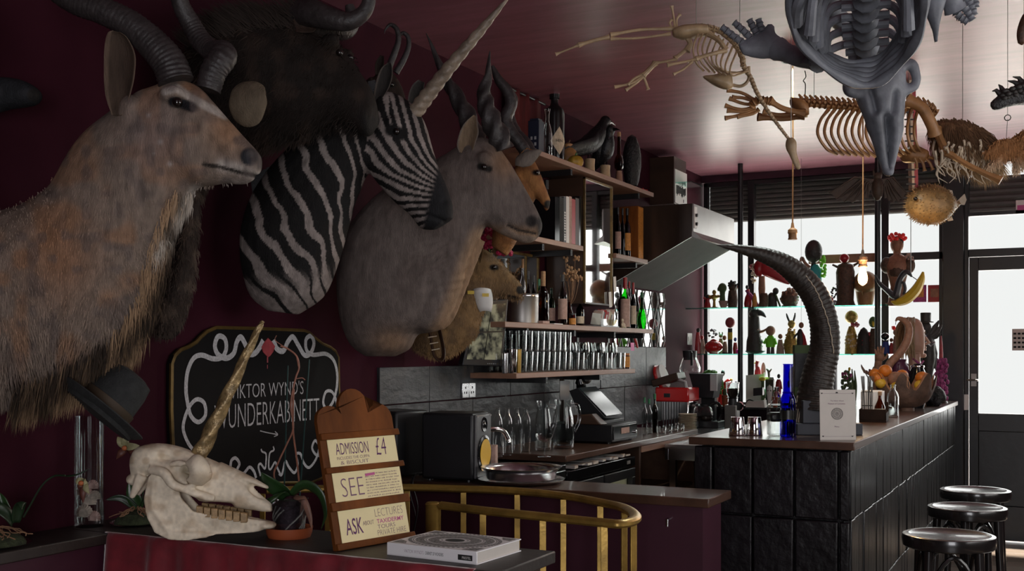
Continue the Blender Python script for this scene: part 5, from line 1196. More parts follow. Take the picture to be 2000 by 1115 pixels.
p = onx(1058, 634, -2.74); tag(MB().box(p.x-.02, p.x+.03, p.y-.045, p.y+.045, ZB, ZB+.016).build('flat_box', 'pink_label', bev=.002), 'flat mauve box lying before the whisky bottle', 'box')
p = onx(1085, 638, -2.73); tag(MB().box(p.x-.02, p.x+.02, p.y-.06, p.y+.06, ZB, ZB+.005).build('leaflet', 'white'), 'white leaflet lying on the bottle shelf edge', 'leaflet')
# ---- book shelf ---------------------------------------------------
ZM = 2.145
B(1067, 352, 22, -2.82, ZM, 'black bottle with orange label left of the books', 'spirit', 'glass_dark', 'black_cap', 'orange_label', (.1, .42))
rs = random.Random(2)
for i, (a, b_, top, mt, lab) in enumerate(((1083, 1092, 384, 'black_gloss', 'black hardback nearest the orange-labelled bottle'), (1092, 1100, 384, 'ink_black', 'matt black book second in the row'), (1100, 1105, 384, 'black_plastic', 'black book with white spine lettering'), (1105, 1111, 383, 'white', 'slim white book in the middle of the row'), (1111, 1116, 383, 'pink_label', 'pinkish slim book beside the white one'), (1116, 1123, 388, 'red_wax', 'bright red book near the mirror'), (1123, 1130, 386, 'dark_wood', 'dark brown book beside the red one'), (1130, 1136, 383, 'black_gloss', 'tall black book at the right end of the row'))):
    pa, pb = onx(a, 420, -2.74), onx(b_, 420, -2.74); z1 = onx(a, top, -2.74).z
    t = thing('book', lab, 'book', (-2.82, (pa.y+pb.y)/2, ZM), 'books on the short shelf'); th = .002
    b2 = MB(); b2.box(-2.93, -2.738, pa.y+.001, pa.y+.004, ZM, z1); b2.box(-2.93, -2.738, pb.y-.004, pb.y-.001, ZM, z1); b2.box(-2.741, -2.737, pa.y+.001, pb.y-.001, ZM, z1); b2.build('cover', mt, t)
    bb(-2.92, -2.742, pa.y+.004, pb.y-.004, ZM+.003, z1-.004).build('pages', 'paper', t)
    if i == 2:
        mb = MB()
        for j in range(11): mb.box(-2.737, -2.7362, pa.y+.010, pb.y-.010, ZM+.02+j*.016, ZM+.02+j*.016+rs.uniform(.006, .012))
        mb.build('spine_lettering', 'white', t)
for i, (px, top, w, lab) in enumerate(((1207, 405, 12, 'slim dark wine bottle leftmost on the short shelf by the hood'), (1216, 407, 10, 'dark wine bottle second on the short shelf by the hood'), (1225, 407, 14, 'dark wine bottle with gilt label, middle of the short shelf'), (1236, 403, 14, 'dark bottle with round pale label beside the wooden box'))):
    B(px, top, w, -2.78, ZM, lab, 'wine', 'glass_dark', 'red_wax' if i == 3 else 'black_cap', ['pink_label', None, 'orange_label', 'pink_label'][i], (.15, .5), grp='wine bottles on the short shelf')
pa, pb = onx(1246, 430, -2.73), onx(1256, 430, -2.73); t = thing('wine_box', 'upright orange wooden wine box at the shelf end', 'box', (-2.84, (pa.y+pb.y)/2, ZM)); z1 = onx(1250, 403, -2.73).z
bb(-2.88, -2.73, pa.y, pb.y, ZM, z1).build('case', 'sign_wood', t, bev=.002); bb(-2.73, -2.726, pa.y+.006, pb.y-.006, ZM+.006, z1-.006).build('lid', 'orange_label', t)
p = onx(1232, 398, -2.84)
# ---- top shelf ----------------------------------------------------
ZT = 2.63
B(1069, 209, 20, -2.76, ZT, 'clear narrow-waisted glass carafe on the topmost shelf', 'carafe', 'clear_glass', None, None, grp=None, name='carafe', cat='carafe')
p = onx(1083, 280, -2.84); D_ = depth(p); H_ = (onx(1083, 184, -2.84).z-ZT); R_ = .062
t = thing('giant_gin_bottle', 'giant black apothecary bottle with diamond label on the topmost shelf', 'bottle', (p.x, p.y, ZT))
MB().lathe([(R_*.96, 0), (R_, .01), (R_, H_*.72), (R_*.92, H_*.78), (R_*.45, H_*.84), (R_*.36, H_*.88), (R_*.36, H_*.93), (R_*.5, H_*.935), (R_*.5, H_), (R_*.2, H_+.002)], 24, o=(p.x, p.y, ZT)).build('glass', 'black_gloss', t)
vd_ = (V((p.x, p.y, 0))-V((0, 0, 0))).normalized(); fwd = -vd_; sd = UP.cross(fwd).normalized()
mb = MB(); vs = []; N_ = 9
for i in range(N_):
    u = -1+2*i/(N_-1); hh_ = (1-abs(u))*.085; an = math.radians(28)+u*.9
    dr = fwd*math.cos(an)+sd*math.sin(an); vs += [V((p.x, p.y, ZT+.14-hh_))+dr*(R_+.001), V((p.x, p.y, ZT+.14+hh_))+dr*(R_+.001)]
lb_ = mb.add(vs, [(2*i, 2*i+2, 2*i+3, 2*i+1) for i in range(N_-1)]).build('diamond_label', 'cream_label', t, False)
an = math.radians(26); dr = fwd*math.cos(an)+sd*math.sin(an); text('HEN', 'lettering', 'ink_black', lb_, V((p.x, p.y, ZT+.14))+dr*(R_+.0035), UP.cross(dr).normalized(), UP, .042, .017, center=True)
p = onx(1047, 265, -2.80); t = thing('blue_box', 'dark blue box with little pale windows on the topmost shelf', 'box', (p.x, p.y, ZT)); zt_ = onx(1047, 237, -2.80).z
bb(p.x-.035, p.x+.035, p.y-.035, p.y+.035, ZT, zt_).build('body', mat('navy', (.012, .016, .035), .5), t, bev=.003); bb(p.x-.028, p.x+.028, p.y-.028, p.y+.028, zt_, zt_+.012).build('lid', 'navy', t, bev=.003)
for i in range(2):
    for j in range(3): bb(p.x-.018+i*.024, p.x-.006+i*.024, p.y-.0365, p.y-.0348, ZT+.02+j*.035, ZT+.038+j*.035).build('pane', 'pale_grey', t)
p = onx(1110, 262, -2.86); t = thing('brown_gourd', 'shiny brown gourd behind the giant bottle', 'gourd', (p.x, p.y, ZT))
MB().lathe([(.03, 0), (.055, .03), (.062, .08), (.05, .13), (.025, .15), (.03, .17), (.001, .185)], 18, o=(p.x, p.y, ZT)).build('body', 'bone_brown', t); MB().tube([(p.x, p.y, ZT+.18), (p.x+.01, p.y, ZT+.20)], .006, 6).build('stem', 'dark_wood', t)
p = onx(1124, 305, -2.78); t = thing('yellow_pumpkin', 'small yellow ribbed pumpkin under the first crow', 'pumpkin', (p.x, p.y, ZT))
mb = MB(); rg = []
for j in range(9):
    th = -PI/2+PI*j/8; rg.append([V((p.x, p.y, ZT+.043))+V((math.cos(th)*.048*(1+.10*abs(math.cos(4*2*PI*k_/32)))*math.cos(2*PI*k_/32), math.cos(th)*.048*(1+.1*abs(math.cos(4*2*PI*k_/32)))*math.sin(2*PI*k_/32), math.sin(th)*.042)) for k_ in range(32)])
mb.loft(rg).build('body', mat('yellow_rind', (.42, .25, .03), .45, var=.3, scale=30), t); MB().tube([(p.x, p.y, ZT+.083), (p.x+.008, p.y, ZT+.10)], .006, 6).build('stem', 'green_wax', t)
mat('feather', (.008, .008, .010), .45, var=.4, scale=60, bump=.5, bscale=60)
def crow(px, x, zt_, top, lean, label, sz, rot):
    p = onx(px, 300, x); t = thing('stuffed_crow', label, 'crow', (p.x, p.y, ZT), 'stuffed crows on the topmost shelf')
    MB().lathe([(.036, 0), (.034, .02), (.031, zt_*.6), (.034, zt_), (.001, zt_+.001)], 16, o=(p.x, p.y, ZT)).build('stump', 'bone_tan', t)
    o = V((p.x, p.y, ZT+zt_+.03)); d = Matrix.Rotation(rot, 3, 'Z') @ V((0, 1, 0)); mb = MB()
    P = [o-d*(.16*lean)*sz+UP*(-.03)*sz, o-d*.08*lean*sz+UP*.01*sz, o+UP*.06*sz, o+d*.04*lean*sz+UP*.12*sz, o+d*.06*lean*sz+UP*.165*sz, o+d*.075*lean*sz+UP*.195*sz]
    q = smooth_path([tuple(a)+(r,) for a, r in zip(P, (.012*sz, .035*sz, .056*sz, .05*sz, .034*sz, .03*sz))], 5); mb.tube([a[:3] for a in q], [a[3] for a in q], 14)
    hd = o+d*(.08*lean+.004)*sz+UP*.205*sz; mb.ell(hd, .034*sz, 12, 8)
    organic(mb, 'body', 'feather', t, None, .006, 3)
    MB().tube([hd+d*.02*sz, hd+d*.05*sz, hd+d*.085*sz-UP*.012*sz], [.014*sz, .010*sz, .001], 8).build('beak', 'black_gloss', t)
    s_ = UP.cross(d)
    for e in (1, -1):
        wg = [o+s_*e*.045*sz+UP*.12*sz+d*.02*sz, o+s_*e*.056*sz+UP*.06*sz-d*.02*sz, o+s_*e*.03*sz-d*.12*lean*sz-UP*.0*sz, o+s_*e*.012*sz-d*.2*lean*sz-UP*.05*sz]
        q = smooth_path([tuple(a) for a in wg], 5); m_ = len(q); MB().tube(q, [.03*sz*math.sin(PI*min(.95, (i+1)/(m_+1)))+.004 for i in range(m_)], 8, flat=.4, up=UP).build('wing', 'feather', t)
        MB().ell(hd+s_*e*.029*sz+d*.014*sz+UP*.006, .0045*sz, 8, 6).build('eye', 'eye_black', t); MB().tube([o+s_*e*.015+UP*.0, o+s_*e*.017-UP*.03], .004, 6).build('leg', 'black_gloss', t)
crow(1152, -2.80, .105, 210, 1.5, 'large stuffed crow leaning on a stump, left of the pair', 1.12, -.4)
crow(1182, -2.76, .085, 232, .55, 'upright stuffed crow facing the room, right of the pair', .95, -1.9)
p = onx(1209, 330, -2.75); t = thing('wicker_doll', 'wicker cone figure with a corked bottle on the topmost shelf', 'figurine', (p.x, p.y, ZT)); hz_ = onx(1209, 258, -2.75).z-ZT
MB().lathe([(.026, 0), (.022, .06), (.018, .075), (.02, .08)], 14, o=(p.x, p.y, ZT)).build('base', 'shelf_wood', t); MB().lathe([(.012, .08), (.030, .10), (.033, .14), (.026, .17), (.014, .19), (.011, hz_-.03), (.012, hz_-.02)], 14, o=(p.x, p.y, ZT)).build('bottle', 'glass_amber', t); MB().lathe([(.012, hz_-.03), (.014, hz_-.02), (.012, hz_)], 10, o=(p.x, p.y, ZT)).build('cork', 'cork', t)
p = onx(1234, 330, -2.76); t = thing('black_carving', 'knobbly black carved fruit standing at the shelf end', 'carving', (p.x, p.y, ZT)); hz_ = onx(1234, 263, -2.76).z-ZT
mb = MB(); mb.lathe([(.045, 0), (.04, .02), (.052, .06), (.064, hz_*.4), (.064, hz_*.6), (.052, hz_*.8), (.03, hz_*.95), (.001, hz_)], 18, o=(p.x, p.y, ZT)); mb.build('body', mat('black_knobbly', (.010, .009, .010), .5, var=.4, bump=1.0, bscale=70), t)
MB().lathe([(.05, 0), (.055, .006), (.04, .018)], 18, o=(p.x, p.y, ZT)).build('base', 'black_gloss', t); p = onx(1257, 365, -2.74); t = thing('red_beads', 'small string of red beads at the very end of the topmost shelf', 'beads', (p.x, p.y, ZT))
for i in range(7): MB().ell((p.x+.012*math.cos(i), p.y-.045+i*.013, ZT+.009), .009, 8, 6).build('bead', 'red_wax', t)
# red curtain hanging on the wall behind
t = thing('red_curtain', 'deep red curtain hanging on the wall beside the top shelf', 'curtain', (XL+.03, 6.0, 2.64)); mb = MB(); rows = []
for z in (2.64, 2.7, 2.8, 2.9, 3.0, ZC-.01):
    rows.append([V((XL+.03+.018*math.sin(i*1.3), 5.74+i*.026, z)) for i in range(20)])
n = 20; mb.add([p for r in rows for p in r], [(j*n+i, j*n+i+1, (j+1)*n+i+1, (j+1)*n+i) for j in range(5) for i in range(n-1)]); c_ = mb.build('cloth', 'red_cloth', t, ang=180); c_.modifiers.new('s', 'SOLIDIFY').thickness = .004
MB().tube([(XL+.03, 5.7, ZC-.02), (XL+.03, 6.28, ZC-.02)], .008, 8).build('rod', 'black_paint', t)

# ------------------------------------------------------------------ drinking glasses on the lowest shelf
ZG = 1.385
def proto_tumbler(name, prof, label, grp, cat='glass'):
    t = thing(name, label, cat, (0, 0, 0), grp); MB().lathe(prof, 14).build('bowl', 'clear_glass', t); MB().lathe([(prof[0][0]*.9, .0), (prof[0][0]*.95, .006), (.001, .008)], 14).build('thick_base', 'clear_glass', t); return t
tum = proto_tumbler('tumbler', [(.028, 0), (.029, .004), (.033, .115), (.0315, .115), (.027, .010), (.001, .009)], '', 'tumblers on the lowest shelf')
first = [True]
def put(proto, loc, label, rz=0, sc=1, flip=False):
    o = proto if 'used' not in proto else copy_tree(proto)
    proto['used'] = 1
    place(o, loc, rz, label, None, sc)
    if flip: o.rotation_euler = (PI, 0, rz); o.location = (loc[0], loc[1], loc[2]+.115*(sc if not hasattr(sc, '__len__') else sc[2]))
    return o
rs = random.Random(6); cols = [5.50+i*.0755 for i in range(9)]
for i, y in enumerate(cols):
    for x, row in ((-2.745, 'front'), (-2.83, 'middle'), (-2.915, 'back')):
        for lv in (0, 1):
            put(tum, (x+rs.uniform(-.004, .004), y, ZG+lv*.117), '%s tumbler from the left, %s row, %s tier, on the lowest shelf' % (ORD[i], row, ('lower', 'upper')[lv]), rs.random()*6)
wine = thing('wine_glass', '', 'glass', (0, 0, 0), 'stemmed glasses on the lowest shelf')
MB().lathe([(.030, 0), (.030, .002), (.006, .006), (.004, .012), (.004, .065)], 14).build('stem', 'clear_glass', wine); MB().lathe([(.004, .065), (.020, .075), (.034, .105), (.036, .135), (.030, .175), (.0285, .175), (.034, .135), (.032, .107), (.018, .079), (.002, .070)], 14, cap=False).build('bowl', 'clear_glass', wine)
for i in range(11):
    y = 6.22+i*.077
    for x, row in ((-2.745, 'front'), (-2.83, 'middle'), (-2.92, 'back')):
        if row == 'front' and i % 3 != 2 or row == 'middle' and i % 2:
            put(tum, (x, y, ZG), 'tumbler in the %s row, %s column of mixed glasses on the lowest shelf' % (row, ORD[i]), 0, (1.05, 1.05, .95))
        else: put(wine, (x, y, ZG), 'stemmed wine glass, %s row, %s column of mixed glasses on the lowest shelf' % (row, ORD[i]), rs.random())
p = onx(1003, 720, -2.75)
for i, (px, w, h, mt, lab) in enumerate(((1000, 15, 47, 'chrome', 'tall polished steel shaker at the left end of the lowest shelf'), (986, 9, 40, 'steel', 'narrow steel cup half hidden by the monitor'), (1013, 8, 46, 'brass', 'slim copper cup beside the steel shaker'))):
    p = onx(px, 722, -2.735); D_ = depth(p); t = thing('steel_shaker', lab, 'shaker', (p.x, p.y, ZG), 'metal cups on the lowest shelf'); r = w*D_/F/2*1.4; h *= D_/F
    MB().lathe([(r*.8, 0), (r*.85, .004), (r, h), (r*.93, h), (r*.78, .008), (.001, .007)], 18, o=(p.x, p.y, ZG)).build('cup', mt, t); MB().lathe([(r*1.0, h-.004), (r*1.05, h-.002), (r, h)], 18, o=(p.x, p.y, ZG), cap=False).build('rim', mt, t)
B(1223, 690, 15, -2.76, ZG, 'small amber ribbed jar at the right end of the glass shelf', 'jar', 'glass_amber', 'amber_plastic', 'orange_label', (.1, .8), grp=None, name='amber_jar', cat='jar')
# red pepper grinder-ish scissors hung under the shelf, pink tag on the mirror
p = onx(1240, 668, -2.93); t = thing('red_scissors', 'red handled tool hanging against the diamond mirror', 'tool', p); MB().tube([p+V((0, -.03, .05)), p+V((.01, 0, 0)), p+V((.01, .03, -.04))], [.010, .013, .009], 8, flat=.6).build('handle', 'red_wax', t); MB().tube([p+V((0, -.03, .05)), p+V((-.02, -.05, .09))], .004, 6).build('blade', 'steel', t)
p = onx(1236, 677, -2.98); tag(bb(XL+.012, XL+.016, p.y-.03, p.y+.04, p.z-.03, p.z+.03).build('pink_note', mat('magenta', (.7, .03, .30), .5)), 'bright magenta note stuck on the diamond mirror', 'note')
# ------------------------------------------------------------------ worktop things
for i, (px, lab) in enumerate(((972, 'clear swing-top bottle nearest the loudspeaker on the worktop'), (991, 'second clear swing-top bottle on the worktop'), (1009, 'third clear swing-top bottle on the worktop'), (1027, 'fourth clear swing-top bottle, beside the glass jug'))):
    p = onx(px, 800, -2.72); B(px, 792+i*.0, 20, -2.72+.0*i, cz, lab, 'swing', 'clear_glass', None, None, grp='clear bottles on the worktop')
def jug(px, top, w, x, label, z=cz, hs=1):
    p = onx(px, 830, x); D_ = depth(p); H_ = EYE+(HZ-top)*D_/F-z; R = w*D_/F/2; o = V((p.x, p.y, z)); t = thing('glass_jug', label, 'jug', o, 'glass jugs on the worktop')
    MB().lathe([(R*.8, 0), (R*.95, .01), (R, H_*.3), (R*.9, H_*.65), (R*.72, H_*.8), (R*.70, H_*.92), (R*.78, H_), (R*.74, H_), (R*.66, H_*.9), (R*.68, H_*.8), (R*.86, H_*.64), (R*.95, H_*.3), (R*.9, .02), (.001, .015)], 22, o=o).build('body', 'clear_glass', t)
    d = RT; P = smooth_path([tuple(o+d*R*.72*hs+UP*H_*.9), tuple(o+d*R*1.3*hs+UP*H_*.88), tuple(o+d*R*1.42*hs+UP*H_*.6), tuple(o+d*R*1.0*hs+UP*H_*.35)], 5); MB().tube(P, .009, 8).build('handle', 'clear_glass', t); return t
jug(1061, 783, 34, -2.66, 'medium glass water jug between bottles and the big jug'); jug(1100, 781, 44, -2.62, 'big bellied glass water jug beside the till')
p = onx(1063, 868, -2.50); t = thing('coupe_glass', 'wide stemmed coupe glass in front of the jugs', 'glass', (p.x, p.y, cz)); o = V((p.x, p.y, cz))
MB().lathe([(.036, 0), (.036, .002), (.006, .007), (.004, .015), (.004, .075)], 20, o=o).build('stem', 'clear_glass', t); MB().lathe([(.004, .075), (.03, .085), (.044, .105), (.046, .12), (.0445, .12), (.042, .106), (.028, .088), (.002, .08)], 20, o=o, cap=False).build('bowl', 'clear_glass', t)
# cash till
pa = onx(1123, 850, -2.72); pb = onx(1197, 858, -2.47); pc = onx(1243, 848, -2.47)
t = thing('cash_till', 'black cash till with drawer, slanted screen and card reader', 'till', (-2.66, (pb.y+pc.y)/2, cz)); y0, y1 = pb.y, pc.y+.02
bb(-2.90, -2.475, y0, y1, cz+.012, cz+.115).build('drawer_case', 'black_plastic', t, bev=.004); bb(-2.475, -2.468, y0+.012, y1-.012, cz+.025, cz+.105).build('drawer', 'black_gloss', t, bev=.002)
bb(-2.468, -2.465, y0+.13, y0+.26, cz+.055, cz+.09).build('badge', 'pink_label', t); MB().lathe([(.01, 0), (.01, .012), (.004, .014)], 12, M=Matrix.Rotation(PI/2, 3, 'Y'), o=(-2.468, y1-.06, cz+.055)).build('lock', 'chrome', t)
for x in (-2.86, -2.51):
    for y in (y0+.03, y1-.03): MB().lathe([(.012, 0), (.012, .013)], 10, o=(x, y, cz)).build('foot', 'black_plastic', t)
bb(-2.80, -2.55, y0+.06, y1-.02, cz+.115, cz+.135).build('plinth', 'black_plastic', t, bev=.003)
zq = cz+.135; MB().hexa([(-2.72, y0+.10, zq), (-2.56, y0+.10, zq+.02), (-2.56, y1-.03, zq+.02), (-2.72, y1-.03, zq), (-2.80, y0+.10, zq+.175), (-2.74, y0+.10, zq+.195), (-2.74, y1-.03, zq+.195), (-2.80, y1-.03, zq+.175)]).build('screen_case', 'black_plastic', t, bev=.004)
MB().hexa([(-2.557, y0+.11, zq+.025), (-2.555, y0+.11, zq+.028), (-2.555, y1-.04, zq+.028), (-2.557, y1-.04, zq+.025), (-2.737, y0+.11, zq+.192), (-2.735, y0+.11, zq+.196), (-2.735, y1-.04, zq+.196), (-2.737, y1-.04, zq+.192)]).build('screen', mat('screen_dark', (.03, .04, .045), .12, spec=.8), t)
MB().hexa([(-2.78, y0-.03, cz+.115), (-2.53, y0-.03, cz+.115), (-2.53, y0+.075, cz+.115), (-2.78, y0+.075, cz+.115), (-2.76, y0-.02, cz+.165), (-2.60, y0-.02, cz+.178), (-2.60, y0+.065, cz+.178), (-2.76, y0+.065, cz+.165)]).build('card_reader', 'dark_wood', t, bev=.008)
# photo card, gadget on the wall behind the jugs
p = onx(1102, 762, -2.9); t = thing('photo_card', 'pale photo card propped behind the big glass jug', 'card', (p.x, p.y, cz)); bb(p.x, p.x+.004, p.y-.07, p.y+.07, p.z-.06, p.z+.06).build('card', 'pale_grey', t); bb(p.x-.03, p.x-.0, p.y-.008, p.y+.008, cz, p.z+.07).build('clip_stand', 'dark_wood', t)
p = onx(1137, 762, -2.86); t = thing('kitchen_blender', 'black hand blender hung below the glass shelf', 'blender', (p.x, p.y, p.z-.09)); MB().lathe([(.02, -.10), (.034, -.07), (.036, 0), (.03, .05), (.034, .06), (.02, .09)], 16, M=Matrix.Rotation(.5, 3, 'X'), o=p).build('body', 'black_gloss', t); MB().ell(p+V((.02, .03, .07)), (.03, .035, .03)).build('bowl', 'steel_dull', t); MB().tube([p+V((0, 0, .08)), p+V((0, .0, .13))], .012, 8).build('hook', 'red_wax', t)
# tap over the sink
p = onx(975, 845, -2.72); t = thing('mixer_tap', 'curved chrome tap over the sink beside the loudspeaker', 'tap', (XL+.12, p.y-.25, .905))
a = C(948, 838, 5.0); q = smooth_path([tuple(C(940, 842, 4.9)), tuple(C(965, 838, 4.95)), tuple(C(983, 842, 4.98)), tuple(C(992, 856, 5.0)), tuple(C(994, 864, 5.0))], 5); MB().tube(q, .011, 10).build('spout', 'chrome', t); b0 = V(q[0][:3]); MB().lathe([(.03, .905), (.03, .92), (.02, .93), (.018, b0.z), (.001, b0.z+.004)], 14, o=(b0.x, b0.y, 0)).build('column', 'chrome', t)
t.location = (b0.x, b0.y, .905)
for ch in t.children: ch.location = -(V(t.location)-ORG[t.name])
p = C(962, 862, 5.05); tag(MB().box(-.02, .02, -.05, .05, 0, .17, Matrix.Translation((p.x, p.y, .906)) @ Matrix.Rotation(.4, 4, 'Z')).build('soap_pack', 'pink_label', bev=.004), 'upright pinkish soap pack beside the chrome tap', 'pack')
# bottles right of the till
for px, top, w, cm_, gm, lab in ((1259, 776, 11, 'green_wax', 'clear_glass', 'clear green-capped bottle behind the other two by the till'), (1268, 779, 12, 'green_wax', 'clear_glass', 'clear green-capped bottle in front, right of the till'), (1279, 769, 12, 'green_wax', 'glass_smoke', 'clear bottle with red juice, right of the till')):
    t = B(px, top, w, -2.58, cz, lab, 'wine', gm, cm_, None, grp='small bottles right of the till')
    if 'red juice' in lab: o = ORG[t.name]; MB().lathe([(.012, .006), (.012, .09), (.001, .095)], 12, o=o).build('juice', 'glass_red', t)
for i in range(4):
    p = onx(1292+i*12, 832, -2.50); t = thing('glass_cup', 'little clear glass cup lying at the worktop end, %s' % ['nearest the bottles', 'second from the bottles', 'second from the plates', 'nearest the plates'][i], 'cup', (p.x, p.y, cz), 'small glass cups'); MB().lathe([(.026, 0), (.030, .004), (.034, .05), (.032, .05), (.027, .008), (.001, .007)], 14, o=(p.x, p.y, cz)).build('bowl', 'clear_glass', t); MB().tube(smooth_path([(p.x, p.y+.031, cz+.042), (p.x, p.y+.052, cz+.036), (p.x, p.y+.05, cz+.016), (p.x, p.y+.03, cz+.012)], 4), .004, 6).build('handle', 'clear_glass', t)
# ------------------------------------------------------------------ coffee corner (steel table z=.90)
ZK = .90
def kp(px, py, y): return ony(px, py, y)
p = ony(1343, 840, 7.95); k_ = depth(p)/F
for i in range(12): pz = ZK+.0; tag(MB().lathe([(.035, 0), (.066, .009), (.068, .0115), (.06, .010), (.032, .004), (.001, .003)], 20, o=(p.x, p.y, ZK+i*.0118)).build('saucer', 'cream_label'), ['lowest white saucer of the stack by the coffee maker', 'second white saucer up in the saucer stack', 'third white saucer up in the saucer stack', 'fourth white saucer up in the saucer stack', 'fifth white saucer up in the saucer stack', 'sixth white saucer up in the saucer stack', 'seventh white saucer up in the saucer stack', 'eighth white saucer up in the saucer stack', 'ninth white saucer up in the saucer stack', 'tenth white saucer up in the saucer stack', 'eleventh white saucer up in the saucer stack', 'topmost white saucer of the saucer stack'][i], 'saucer', 'stack of saucers')
Y8 = 8.25
def quadbox(mb, x0, x1, yt, yb, y0, y1, ):
    a = ony(x0, yb, y0); b = ony(x1, yt, y0); return mb.box(a.x, b.x, y0, y1, a.z, b.z)
t = thing('sandwich_press', 'red and steel sandwich press with its lid tilted open', 'press', (ony(1315, 835, Y8).x, Y8, ZK))
a = ony(1290, 835, Y8); b = ony(1345, 783, Y8); bb(a.x, b.x, Y8, Y8+.25, ZK, b.z).build('steel_body', 'chrome', t, bev=.01)
for i in range(7): x = a.x+.02+i*.022; bb(x, x+.007, Y8-.004, Y8, ZK+.02, b.z-.01).build('vent', 'black_plastic', t)
a = ony(1280, 784, Y8); b = ony(1346, 757, Y8); bb(a.x, b.x, Y8-.01, Y8+.26, a.z, b.z).build('red_housing', mat('red_gloss', (.50, .012, .012), .18, coat=.4), t, bev=.012); q = ony(1304, 772, Y8-.012); bb(q.x-.03, q.x+.02, Y8-.014, Y8-.01, q.z-.015, q.z+.015).build('switch', 'black_gloss', t)
q0 = ony(1290, 757, Y8+.1); Rm = Matrix.Translation(q0) @ Matrix.Rotation(.28, 4, 'Y') @ Matrix.Rotation(.0, 4, 'X')
MB().box(-.02, .20, -.1, .1, .0, .055, Matrix.Translation(q0+V((-.01, 0, .012))) @ Matrix.Rotation(-.30, 4, 'Y')).build('lid_tray', 'dark_wood', t, bev=.006)
Mx = Matrix.Translation(q0+V((-.015, -.02, .05))) @ Matrix.Rotation(-.35, 4, 'Y'); MB().lathe([(.115, 0), (.12, .01), (.115, .02)], 24, M=(Matrix.Rotation(-.35, 3, 'Y') @ Matrix.Rotation(PI/2, 3, 'Y')), o=q0+V((-.03, .05, .085))).build('red_dial', 'red_gloss', t); MB().lathe([(.09, 0), (.095, .03), (.001, .032)], 24, M=(Matrix.Rotation(-.35, 3, 'Y') @ Matrix.Rotation(PI/2, 3, 'Y')), o=q0+V((-.01, .05, .085))).build('white_dial', 'white', t)
MB().tube([q0+V((.16, -.05, .07)), q0+V((.23, -.08, .05)), q0+V((.24, -.08, -.0))], .012, 8).build('handle', 'pale_grey', t)
Yc = 8.57; t = thing('coffee_maker', 'black filter coffee maker with glass pot of coffee', 'coffee maker', (ony(1372, 838, Yc).x, Yc, ZK))
a = ony(1362, 838, Yc); b = ony(1404, 826, Yc); bb(a.x, b.x, Yc-.02, Yc+.2, ZK, ZK+.05).build('base', 'black_plastic', t, bev=.006)
a = ony(1345, 777, Yc); b = ony(1400, 730, Yc); MB().hexa([(a.x+.05, Yc+.02, a.z), (b.x-.04, Yc+.02, a.z), (b.x-.04, Yc+.2, a.z), (a.x+.05, Yc+.2, a.z), (a.x, Yc, b.z), (b.x, Yc, b.z), (b.x, Yc+.2, b.z), (a.x, Yc+.2, b.z)]).build('filter_housing', 'black_plastic', t, bev=.006)
bb(b.x-.05, b.x+.004, Yc-.012, Yc-.0, a.z+.06, b.z-.005).build('lit_front', 'pale_grey', t); bb(a.x+.06, b.x-.06, Yc+.14, Yc+.2, ZK+.05, a.z).build('back_column', 'black_plastic', t)  # pale strip paints the lit end of the black housing front
q = ony(1378, 825, Yc+.05); q.z = ZK+.05; MB().lathe([(.05, 0), (.065, .02), (.066, .05), (.05, .10), (.04, .115), (.042, .125)], 20, o=q).build('glass_pot', 'clear_glass', t); MB().lathe([(.045, .004), (.06, .02), (.061, .04), (.001, .041)], 20, o=q).build('coffee', mat('coffee', (.012, .006, .003), .2), t); MB().lathe([(.044, .12), (.046, .135), (.02, .14)], 18, o=q).build('pot_lid', 'black_plastic', t)
MB().tube(smooth_path([tuple(q+RT*.045+UP*.13), tuple(q+RT*.10+UP*.14), tuple(q+RT*.125+UP*.06), tuple(q+RT*.10-UP*.01)], 5), .013, 8).build('pot_handle', 'black_gloss', t)
Yj = 8.67; q = ony(1341, 729, Yj); q.z = b.z; q = V((ony(1352, 729, Yj).x-.02, Yj, b.z)); k_ = depth(q)/F
t = thing('coffee_jug', 'empty glass coffee jug with black collar atop the coffee maker', 'jug', q)
H_ = 44*k_; R = 20*k_; MB().lathe([(R*.85, 0), (R, .012), (R*1.02, H_*.25), (R*.75, H_*.6), (R*.6, H_*.75)], 22, o=q).build('glass', 'clear_glass', t); MB().lathe([(R*.62, H_*.6), (R*.66, H_*.75), (R*.7, H_), (R*.3, H_*1.02)], 20, o=q).build('collar', 'black_plastic', t); MB().tube([q-FW*R*.7+UP*H_*.95, q-FW*R*1.15+UP*H_*.9, q-FW*R*1.2+UP*H_*.35], .010, 8).build('handle', 'black_plastic', t)
Yg = 8.35; q = ony(1431, 845, Yg); q.z = ZK; k_ = depth(q)/F
t = thing('coffee_grinder', 'small coffee grinder with clear hopper behind the steel cups', 'grinder', q)
MB().box(q.x-13*k_, q.x+11*k_, Yg-.05, Yg+.05, ZK, ZK+50*k_).build('body', 'steel_dull', t, bev=.006); MB().lathe([(9*k_, 50*k_), (8*k_, 62*k_), (12*k_, 64*k_)], 16, o=q).build('neck', 'black_plastic', t)
MB().lathe([(8*k_, 62*k_), (12*k_, 72*k_), (13*k_, 92*k_), (12.4*k_, 92*k_), (11*k_, 72*k_)], 18, o=q).build('hopper', 'clear_glass', t); MB().lathe([(7*k_, 64*k_), (11*k_, 73*k_), (11*k_, 82*k_), (.001, 84*k_)], 16, o=q).build('beans', 'coffee', t); MB().lathe([(13*k_, 91*k_), (13.5*k_, 94*k_), (.001, 97*k_)], 18, o=q).build('hopper_lid', 'clear_glass', t)
MB().lathe([(9*k_, 0), (9.5*k_, .01), (8*k_, .02)], 16, M=Matrix.Rotation(PI/2, 3, 'X'), o=q+V((15*k_, -.02, 48*k_))).build('lever_knob', 'chrome', t)
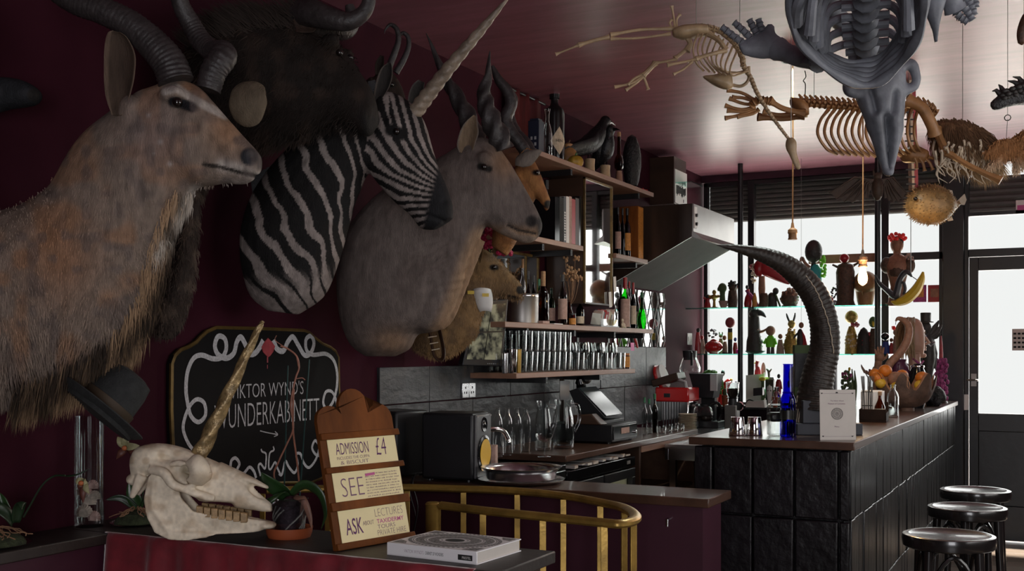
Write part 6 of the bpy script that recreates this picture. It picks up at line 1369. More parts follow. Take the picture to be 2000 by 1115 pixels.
a = onz(1352, 838, ZK); bm_ = MB(); bm_.box(-2.35, -1.75, 7.75, 8.25, ZK, ZK+.006)
o = thing('drain_mat', 'black ridged rubber drain mat behind the steel cups', 'mat', (-2.05, 8, ZK)); bm_.build('sheet', 'black_plastic', o)
for i in range(19): bb(-2.34+i*.032, -2.325+i*.032, 7.76, 8.24, ZK+.006, ZK+.012).build('rib', 'black_plastic', o)
# ------------------------------------------------------------------ things drawn in a plane of constant y (or on the bar), then given depth
mat('clay', (.28, .13, .075), .6, var=.3, scale=40); mat('red_paint', (.34, .015, .02), .35, var=.2, scale=20); mat('gold_leaf', (.42, .27, .06), .4, .4, var=.5, scale=60, bump=.5, bscale=90); mat('dark_fig', (.03, .027, .024), .55, var=.4, scale=40, bump=.4, bscale=60); mat('brown_fig', (.09, .045, .025), .6, var=.6, scale=50, bump=.5, bscale=60); mat('lime', (.16, .62, .02), .5); mat('turquoise', (.03, .30, .30), .5, var=.3); mat('yellow_paint', (.65, .45, .03), .45); mat('blue_paint', (.02, .05, .28), .45); mat('skin', (.42, .24, .17), .5); mat('silver', (.4, .4, .42), .3, .8, var=.3, scale=60); mat('pink_knit', (.34, .06, .20), .8, var=.5, scale=50, bump=1, bscale=90); mat('blond', (.30, .19, .09), .5, var=.5, scale=40, stretch=(5, 5, .6), bump=.4); mat('green_leaf', (.10, .28, .04), .45, var=.4, scale=30); mat('orange_peel', (.62, .17, .015), .45, var=.15, scale=20, bump=.2, bscale=120); mat('lemon_peel', (.62, .36, .03), .45, bump=.2, bscale=120); mat('clam', (.10, .055, .038), .7, var=.45, scale=14, bump=.5, bscale=30); mat('clam_in', (.42, .20, .10), .55, var=.3, scale=10); mat('grey_box', (.040, .043, .055), .6); mat('olive', (.07, .11, .04), .7)
def fig(name, label, cat, parts, base, zb, yp=9.36, grp=None, x=None):
    """parts: (part name, material, kind, data...), coordinates read off at the plane y=yp; base: the row that stands on zb"""
    xs = [q for p in parts for q in ([p[3][0]] if p[2] in 'elk' else [p[3][0][0]])]; cxm = sum(xs)/len(xs)
    o = ony(cxm, HZ, yp); k = depth(o)/F; o = V((o.x, yp, zb)); t = thing(name, label, cat, o, grp)
    def W(px, py, d=0): q = ony(px, HZ, yp); return V((q.x, yp-d*k, zb+(base-py)*k))
    for p in parts:
        mb = MB(); nm, mt, kd = p[:3]
        if kd == 'e':       # ellipsoid (x,y), rx, ry [, depth factor, tilt]
            (a, b), rx, ry = p[3], p[4], p[5]; rd = p[6] if len(p) > 6 else rx; tl = p[7] if len(p) > 7 else 0
            mb.ell(W(a, b), (rx*k, rd*k, ry*k), 14, 10, Matrix.Rotation(tl, 3, 'Y'))
        elif kd == 'l':     # turned profile about the vertical through x: [(r, y)...]
            a, b = p[3]; q = W(a, b); mb.lathe([(max(r, .05)*k, (b-y)*k) for r, y in p[4]], 16, M=Matrix.Diagonal((1, p[5] if len(p) > 5 else .8, 1)), o=q)
        elif kd == 't':     # tube through points with radii
            P = smooth_path([tuple(W(*q[:2], q[3] if len(q) > 3 else 0))+(q[2]*k,) for q in p[3]], 5); mb.tube([q[:3] for q in P], [q[3] for q in P], 8, flat=p[4] if len(p) > 4 else 1)
        elif kd == 'p':     # cut-out with thickness
            P = [W(*q) for q in p[3]]; th = p[4]*k
            mb.prism([(q.x-P[0].x, q.z-P[0].z) for q in P], (1, 0, 0), (0, 0, 1), P[0]-V((0, th/2, 0)), (0, 1, 0), th)
        elif kd == 'k':     # cluster of knobs in an ellipse
            (a, b), rx, ry, n_, r_ = p[3:8]; rs_ = random.Random(int(a*7+b))
            for i in range(n_):
                u = rs_.uniform(-1, 1); h = rs_.uniform(0, 6.28); s = math.sqrt(1-u*u); mb.ell(W(a, b)+V((rx*k*s*math.cos(h), rx*k*s*math.sin(h)*.8, ry*k*u)), (r_*k, r_*k, r_*k), 6, 4)
        mb.build(nm, mt, t)
    return t
SH1, SH2, SIL = ZS1, ZS2, zs
G1, G2, G3 = 'curios on the upper window shelf', 'curios on the lower window shelf', 'curios on the window sill'
# ---- upper glass shelf (stands on row 597)
fig('clay_doll', 'little red clay doll at the left end of the upper window shelf', 'figurine', [('body', 'red_paint', 'l', (1382, 596), [(7, 596), (6, 588), (4, 582), (5, 578), (2, 574)]), ('head', 'dark_fig', 'e', (1382, 573), 4.5, 4.5), ('ear', 'red_paint', 'e', (1376, 576), 2.5, 2.5), ('ear', 'red_paint', 'e', (1388, 576), 2.5, 2.5)], 597, SH1, grp=G1)
fig('gilt_trophy', 'small gilt winged trophy on the upper window shelf', 'figurine', [('stem', 'gold_leaf', 'l', (1395, 596), [(6, 596), (3, 592), (2.5, 582), (4, 578)]), ('cup', 'gold_leaf', 'e', (1395, 574), 8, 5), ('finial', 'gold_leaf', 'e', (1395, 565), 4, 5), ('wing', 'gold_leaf', 'e', (1387, 573), 4, 3), ('wing', 'gold_leaf', 'e', (1403, 573), 4, 3)], 597, SH1, grp=G1)
fig('wooden_tray', 'thin reddish tray under the doll and trophy', 'tray', [('plate', 'clay', 'p', [(1372, 597), (1402, 597), (1402, 595), (1372, 595)], 14), ('rim', 'clay', 't', [(1372, 595, .8), (1402, 595, .8)])], 597, SH1, 9.30, grp=G1)
fig('head_cup', 'grey bald head rising from a white cup', 'figurine', [('cup', 'pink_label', 'l', (1413, 596), [(5, 596), (7, 592), (9.5, 584), (10, 582), (8, 582)]), ('handle', 'pink_label', 't', [(1421, 584, 1), (1426, 586, 1), (1420, 592, 1)]), ('head', 'olive', 'e', (1411, 557), 8.5, 10), ('neck', 'olive', 'l', (1411, 583), [(6, 583), (5, 570), (6, 562)]), ('ear', 'olive', 'e', (1403, 559), 2, 4)], 597, SH1, grp=G1)
fig('shaggy_idol', 'dark shaggy-haired idol on the upper window shelf beside the pole', 'figurine', [('body', 'brown_fig', 'l', (1431, 596), [(9, 597), (10, 580), (9, 570), (8, 562)]), ('head', 'brown_fig', 'e', (1432, 556), 9, 9), ('hair', 'dark_fig', 'k', (1432, 552), 9, 9, 30, 2.6), ('cheek', 'blood', 'e', (1440, 555), 3, 3)], 597, SH1, grp=G1)
fig('red_flask', 'bright red flask with a purple rod right of the first pole', 'figurine', [('flask', 'red_paint', 'l', (1461, 596), [(7, 597), (8, 588), (6, 576), (3, 570), (3, 560)]), ('rod', 'pink_knit', 't', [(1457, 562, 2.5), (1468, 575, 4), (1481, 594, 3)]), ('stopper', 'dark_fig', 'e', (1459, 556), 3, 4)], 597, SH1, grp=G1)
fig('beaked_mask', 'large red long-beaked carnival mask on the upper window shelf', 'mask', [('face', 'red_paint', 'e', (1482, 520), 10, 17), ('beak', 'red_paint', 't', [(1476, 512, 8), (1495, 522, 12), (1515, 535, 9), (1535, 548, 4), (1542, 552, 1)], .6), ('neck', 'clay', 'l', (1488, 597), [(8, 597), (5, 585), (7, 560), (6, 535)]), ('feathers', 'cream_label', 'k', (1473, 530), 5, 18, 22, 3), ('flower', 'blood', 'k', (1468, 516), 3, 4, 8, 2.4)], 597, SH1, grp=G1)
fig('flame_vase', 'orange and red flame-shaped vase under the beaked mask', 'vase', [('vase', 'orange_label', 'l', (1474, 597), [(4, 597), (5, 590), (4, 577), (1, 568)]), ('saucer', 'clay', 'l', (1474, 597), [(6, 597), (6, 595)])], 597, SH1, 9.28, grp=G1)
fig('patterned_pot', 'brown and red patterned pot beside the flame vase', 'pot', [('pot', 'brown_fig', 'l', (1492, 597), [(8, 597), (9, 588), (9, 575), (6, 569)]), ('lid', 'red_paint', 'e', (1494, 577), 5, 8)], 597, SH1, 9.28, grp=G1)
fig('crouching_figure', 'grey crouching stone figure in the middle of the upper window shelf', 'figurine', [('body', 'dark_fig', 'l', (1509, 597), [(10, 597), (9, 588), (7, 575)]), ('head', 'dark_fig', 'e', (1515, 565), 6, 7), ('back', 'dark_fig', 'e', (1507, 578), 8, 11), ('arm', 'olive', 't', [(1514, 570, 2), (1520, 585, 2), (1524, 596, 2)])], 597, SH1, grp=G1)
fig('shell_mound', 'brown mound encrusted with shells on the upper window shelf', 'ornament', [('mound', 'brown_fig', 'e', (1542, 580), 17, 18), ('shells', 'clay', 'k', (1542, 578), 16, 17, 55, 3.4), ('sprig', 'green_leaf', 'k', (1556, 575), 3, 8, 9, 2), ('plinth', 'dark_wood', 'l', (1542, 597), [(15, 597), (15, 593)])], 597, SH1, grp=G1)
fig('turquoise_doll', 'doll with black egg head and turquoise dress behind the horn', 'doll', [('head', 'dark_fig', 'e', (1589, 489), 17, 23), ('neck', 'dark_fig', 'l', (1589, 520), [(6, 520), (4, 510)]), ('dress', 'turquoise', 'l', (1592, 560), [(7, 597), (9, 575), (13, 545), (12, 525), (5, 514)]), ('arm', 'clay', 't', [(1582, 520, 3), (1572, 510, 3), (1566, 500, 3), (1562, 515, 2)]), ('feather', 'lime', 'k', (1607, 520), 5, 22, 34, 3.2), ('skirt', 'turquoise', 'e', (1590, 545), 13, 20)], 597, SH1, grp=G1)
fig('pink_glass_ball', 'pinkish glass baubles beside the drum figure', 'ornament', [('ball', 'blood', 'e', (1622, 583), 6, 6), ('ball', 'silver', 'e', (1631, 590), 5, 6), ('twig', 'dark_fig', 'k', (1628, 570), 6, 10, 18, 2)], 597, SH1, grp=G1)
fig('drum_figure', 'dark barrel-bodied tribal figure with a round red head', 'figurine', [('body', 'brown_fig', 'l', (1651, 597), [(21, 597), (18, 592), (16, 585), (17, 560), (18, 530), (14, 516), (6, 512)]), ('head', 'red_paint', 'e', (1649, 503), 9.5, 9), ('collar', 'gold_leaf', 't', [(1633, 520, 1), (1651, 528, 1), (1669, 519, 1)]), ('necklace', 'dark_fig', 'k', (1651, 550), 18, 16, 40, 1.6), ('arm', 'brown_fig', 't', [(1636, 520, 2.5), (1626, 515, 2)]), ('arm', 'brown_fig', 't', [(1667, 518, 2.5), (1678, 512, 2)])], 597, SH1, grp=G1)
fig('bronze_mask', 'broad bronze face mask directly behind the glowing bulb', 'mask', [('face', 'bone_brown', 'e', (1690, 552), 24, 24), ('chin', 'bone_brown', 'l', (1690, 597), [(13, 597), (16, 585), (18, 570), (22, 555)]), ('nose', 'bone_brown', 'e', (1688, 570), 3, 8, 22), ('eye', 'dark_fig', 'e', (1681, 555), 4, 2, 22), ('eye', 'dark_fig', 'e', (1699, 555), 4, 2, 22)], 597, SH1, 9.42, grp=G1)
fig('flower_bust', 'bare-shouldered lady bust wearing bright red flowers in her hair', 'bust', [('torso', 'clay', 'l', (1753, 590), [(18, 592), (16, 580), (13, 560), (18, 540), (24, 520), (16, 503), (7, 497)]), ('bodice', 'brown_fig', 'e', (1753, 530), 19, 18), ('sleeve', 'brown_fig', 'e', (1732, 518), 12, 16), ('sleeve', 'brown_fig', 'e', (1775, 520), 12, 16), ('neck', 'clay', 'l', (1752, 506), [(9, 508), (7, 496), (8, 486)]), ('head', 'clay', 'e', (1752, 478), 12.5, 17), ('hair', 'dark_fig', 'k', (1752, 474), 10, 9, 26, 3.4), ('flowers', mat('scarlet', (.85, .03, .025), .5), 'k', (1752, 464), 16, 7, 34, 4), ('trim', 'pink_label', 'k', (1775, 510), 8, 12, 14, 3), ('pedestal', 'clay', 'l', (1745, 598), [(14, 598), (15, 592)])], 597, SH1, grp=G1)
# moon with a weasel hanging on a chain
t = fig('weasel_on_moon', 'grey stuffed weasel riding a yellow crescent moon hung on a chain', 'taxidermy', [('moon', 'yellow_paint', 't', [(1740, 588, 1), (1752, 590, 7), (1770, 584, 10), (1788, 568, 10), (1799, 548, 7), (1803, 532, 2)]), ('body', 'slate_pale', 't', [(1709, 535, 2), (1718, 552, 4), (1735, 568, 5.5), (1748, 578, 7), (1753, 565, 7), (1757, 548, 6), (1766, 534, 6), (1774, 533, 5), (1781, 541, 1.5)]), ('leg', 'slate_pale', 't', [(1765, 550, 3), (1768, 565, 3), (1764, 575, 2)]), ('whip', 'dark_fig', 't', [(1778, 538, .8), (1795, 550, .8)]), ('chain', 'steel_dull', 't', [(1779, 533, .7), (1779, 470, .7), (1779, 390, .7), (1779, 290, .7)])], 597, zw(1770, 597, 8.75), 8.75)
for i, (a, b, mt, lab) in enumerate(((1783, 1809, 'pink_knit', 'magenta pictured card stuck on the window glass'), (1812, 1838, 'red_paint', 'red framed card stuck on the window by the post'))):
    q0, q1 = ony(a, 590, YW+.0), ony(b, 556, YW+.0); o = tag(bb(q0.x, q1.x, YW+.012, YW+.018, q0.z, q1.z).build('window_card', mt), lab, 'card', 'cards on the window'); bb(q0.x+.02, q1.x-.02, YW+.010, YW+.0118, q0.z+.04, q1.z-.03).build('picture', 'clay' if i else 'orange_label', o)
# ---- lower glass shelf (row 690)
fig('red_couple', 'red enamel couple at the left end of the lower window shelf', 'figurine', [('body', 'red_paint', 'l', (1363, 690), [(6, 690), (6, 675), (4, 655), (3, 648)]), ('head', 'dark_fig', 'e', (1364, 644), 4, 4.5), ('partner', 'pink_label', 'l', (1372, 690), [(5, 690), (5, 680), (3, 662)]), ('partner_head', 'red_paint', 'e', (1371, 658), 3.5, 4)], 690, SH2, grp=G2)
fig('ruby_teapot', 'glossy ruby red round pot with little creatures on its lid', 'pot', [('pot', 'red_gloss', 'e', (1394, 677), 18, 13), ('lid', 'red_gloss', 'l', (1394, 668), [(10, 668), (6, 663), (2, 661)]), ('creatures', 'silver', 'k', (1392, 651), 8, 8, 16, 2.8), ('foot', 'red_gloss', 'l', (1394, 690), [(9, 690), (8, 686)])], 690, SH2, grp=G2)
fig('cat_ornament', 'tiny dark cat ornament behind the ruby pot', 'figurine', [('body', 'olive', 'l', (1408, 690), [(5, 690), (5, 670), (3, 660)]), ('head', 'olive', 'e', (1408, 655), 4, 4), ('ear', 'olive', 'e', (1405, 650), 1.2, 3), ('ear', 'olive', 'e', (1411, 650), 1.2, 3)], 690, SH2, 9.45, grp=G2)
fig('stone_busts', 'little pinkish stone bust left of the matchstick', 'figurine', [('body', 'pink_label', 'l', (1416, 690), [(5, 690), (5, 676), (3, 666)]), ('head', 'clay', 'e', (1415, 659), 4, 5), ('base', 'dark_wood', 'l', (1416, 690), [(6, 690), (6, 687)])], 690, SH2, grp=G2)
fig('giant_match', 'giant novelty matchstick with a red head', 'ornament', [('shaft', 'dark_fig', 'l', (1426, 690), [(4.5, 690), (4.5, 640)]), ('head', 'blood', 'e', (1426, 629), 9.5, 10.5), ('sticker', 'yellow_paint', 'l', (1426, 662), [(4.8, 662), (4.8, 648)])], 690, SH2, 9.28, grp=G2)
fig('coral_candle', 'orange and magenta candle between matchstick and pole', 'candle', [('wax', 'red_paint', 'l', (1436, 690), [(4, 690), (5, 680), (3, 668)]), ('flame', 'magenta', 'e', (1440, 685), 4, 5), ('top', 'blue_paint', 'e', (1436, 662), 3, 4)], 690, SH2, grp=G2)
fig('bird_headed_statue', 'black bird-headed statue on a round dish', 'statue', [('dish', 'dark_fig', 'l', (1475, 690), [(12, 690), (19, 686), (20, 684)]), ('skirt', 'dark_fig', 'l', (1473, 684), [(16, 684), (15, 665), (10, 645)]), ('frills', 'silver', 'k', (1482, 668), 7, 14, 20, 2.2), ('torso', 'dark_fig', 'l', (1473, 645), [(12, 648), (11, 630), (10, 618)]), ('head', 'dark_fig', 'e', (1473, 612), 11, 10), ('beak', 'dark_fig', 't', [(1478, 610, 8), (1488, 612, 5), (1496, 619, 1)]), ('belt', 'pink_label', 'k', (1476, 643), 9, 2, 14, 1.4), ('arm', 'clay', 't', [(1480, 648, 3), (1490, 646, 2.5), (1498, 641, 1.5)])], 690, SH2, grp=G2)
fig('green_shirt_doll', 'bobble-headed doll in a bright lime green shirt', 'doll', [('head', 'clay', 'e', (1505, 645), 9.5, 10), ('shirt', 'lime', 'l', (1505, 677), [(9, 677), (10, 668), (7, 657), (4, 654)]), ('arm', 'lime', 't', [(1498, 660, 3), (1492, 670, 2.5)]), ('arm', 'lime', 't', [(1512, 660, 3), (1516, 672, 2.5)]), ('leg', 'dark_wood', 'l', (1501, 690), [(4, 690), (3.4, 676)]), ('leg', 'dark_wood', 'l', (1509, 690), [(4, 690), (3.4, 676)])], 690, SH2, grp=G2)
fig('striped_cone_doll', 'small pink-and-gold striped cone doll beside the lime doll', 'doll', [('cone', 'pink_label', 'l', (1524, 690), [(8, 690), (7, 678), (5, 668), (4, 662)]), ('stripe', 'clay', 't', [(1517, 686, 1.4), (1531, 678, 1.4)]), ('stripe', 'clay', 't', [(1518, 676, 1.4), (1529, 669, 1.4)]), ('head', 'clay', 'e', (1524, 656), 4.5, 5)], 690, SH2, grp=G2)
fig('golden_hare', 'glittering golden hare ornament with tall ears', 'ornament', [('body', 'gold_leaf', 'l', (1545, 690), [(12, 690), (14, 678), (13, 664), (7, 652), (6, 645)]), ('head', 'gold_leaf', 'e', (1546, 632), 7.5, 8), ('ear', 'dark_fig', 't', [(1542, 628, 2), (1538, 618, 2), (1536, 611, 1)]), ('ear', 'dark_fig', 't', [(1549, 628, 2), (1552, 618, 2), (1553, 610, 1)]), ('foil', 'gold_leaf', 'k', (1545, 668), 13, 20, 60, 2.6), ('neck', 'gold_leaf', 'k', (1546, 645), 6, 9, 18, 2.2)], 690, SH2, grp=G2)
fig('caped_puppet', 'hanging string puppet with a red cape', 'puppet', [('head', 'clay', 'e', (1565, 634), 5, 6), ('body', 'dark_fig', 'l', (1563, 676), [(6, 678), (7, 665), (5, 645), (2, 641)]), ('cape', 'red_paint', 'p', [(1566, 642), (1573, 655), (1578, 676), (1564, 678)], 5), ('leg', 'dark_fig', 't', [(1560, 676, 3), (1557, 692, 2.2), (1558, 703, 2)]), ('leg', 'dark_fig', 't', [(1566, 676, 3), (1563, 692, 2.2), (1565, 705, 2)]), ('arm', 'dark_fig', 't', [(1560, 648, 2.2), (1553, 655, 2), (1551, 660, 1.5)]), ('string', 'steel_dull', 't', [(1565, 628, .3), (1565, 500, .3), (1565, 307, .3)])], 690, SH2+.0, 9.08)
fig('golden_globe_doll', 'gold ragged doll with a big globe head right of the horn', 'doll', [('body', 'gold_leaf', 'l', (1663, 690), [(13, 690), (12, 670), (9, 648), (5, 636)]), ('rags', 'cream_label', 'k', (1663, 668), 11, 22, 60, 2.6), ('head', 'gold_leaf', 'e', (1663, 618), 12.5, 13), ('scarf', 'blood', 'k', (1669, 633), 7, 4, 14, 3)], 690, SH2, grp=G2)
fig('hooded_monk', 'black hooded monk ornament touching the golden doll', 'ornament', [('cloak', 'dark_fig', 'l', (1687, 690), [(14, 690), (13, 670), (11, 652), (6, 642), (1, 638)]), ('badge', 'blood', 'e', (1686, 664), 2, 2, 13), ('badge', 'blood', 'e', (1686, 672), 2, 2, 13), ('collar', 'blood', 'e', (1698, 652), 4, 5)], 690, SH2, grp=G2)
fig('yellow_faced_doll', 'dark doll with yellow mask half behind the second pole', 'doll', [('body', 'brown_fig', 'l', (1705, 690), [(9, 690), (8, 670), (6, 650), (4, 640)]), ('head', 'olive', 'e', (1705, 628), 8, 11), ('mask', 'yellow_paint', 'e', (1706, 630), 4, 8, 9), ('sash', 'blood', 'e', (1702, 665), 5, 9)], 690, SH2, grp=G2)
fig('blue_sailor_doll', 'small doll with black ball head and blue coat', 'doll', [('coat', 'blue_paint', 'l', (1730, 690), [(7, 690), (7, 675), (5, 666)]), ('head', 'black_gloss', 'e', (1729, 656), 8, 7.5), ('companion', 'red_paint', 'l', (1741, 690), [(4, 690), (4, 675), (2, 668)]), ('companion_head', 'clay', 'e', (1741, 663), 3.5, 4)], 690, SH2, 9.30, grp=G2)
fig('red_wigged_doll', 'pale doll with a spiky red wig behind the clam shell', 'doll', [('body', 'pink_label', 'l', (1750, 690), [(6, 690), (6, 670), (4, 655)]), ('head', 'skin', 'e', (1750, 648), 5.5, 7), ('wig', 'scarlet', 'k', (1750, 639), 7, 5, 26, 2.2)], 690, SH2, 9.30, grp=G2)
# ---- window sill (row 790)
fig('trailing_plant', 'bushy green plant behind the coffee maker', 'plant', [('pot', 'terracotta', 'l', (1392, 790), [(9, 790), (12, 768), (12, 764)]), ('foliage', 'green_leaf', 'k', (1388, 738), 20, 16, 110, 3.2), ('sprays', 'green_leaf', 'k', (1402, 752), 10, 18, 60, 2.6), ('stem', 'olive', 't', [(1392, 768, 2), (1390, 750, 2), (1388, 740, 2)])], 790, SIL, 9.25, grp=G3)
fig('red_pipe', 'shiny red horn-shaped pot beside the trailing plant', 'pot', [('bowl', 'red_gloss', 't', [(1408, 790, 9), (1412, 765, 9), (1420, 748, 7), (1426, 742, 5)]), ('stopper', 'dark_fig', 'e', (1412, 728), 4, 6), ('rim', 'orange_label', 'e', (1428, 742), 3, 4)], 790, SIL, 9.45, grp=G3)
def cactus(px, top, w, lab, yp=9.2): return fig('potted_cactus', lab, 'cactus', [('pot', 'terracotta', 'l', (px, 790), [(w*.7, 790), (w, 772), (w*1.08, 771), (w*1.08, 768), (w*.9, 768)], 1), ('cactus', 'olive', 'e', (px, top+7), w*.7, 8), ('spines', 'cream_label', 'k', (px, top+7), w*.7, 8, 24, .6)], 790, SIL, yp, grp='cacti on the window sill')
cactus(1416, 756, 6.5, 'small cactus in a terracotta pot left of the first pole'); cactus(1429, 757, 6, 'small cactus right beside the first pole'); cactus(1514, 755, 6, 'cactus in the middle of the sill left of the blue bottle'); cactus(1549, 754, 7, 'larger potted cactus below the dark egg ornament'); cactus(1567, 757, 5, 'tiny potted cactus next to the horn'); cactus(1640, 760, 5, 'tiny potted cactus just right of the horn')
fig('red_swan', 'red long-necked bird ornament on the sill', 'ornament', [('body', 'red_paint', 'l', (1480, 735), [(7, 790), (7, 735), (6, 722), (3, 714)]), ('neck', 'red_paint', 't', [(1480, 722, 4), (1478, 712, 3), (1480, 703, 4)]), ('beak', 'yellow_paint', 't', [(1476, 706, 1.5), (1473, 708, .6)])], 790, SIL, 9.45, grp=G3)
fig('paper_screen', 'leaning sheet of white card on the window sill', 'card', [('sheet', 'white', 'p', [(1457, 790), (1486, 790), (1490, 727), (1457, 730)], 1.5), ('fold', 'paper', 'p', [(1484, 790), (1492, 790), (1493, 724), (1488, 728)], 3)], 790, SIL, 9.35, grp=G3)
fig('white_feather', 'pale upright feather behind the red bird', 'feather', [('vane', 'pink_label', 'e', (1491, 722), 4.5, 16, 1), ('quill', 'pink_label', 't', [(1491, 735, .8), (1493, 765, .8), (1494, 790, .8)])], 790, SIL, 9.5, grp=G3)
fig('sunflower', 'dark stalked sunflower ornament on the sill', 'flower', [('stalk', 'olive', 'l', (1490, 790), [(3, 790), (3, 740)]), ('petals', 'yellow_paint', 'e', (1489, 736), 7, 4.5), ('centre', 'brown_fig', 'e', (1489, 738), 4.5, 4), ('leaf', 'olive', 'e', (1493, 765), 3, 10)], 790, SIL, 9.3, grp=G3)
fig('mantel_clock', 'tiny mantel clock topped by a twig figure', 'clock', [('case', 'dark_fig', 'p', [(1496, 790), (1512, 790), (1512, 738), (1496, 738)], 10), ('top', 'silver', 'p', [(1494, 738), (1514, 738), (1512, 733), (1496, 733)], 12), ('twig', 'brown_fig', 't', [(1502, 733, 2), (1501, 722, 2.5), (1497, 717, 1.5)]), ('twig', 'brown_fig', 't', [(1502, 724, 2), (1507, 717, 1.2)]), ('dial', 'pale_grey', 'e', (1504, 750), 4, 4, 6)], 790, SIL, 9.38, grp=G3)
fig('white_skull_vase', 'little white skull-like vase near the black box', 'vase', [('vase', 'white', 'l', (1503, 790), [(3, 790), (3.5, 778), (5.5, 762), (5.5, 752), (4, 748)]), ('socket', 'ink_black', 'e', (1501, 757), 1.6, 1.8, 5.2), ('socket', 'ink_black', 'e', (1506, 757), 1.6, 1.8, 5.2)], 790, SIL, 9.17, grp=G3)
fig('black_router', 'black plastic box with coiled cable on the sill', 'box', [('case', 'black_plastic', 'p', [(1473, 768), (1491, 766), (1491, 751), (1473, 753)], 14), ('coil', 'black_plastic', 't', [(1455, 786, 1.2), (1462, 776, 1.2), (1474, 780, 1.2), (1480, 788, 1.2), (1468, 788, 1.2)]), ('stand', 'paper', 'p', [(1456, 790), (1496, 790), (1494, 776), (1462, 779)], 20)], 790, SIL, 9.17, grp=G3)
fig('red_soldier', 'small dark-haired man in a red coat on the sill', 'figurine', [('coat', 'red_paint', 'l', (1521, 760), [(5, 765), (5, 750), (6, 742), (3, 736)]), ('head', 'dark_fig', 'e', (1521, 730), 3.2, 4.5), ('arm', 'red_paint', 't', [(1517, 742, 1.6), (1515, 755, 1.4)]), ('arm', 'red_paint', 't', [(1525, 742, 1.6), (1527, 755, 1.4)]), ('plinth', 'dark_fig', 'l', (1521, 790), [(6, 790), (4, 775), (4, 764)])], 790, SIL, 9.3, grp=G3)
fig('dark_egg', 'big dark egg held on a clawed stand', 'ornament', [('egg', 'dark_fig', 'e', (1551, 728), 11, 18), ('claw', 'dark_fig', 't', [(1546, 742, 2), (1548, 752, 3), (1545, 770, 2), (1541, 790, 2)]), ('claw', 'dark_fig', 't', [(1556, 742, 2), (1554, 752, 3), (1558, 770, 2), (1561, 790, 2)]), ('tag', 'white', 'p', [(1551, 775), (1556, 776), (1555, 752), (1551, 750)], 1), ('bead', 'turquoise', 'e', (1541, 745), 3, 7), ('bead', 'turquoise', 'e', (1561, 752), 3, 8)], 790, SIL, 9.32, grp=G3)
fig('potted_flowers', 'dark leafy pot of purple and yellow flowers right of the horn', 'plant', [('pot', 'terracotta', 'l', (1655, 790), [(9, 790), (11, 772), (11, 768)]), ('foliage', 'olive', 'k', (1654, 742), 9, 26, 70, 3.2), ('blooms', 'pink_knit', 'k', (1654, 722), 8, 8, 14, 3), ('yellow_bloom', 'yellow_paint', 'e', (1659, 712), 2.5, 4)], 790, SIL, 9.2, grp=G3)
fig('spiny_plant', 'upright dark spiny plant on the sill behind the wire rack', 'plant', [('pot', 'terracotta', 'l', (1668, 790), [(7, 790), (8, 774)]), ('blade', 'olive', 't', [(1667, 776, 3), (1666, 745, 3), (1664, 712, 1)]), ('blade', 'olive', 't', [(1669, 776, 3), (1671, 745, 3), (1669, 715, 1)]), ('blade', 'olive', 't', [(1668, 776, 3), (1660, 750, 2.5), (1657, 725, 1)])], 790, SIL, 9.25, grp=G3)
t = fig('pink_lily', 'spray of pink lilies on the sill above the napkins', 'flower', [('vase', 'glass_smoke', 'l', (1700, 790), [(7, 790), (8, 772), (5, 755), (5, 745)]), ('stem', 'olive', 't', [(1700, 750, 1), (1696, 730, 1), (1690, 718, 1)]), ('bud', 'pink_label', 't', [(1690, 718, 3), (1684, 708, 2), (1682, 702, .6)])]+[('petal', 'blood' if i % 2 else 'pink_label', 't', [(1697+i*2, 722, 1.5), (1692+i*7, 712+abs(i-2)*2, 3), (1688+i*9, 706+abs(i-2)*5, .6)], .5) for i in range(5)], 790, SIL, 9.2, grp=G3)

# ------------------------------------------------------------------ on the bar
BZ = bz
for px, lab in ((1440, 'upturned steel shaker cup on the left'), (1473, 'upturned steel shaker cup on the right, by the clear bottle')):
    p = onz(px, 850.5, BZ); k = depth(p)/F; t = thing('shaker_cup', lab, 'cup', p, 'steel cups on the bar')
    MB().lathe([(16*k, 0), (16.3*k, .002), (12.6*k, 35*k), (12*k, 36.5*k), (11*k, 36*k), (.001, 35.5*k)], 28, o=p).build('cup', 'chrome', t); MB().lathe([(16.2*k, .001), (16.7*k, .004), (16*k, .007)], 28, o=p, cap=False).build('rolled_rim', 'steel', t)
p = onz(1517, 851, BZ); k = depth(p)/F; t = thing('square_bottle', 'square clear spirit bottle with a steel jigger on top', 'bottle', p)
Rz = Matrix.Translation(p) @ Matrix.Rotation(YAW+.15, 4, 'Z'); MB().box(-17*k, 17*k, -14*k, 14*k, 0, 62*k, Rz).build('glass', 'clear_glass', t, bev=.012); MB().lathe([(14*k, 60*k), (9*k, 68*k), (6*k, 71*k), (6*k, 76*k)], 16, o=p).build('neck', 'clear_glass', t)
MB().lathe([(7.5*k, 76*k), (6*k, 84*k), (3.2*k, 87*k), (5*k, 95*k), (4.6*k, 95*k)], 16, o=p).build('jigger', 'chrome', t); MB().box(-17.4*k, 17.4*k, -14.4*k, 14.4*k, 28*k, 46*k, Rz).build('paper_label', 'black_cap', t, bev=.012)
MB().box(-15*k, 15*k, -12*k, 12*k, .004, 40*k, Rz).build('spirit', 'clear_glass', t, bev=.01)
p = onz(1537, 852, BZ+.0); p = p-FW*.02; k = depth(p)/F; t = thing('blue_bottle', 'cobalt blue long-necked glass bottle on the bar', 'bottle', p)
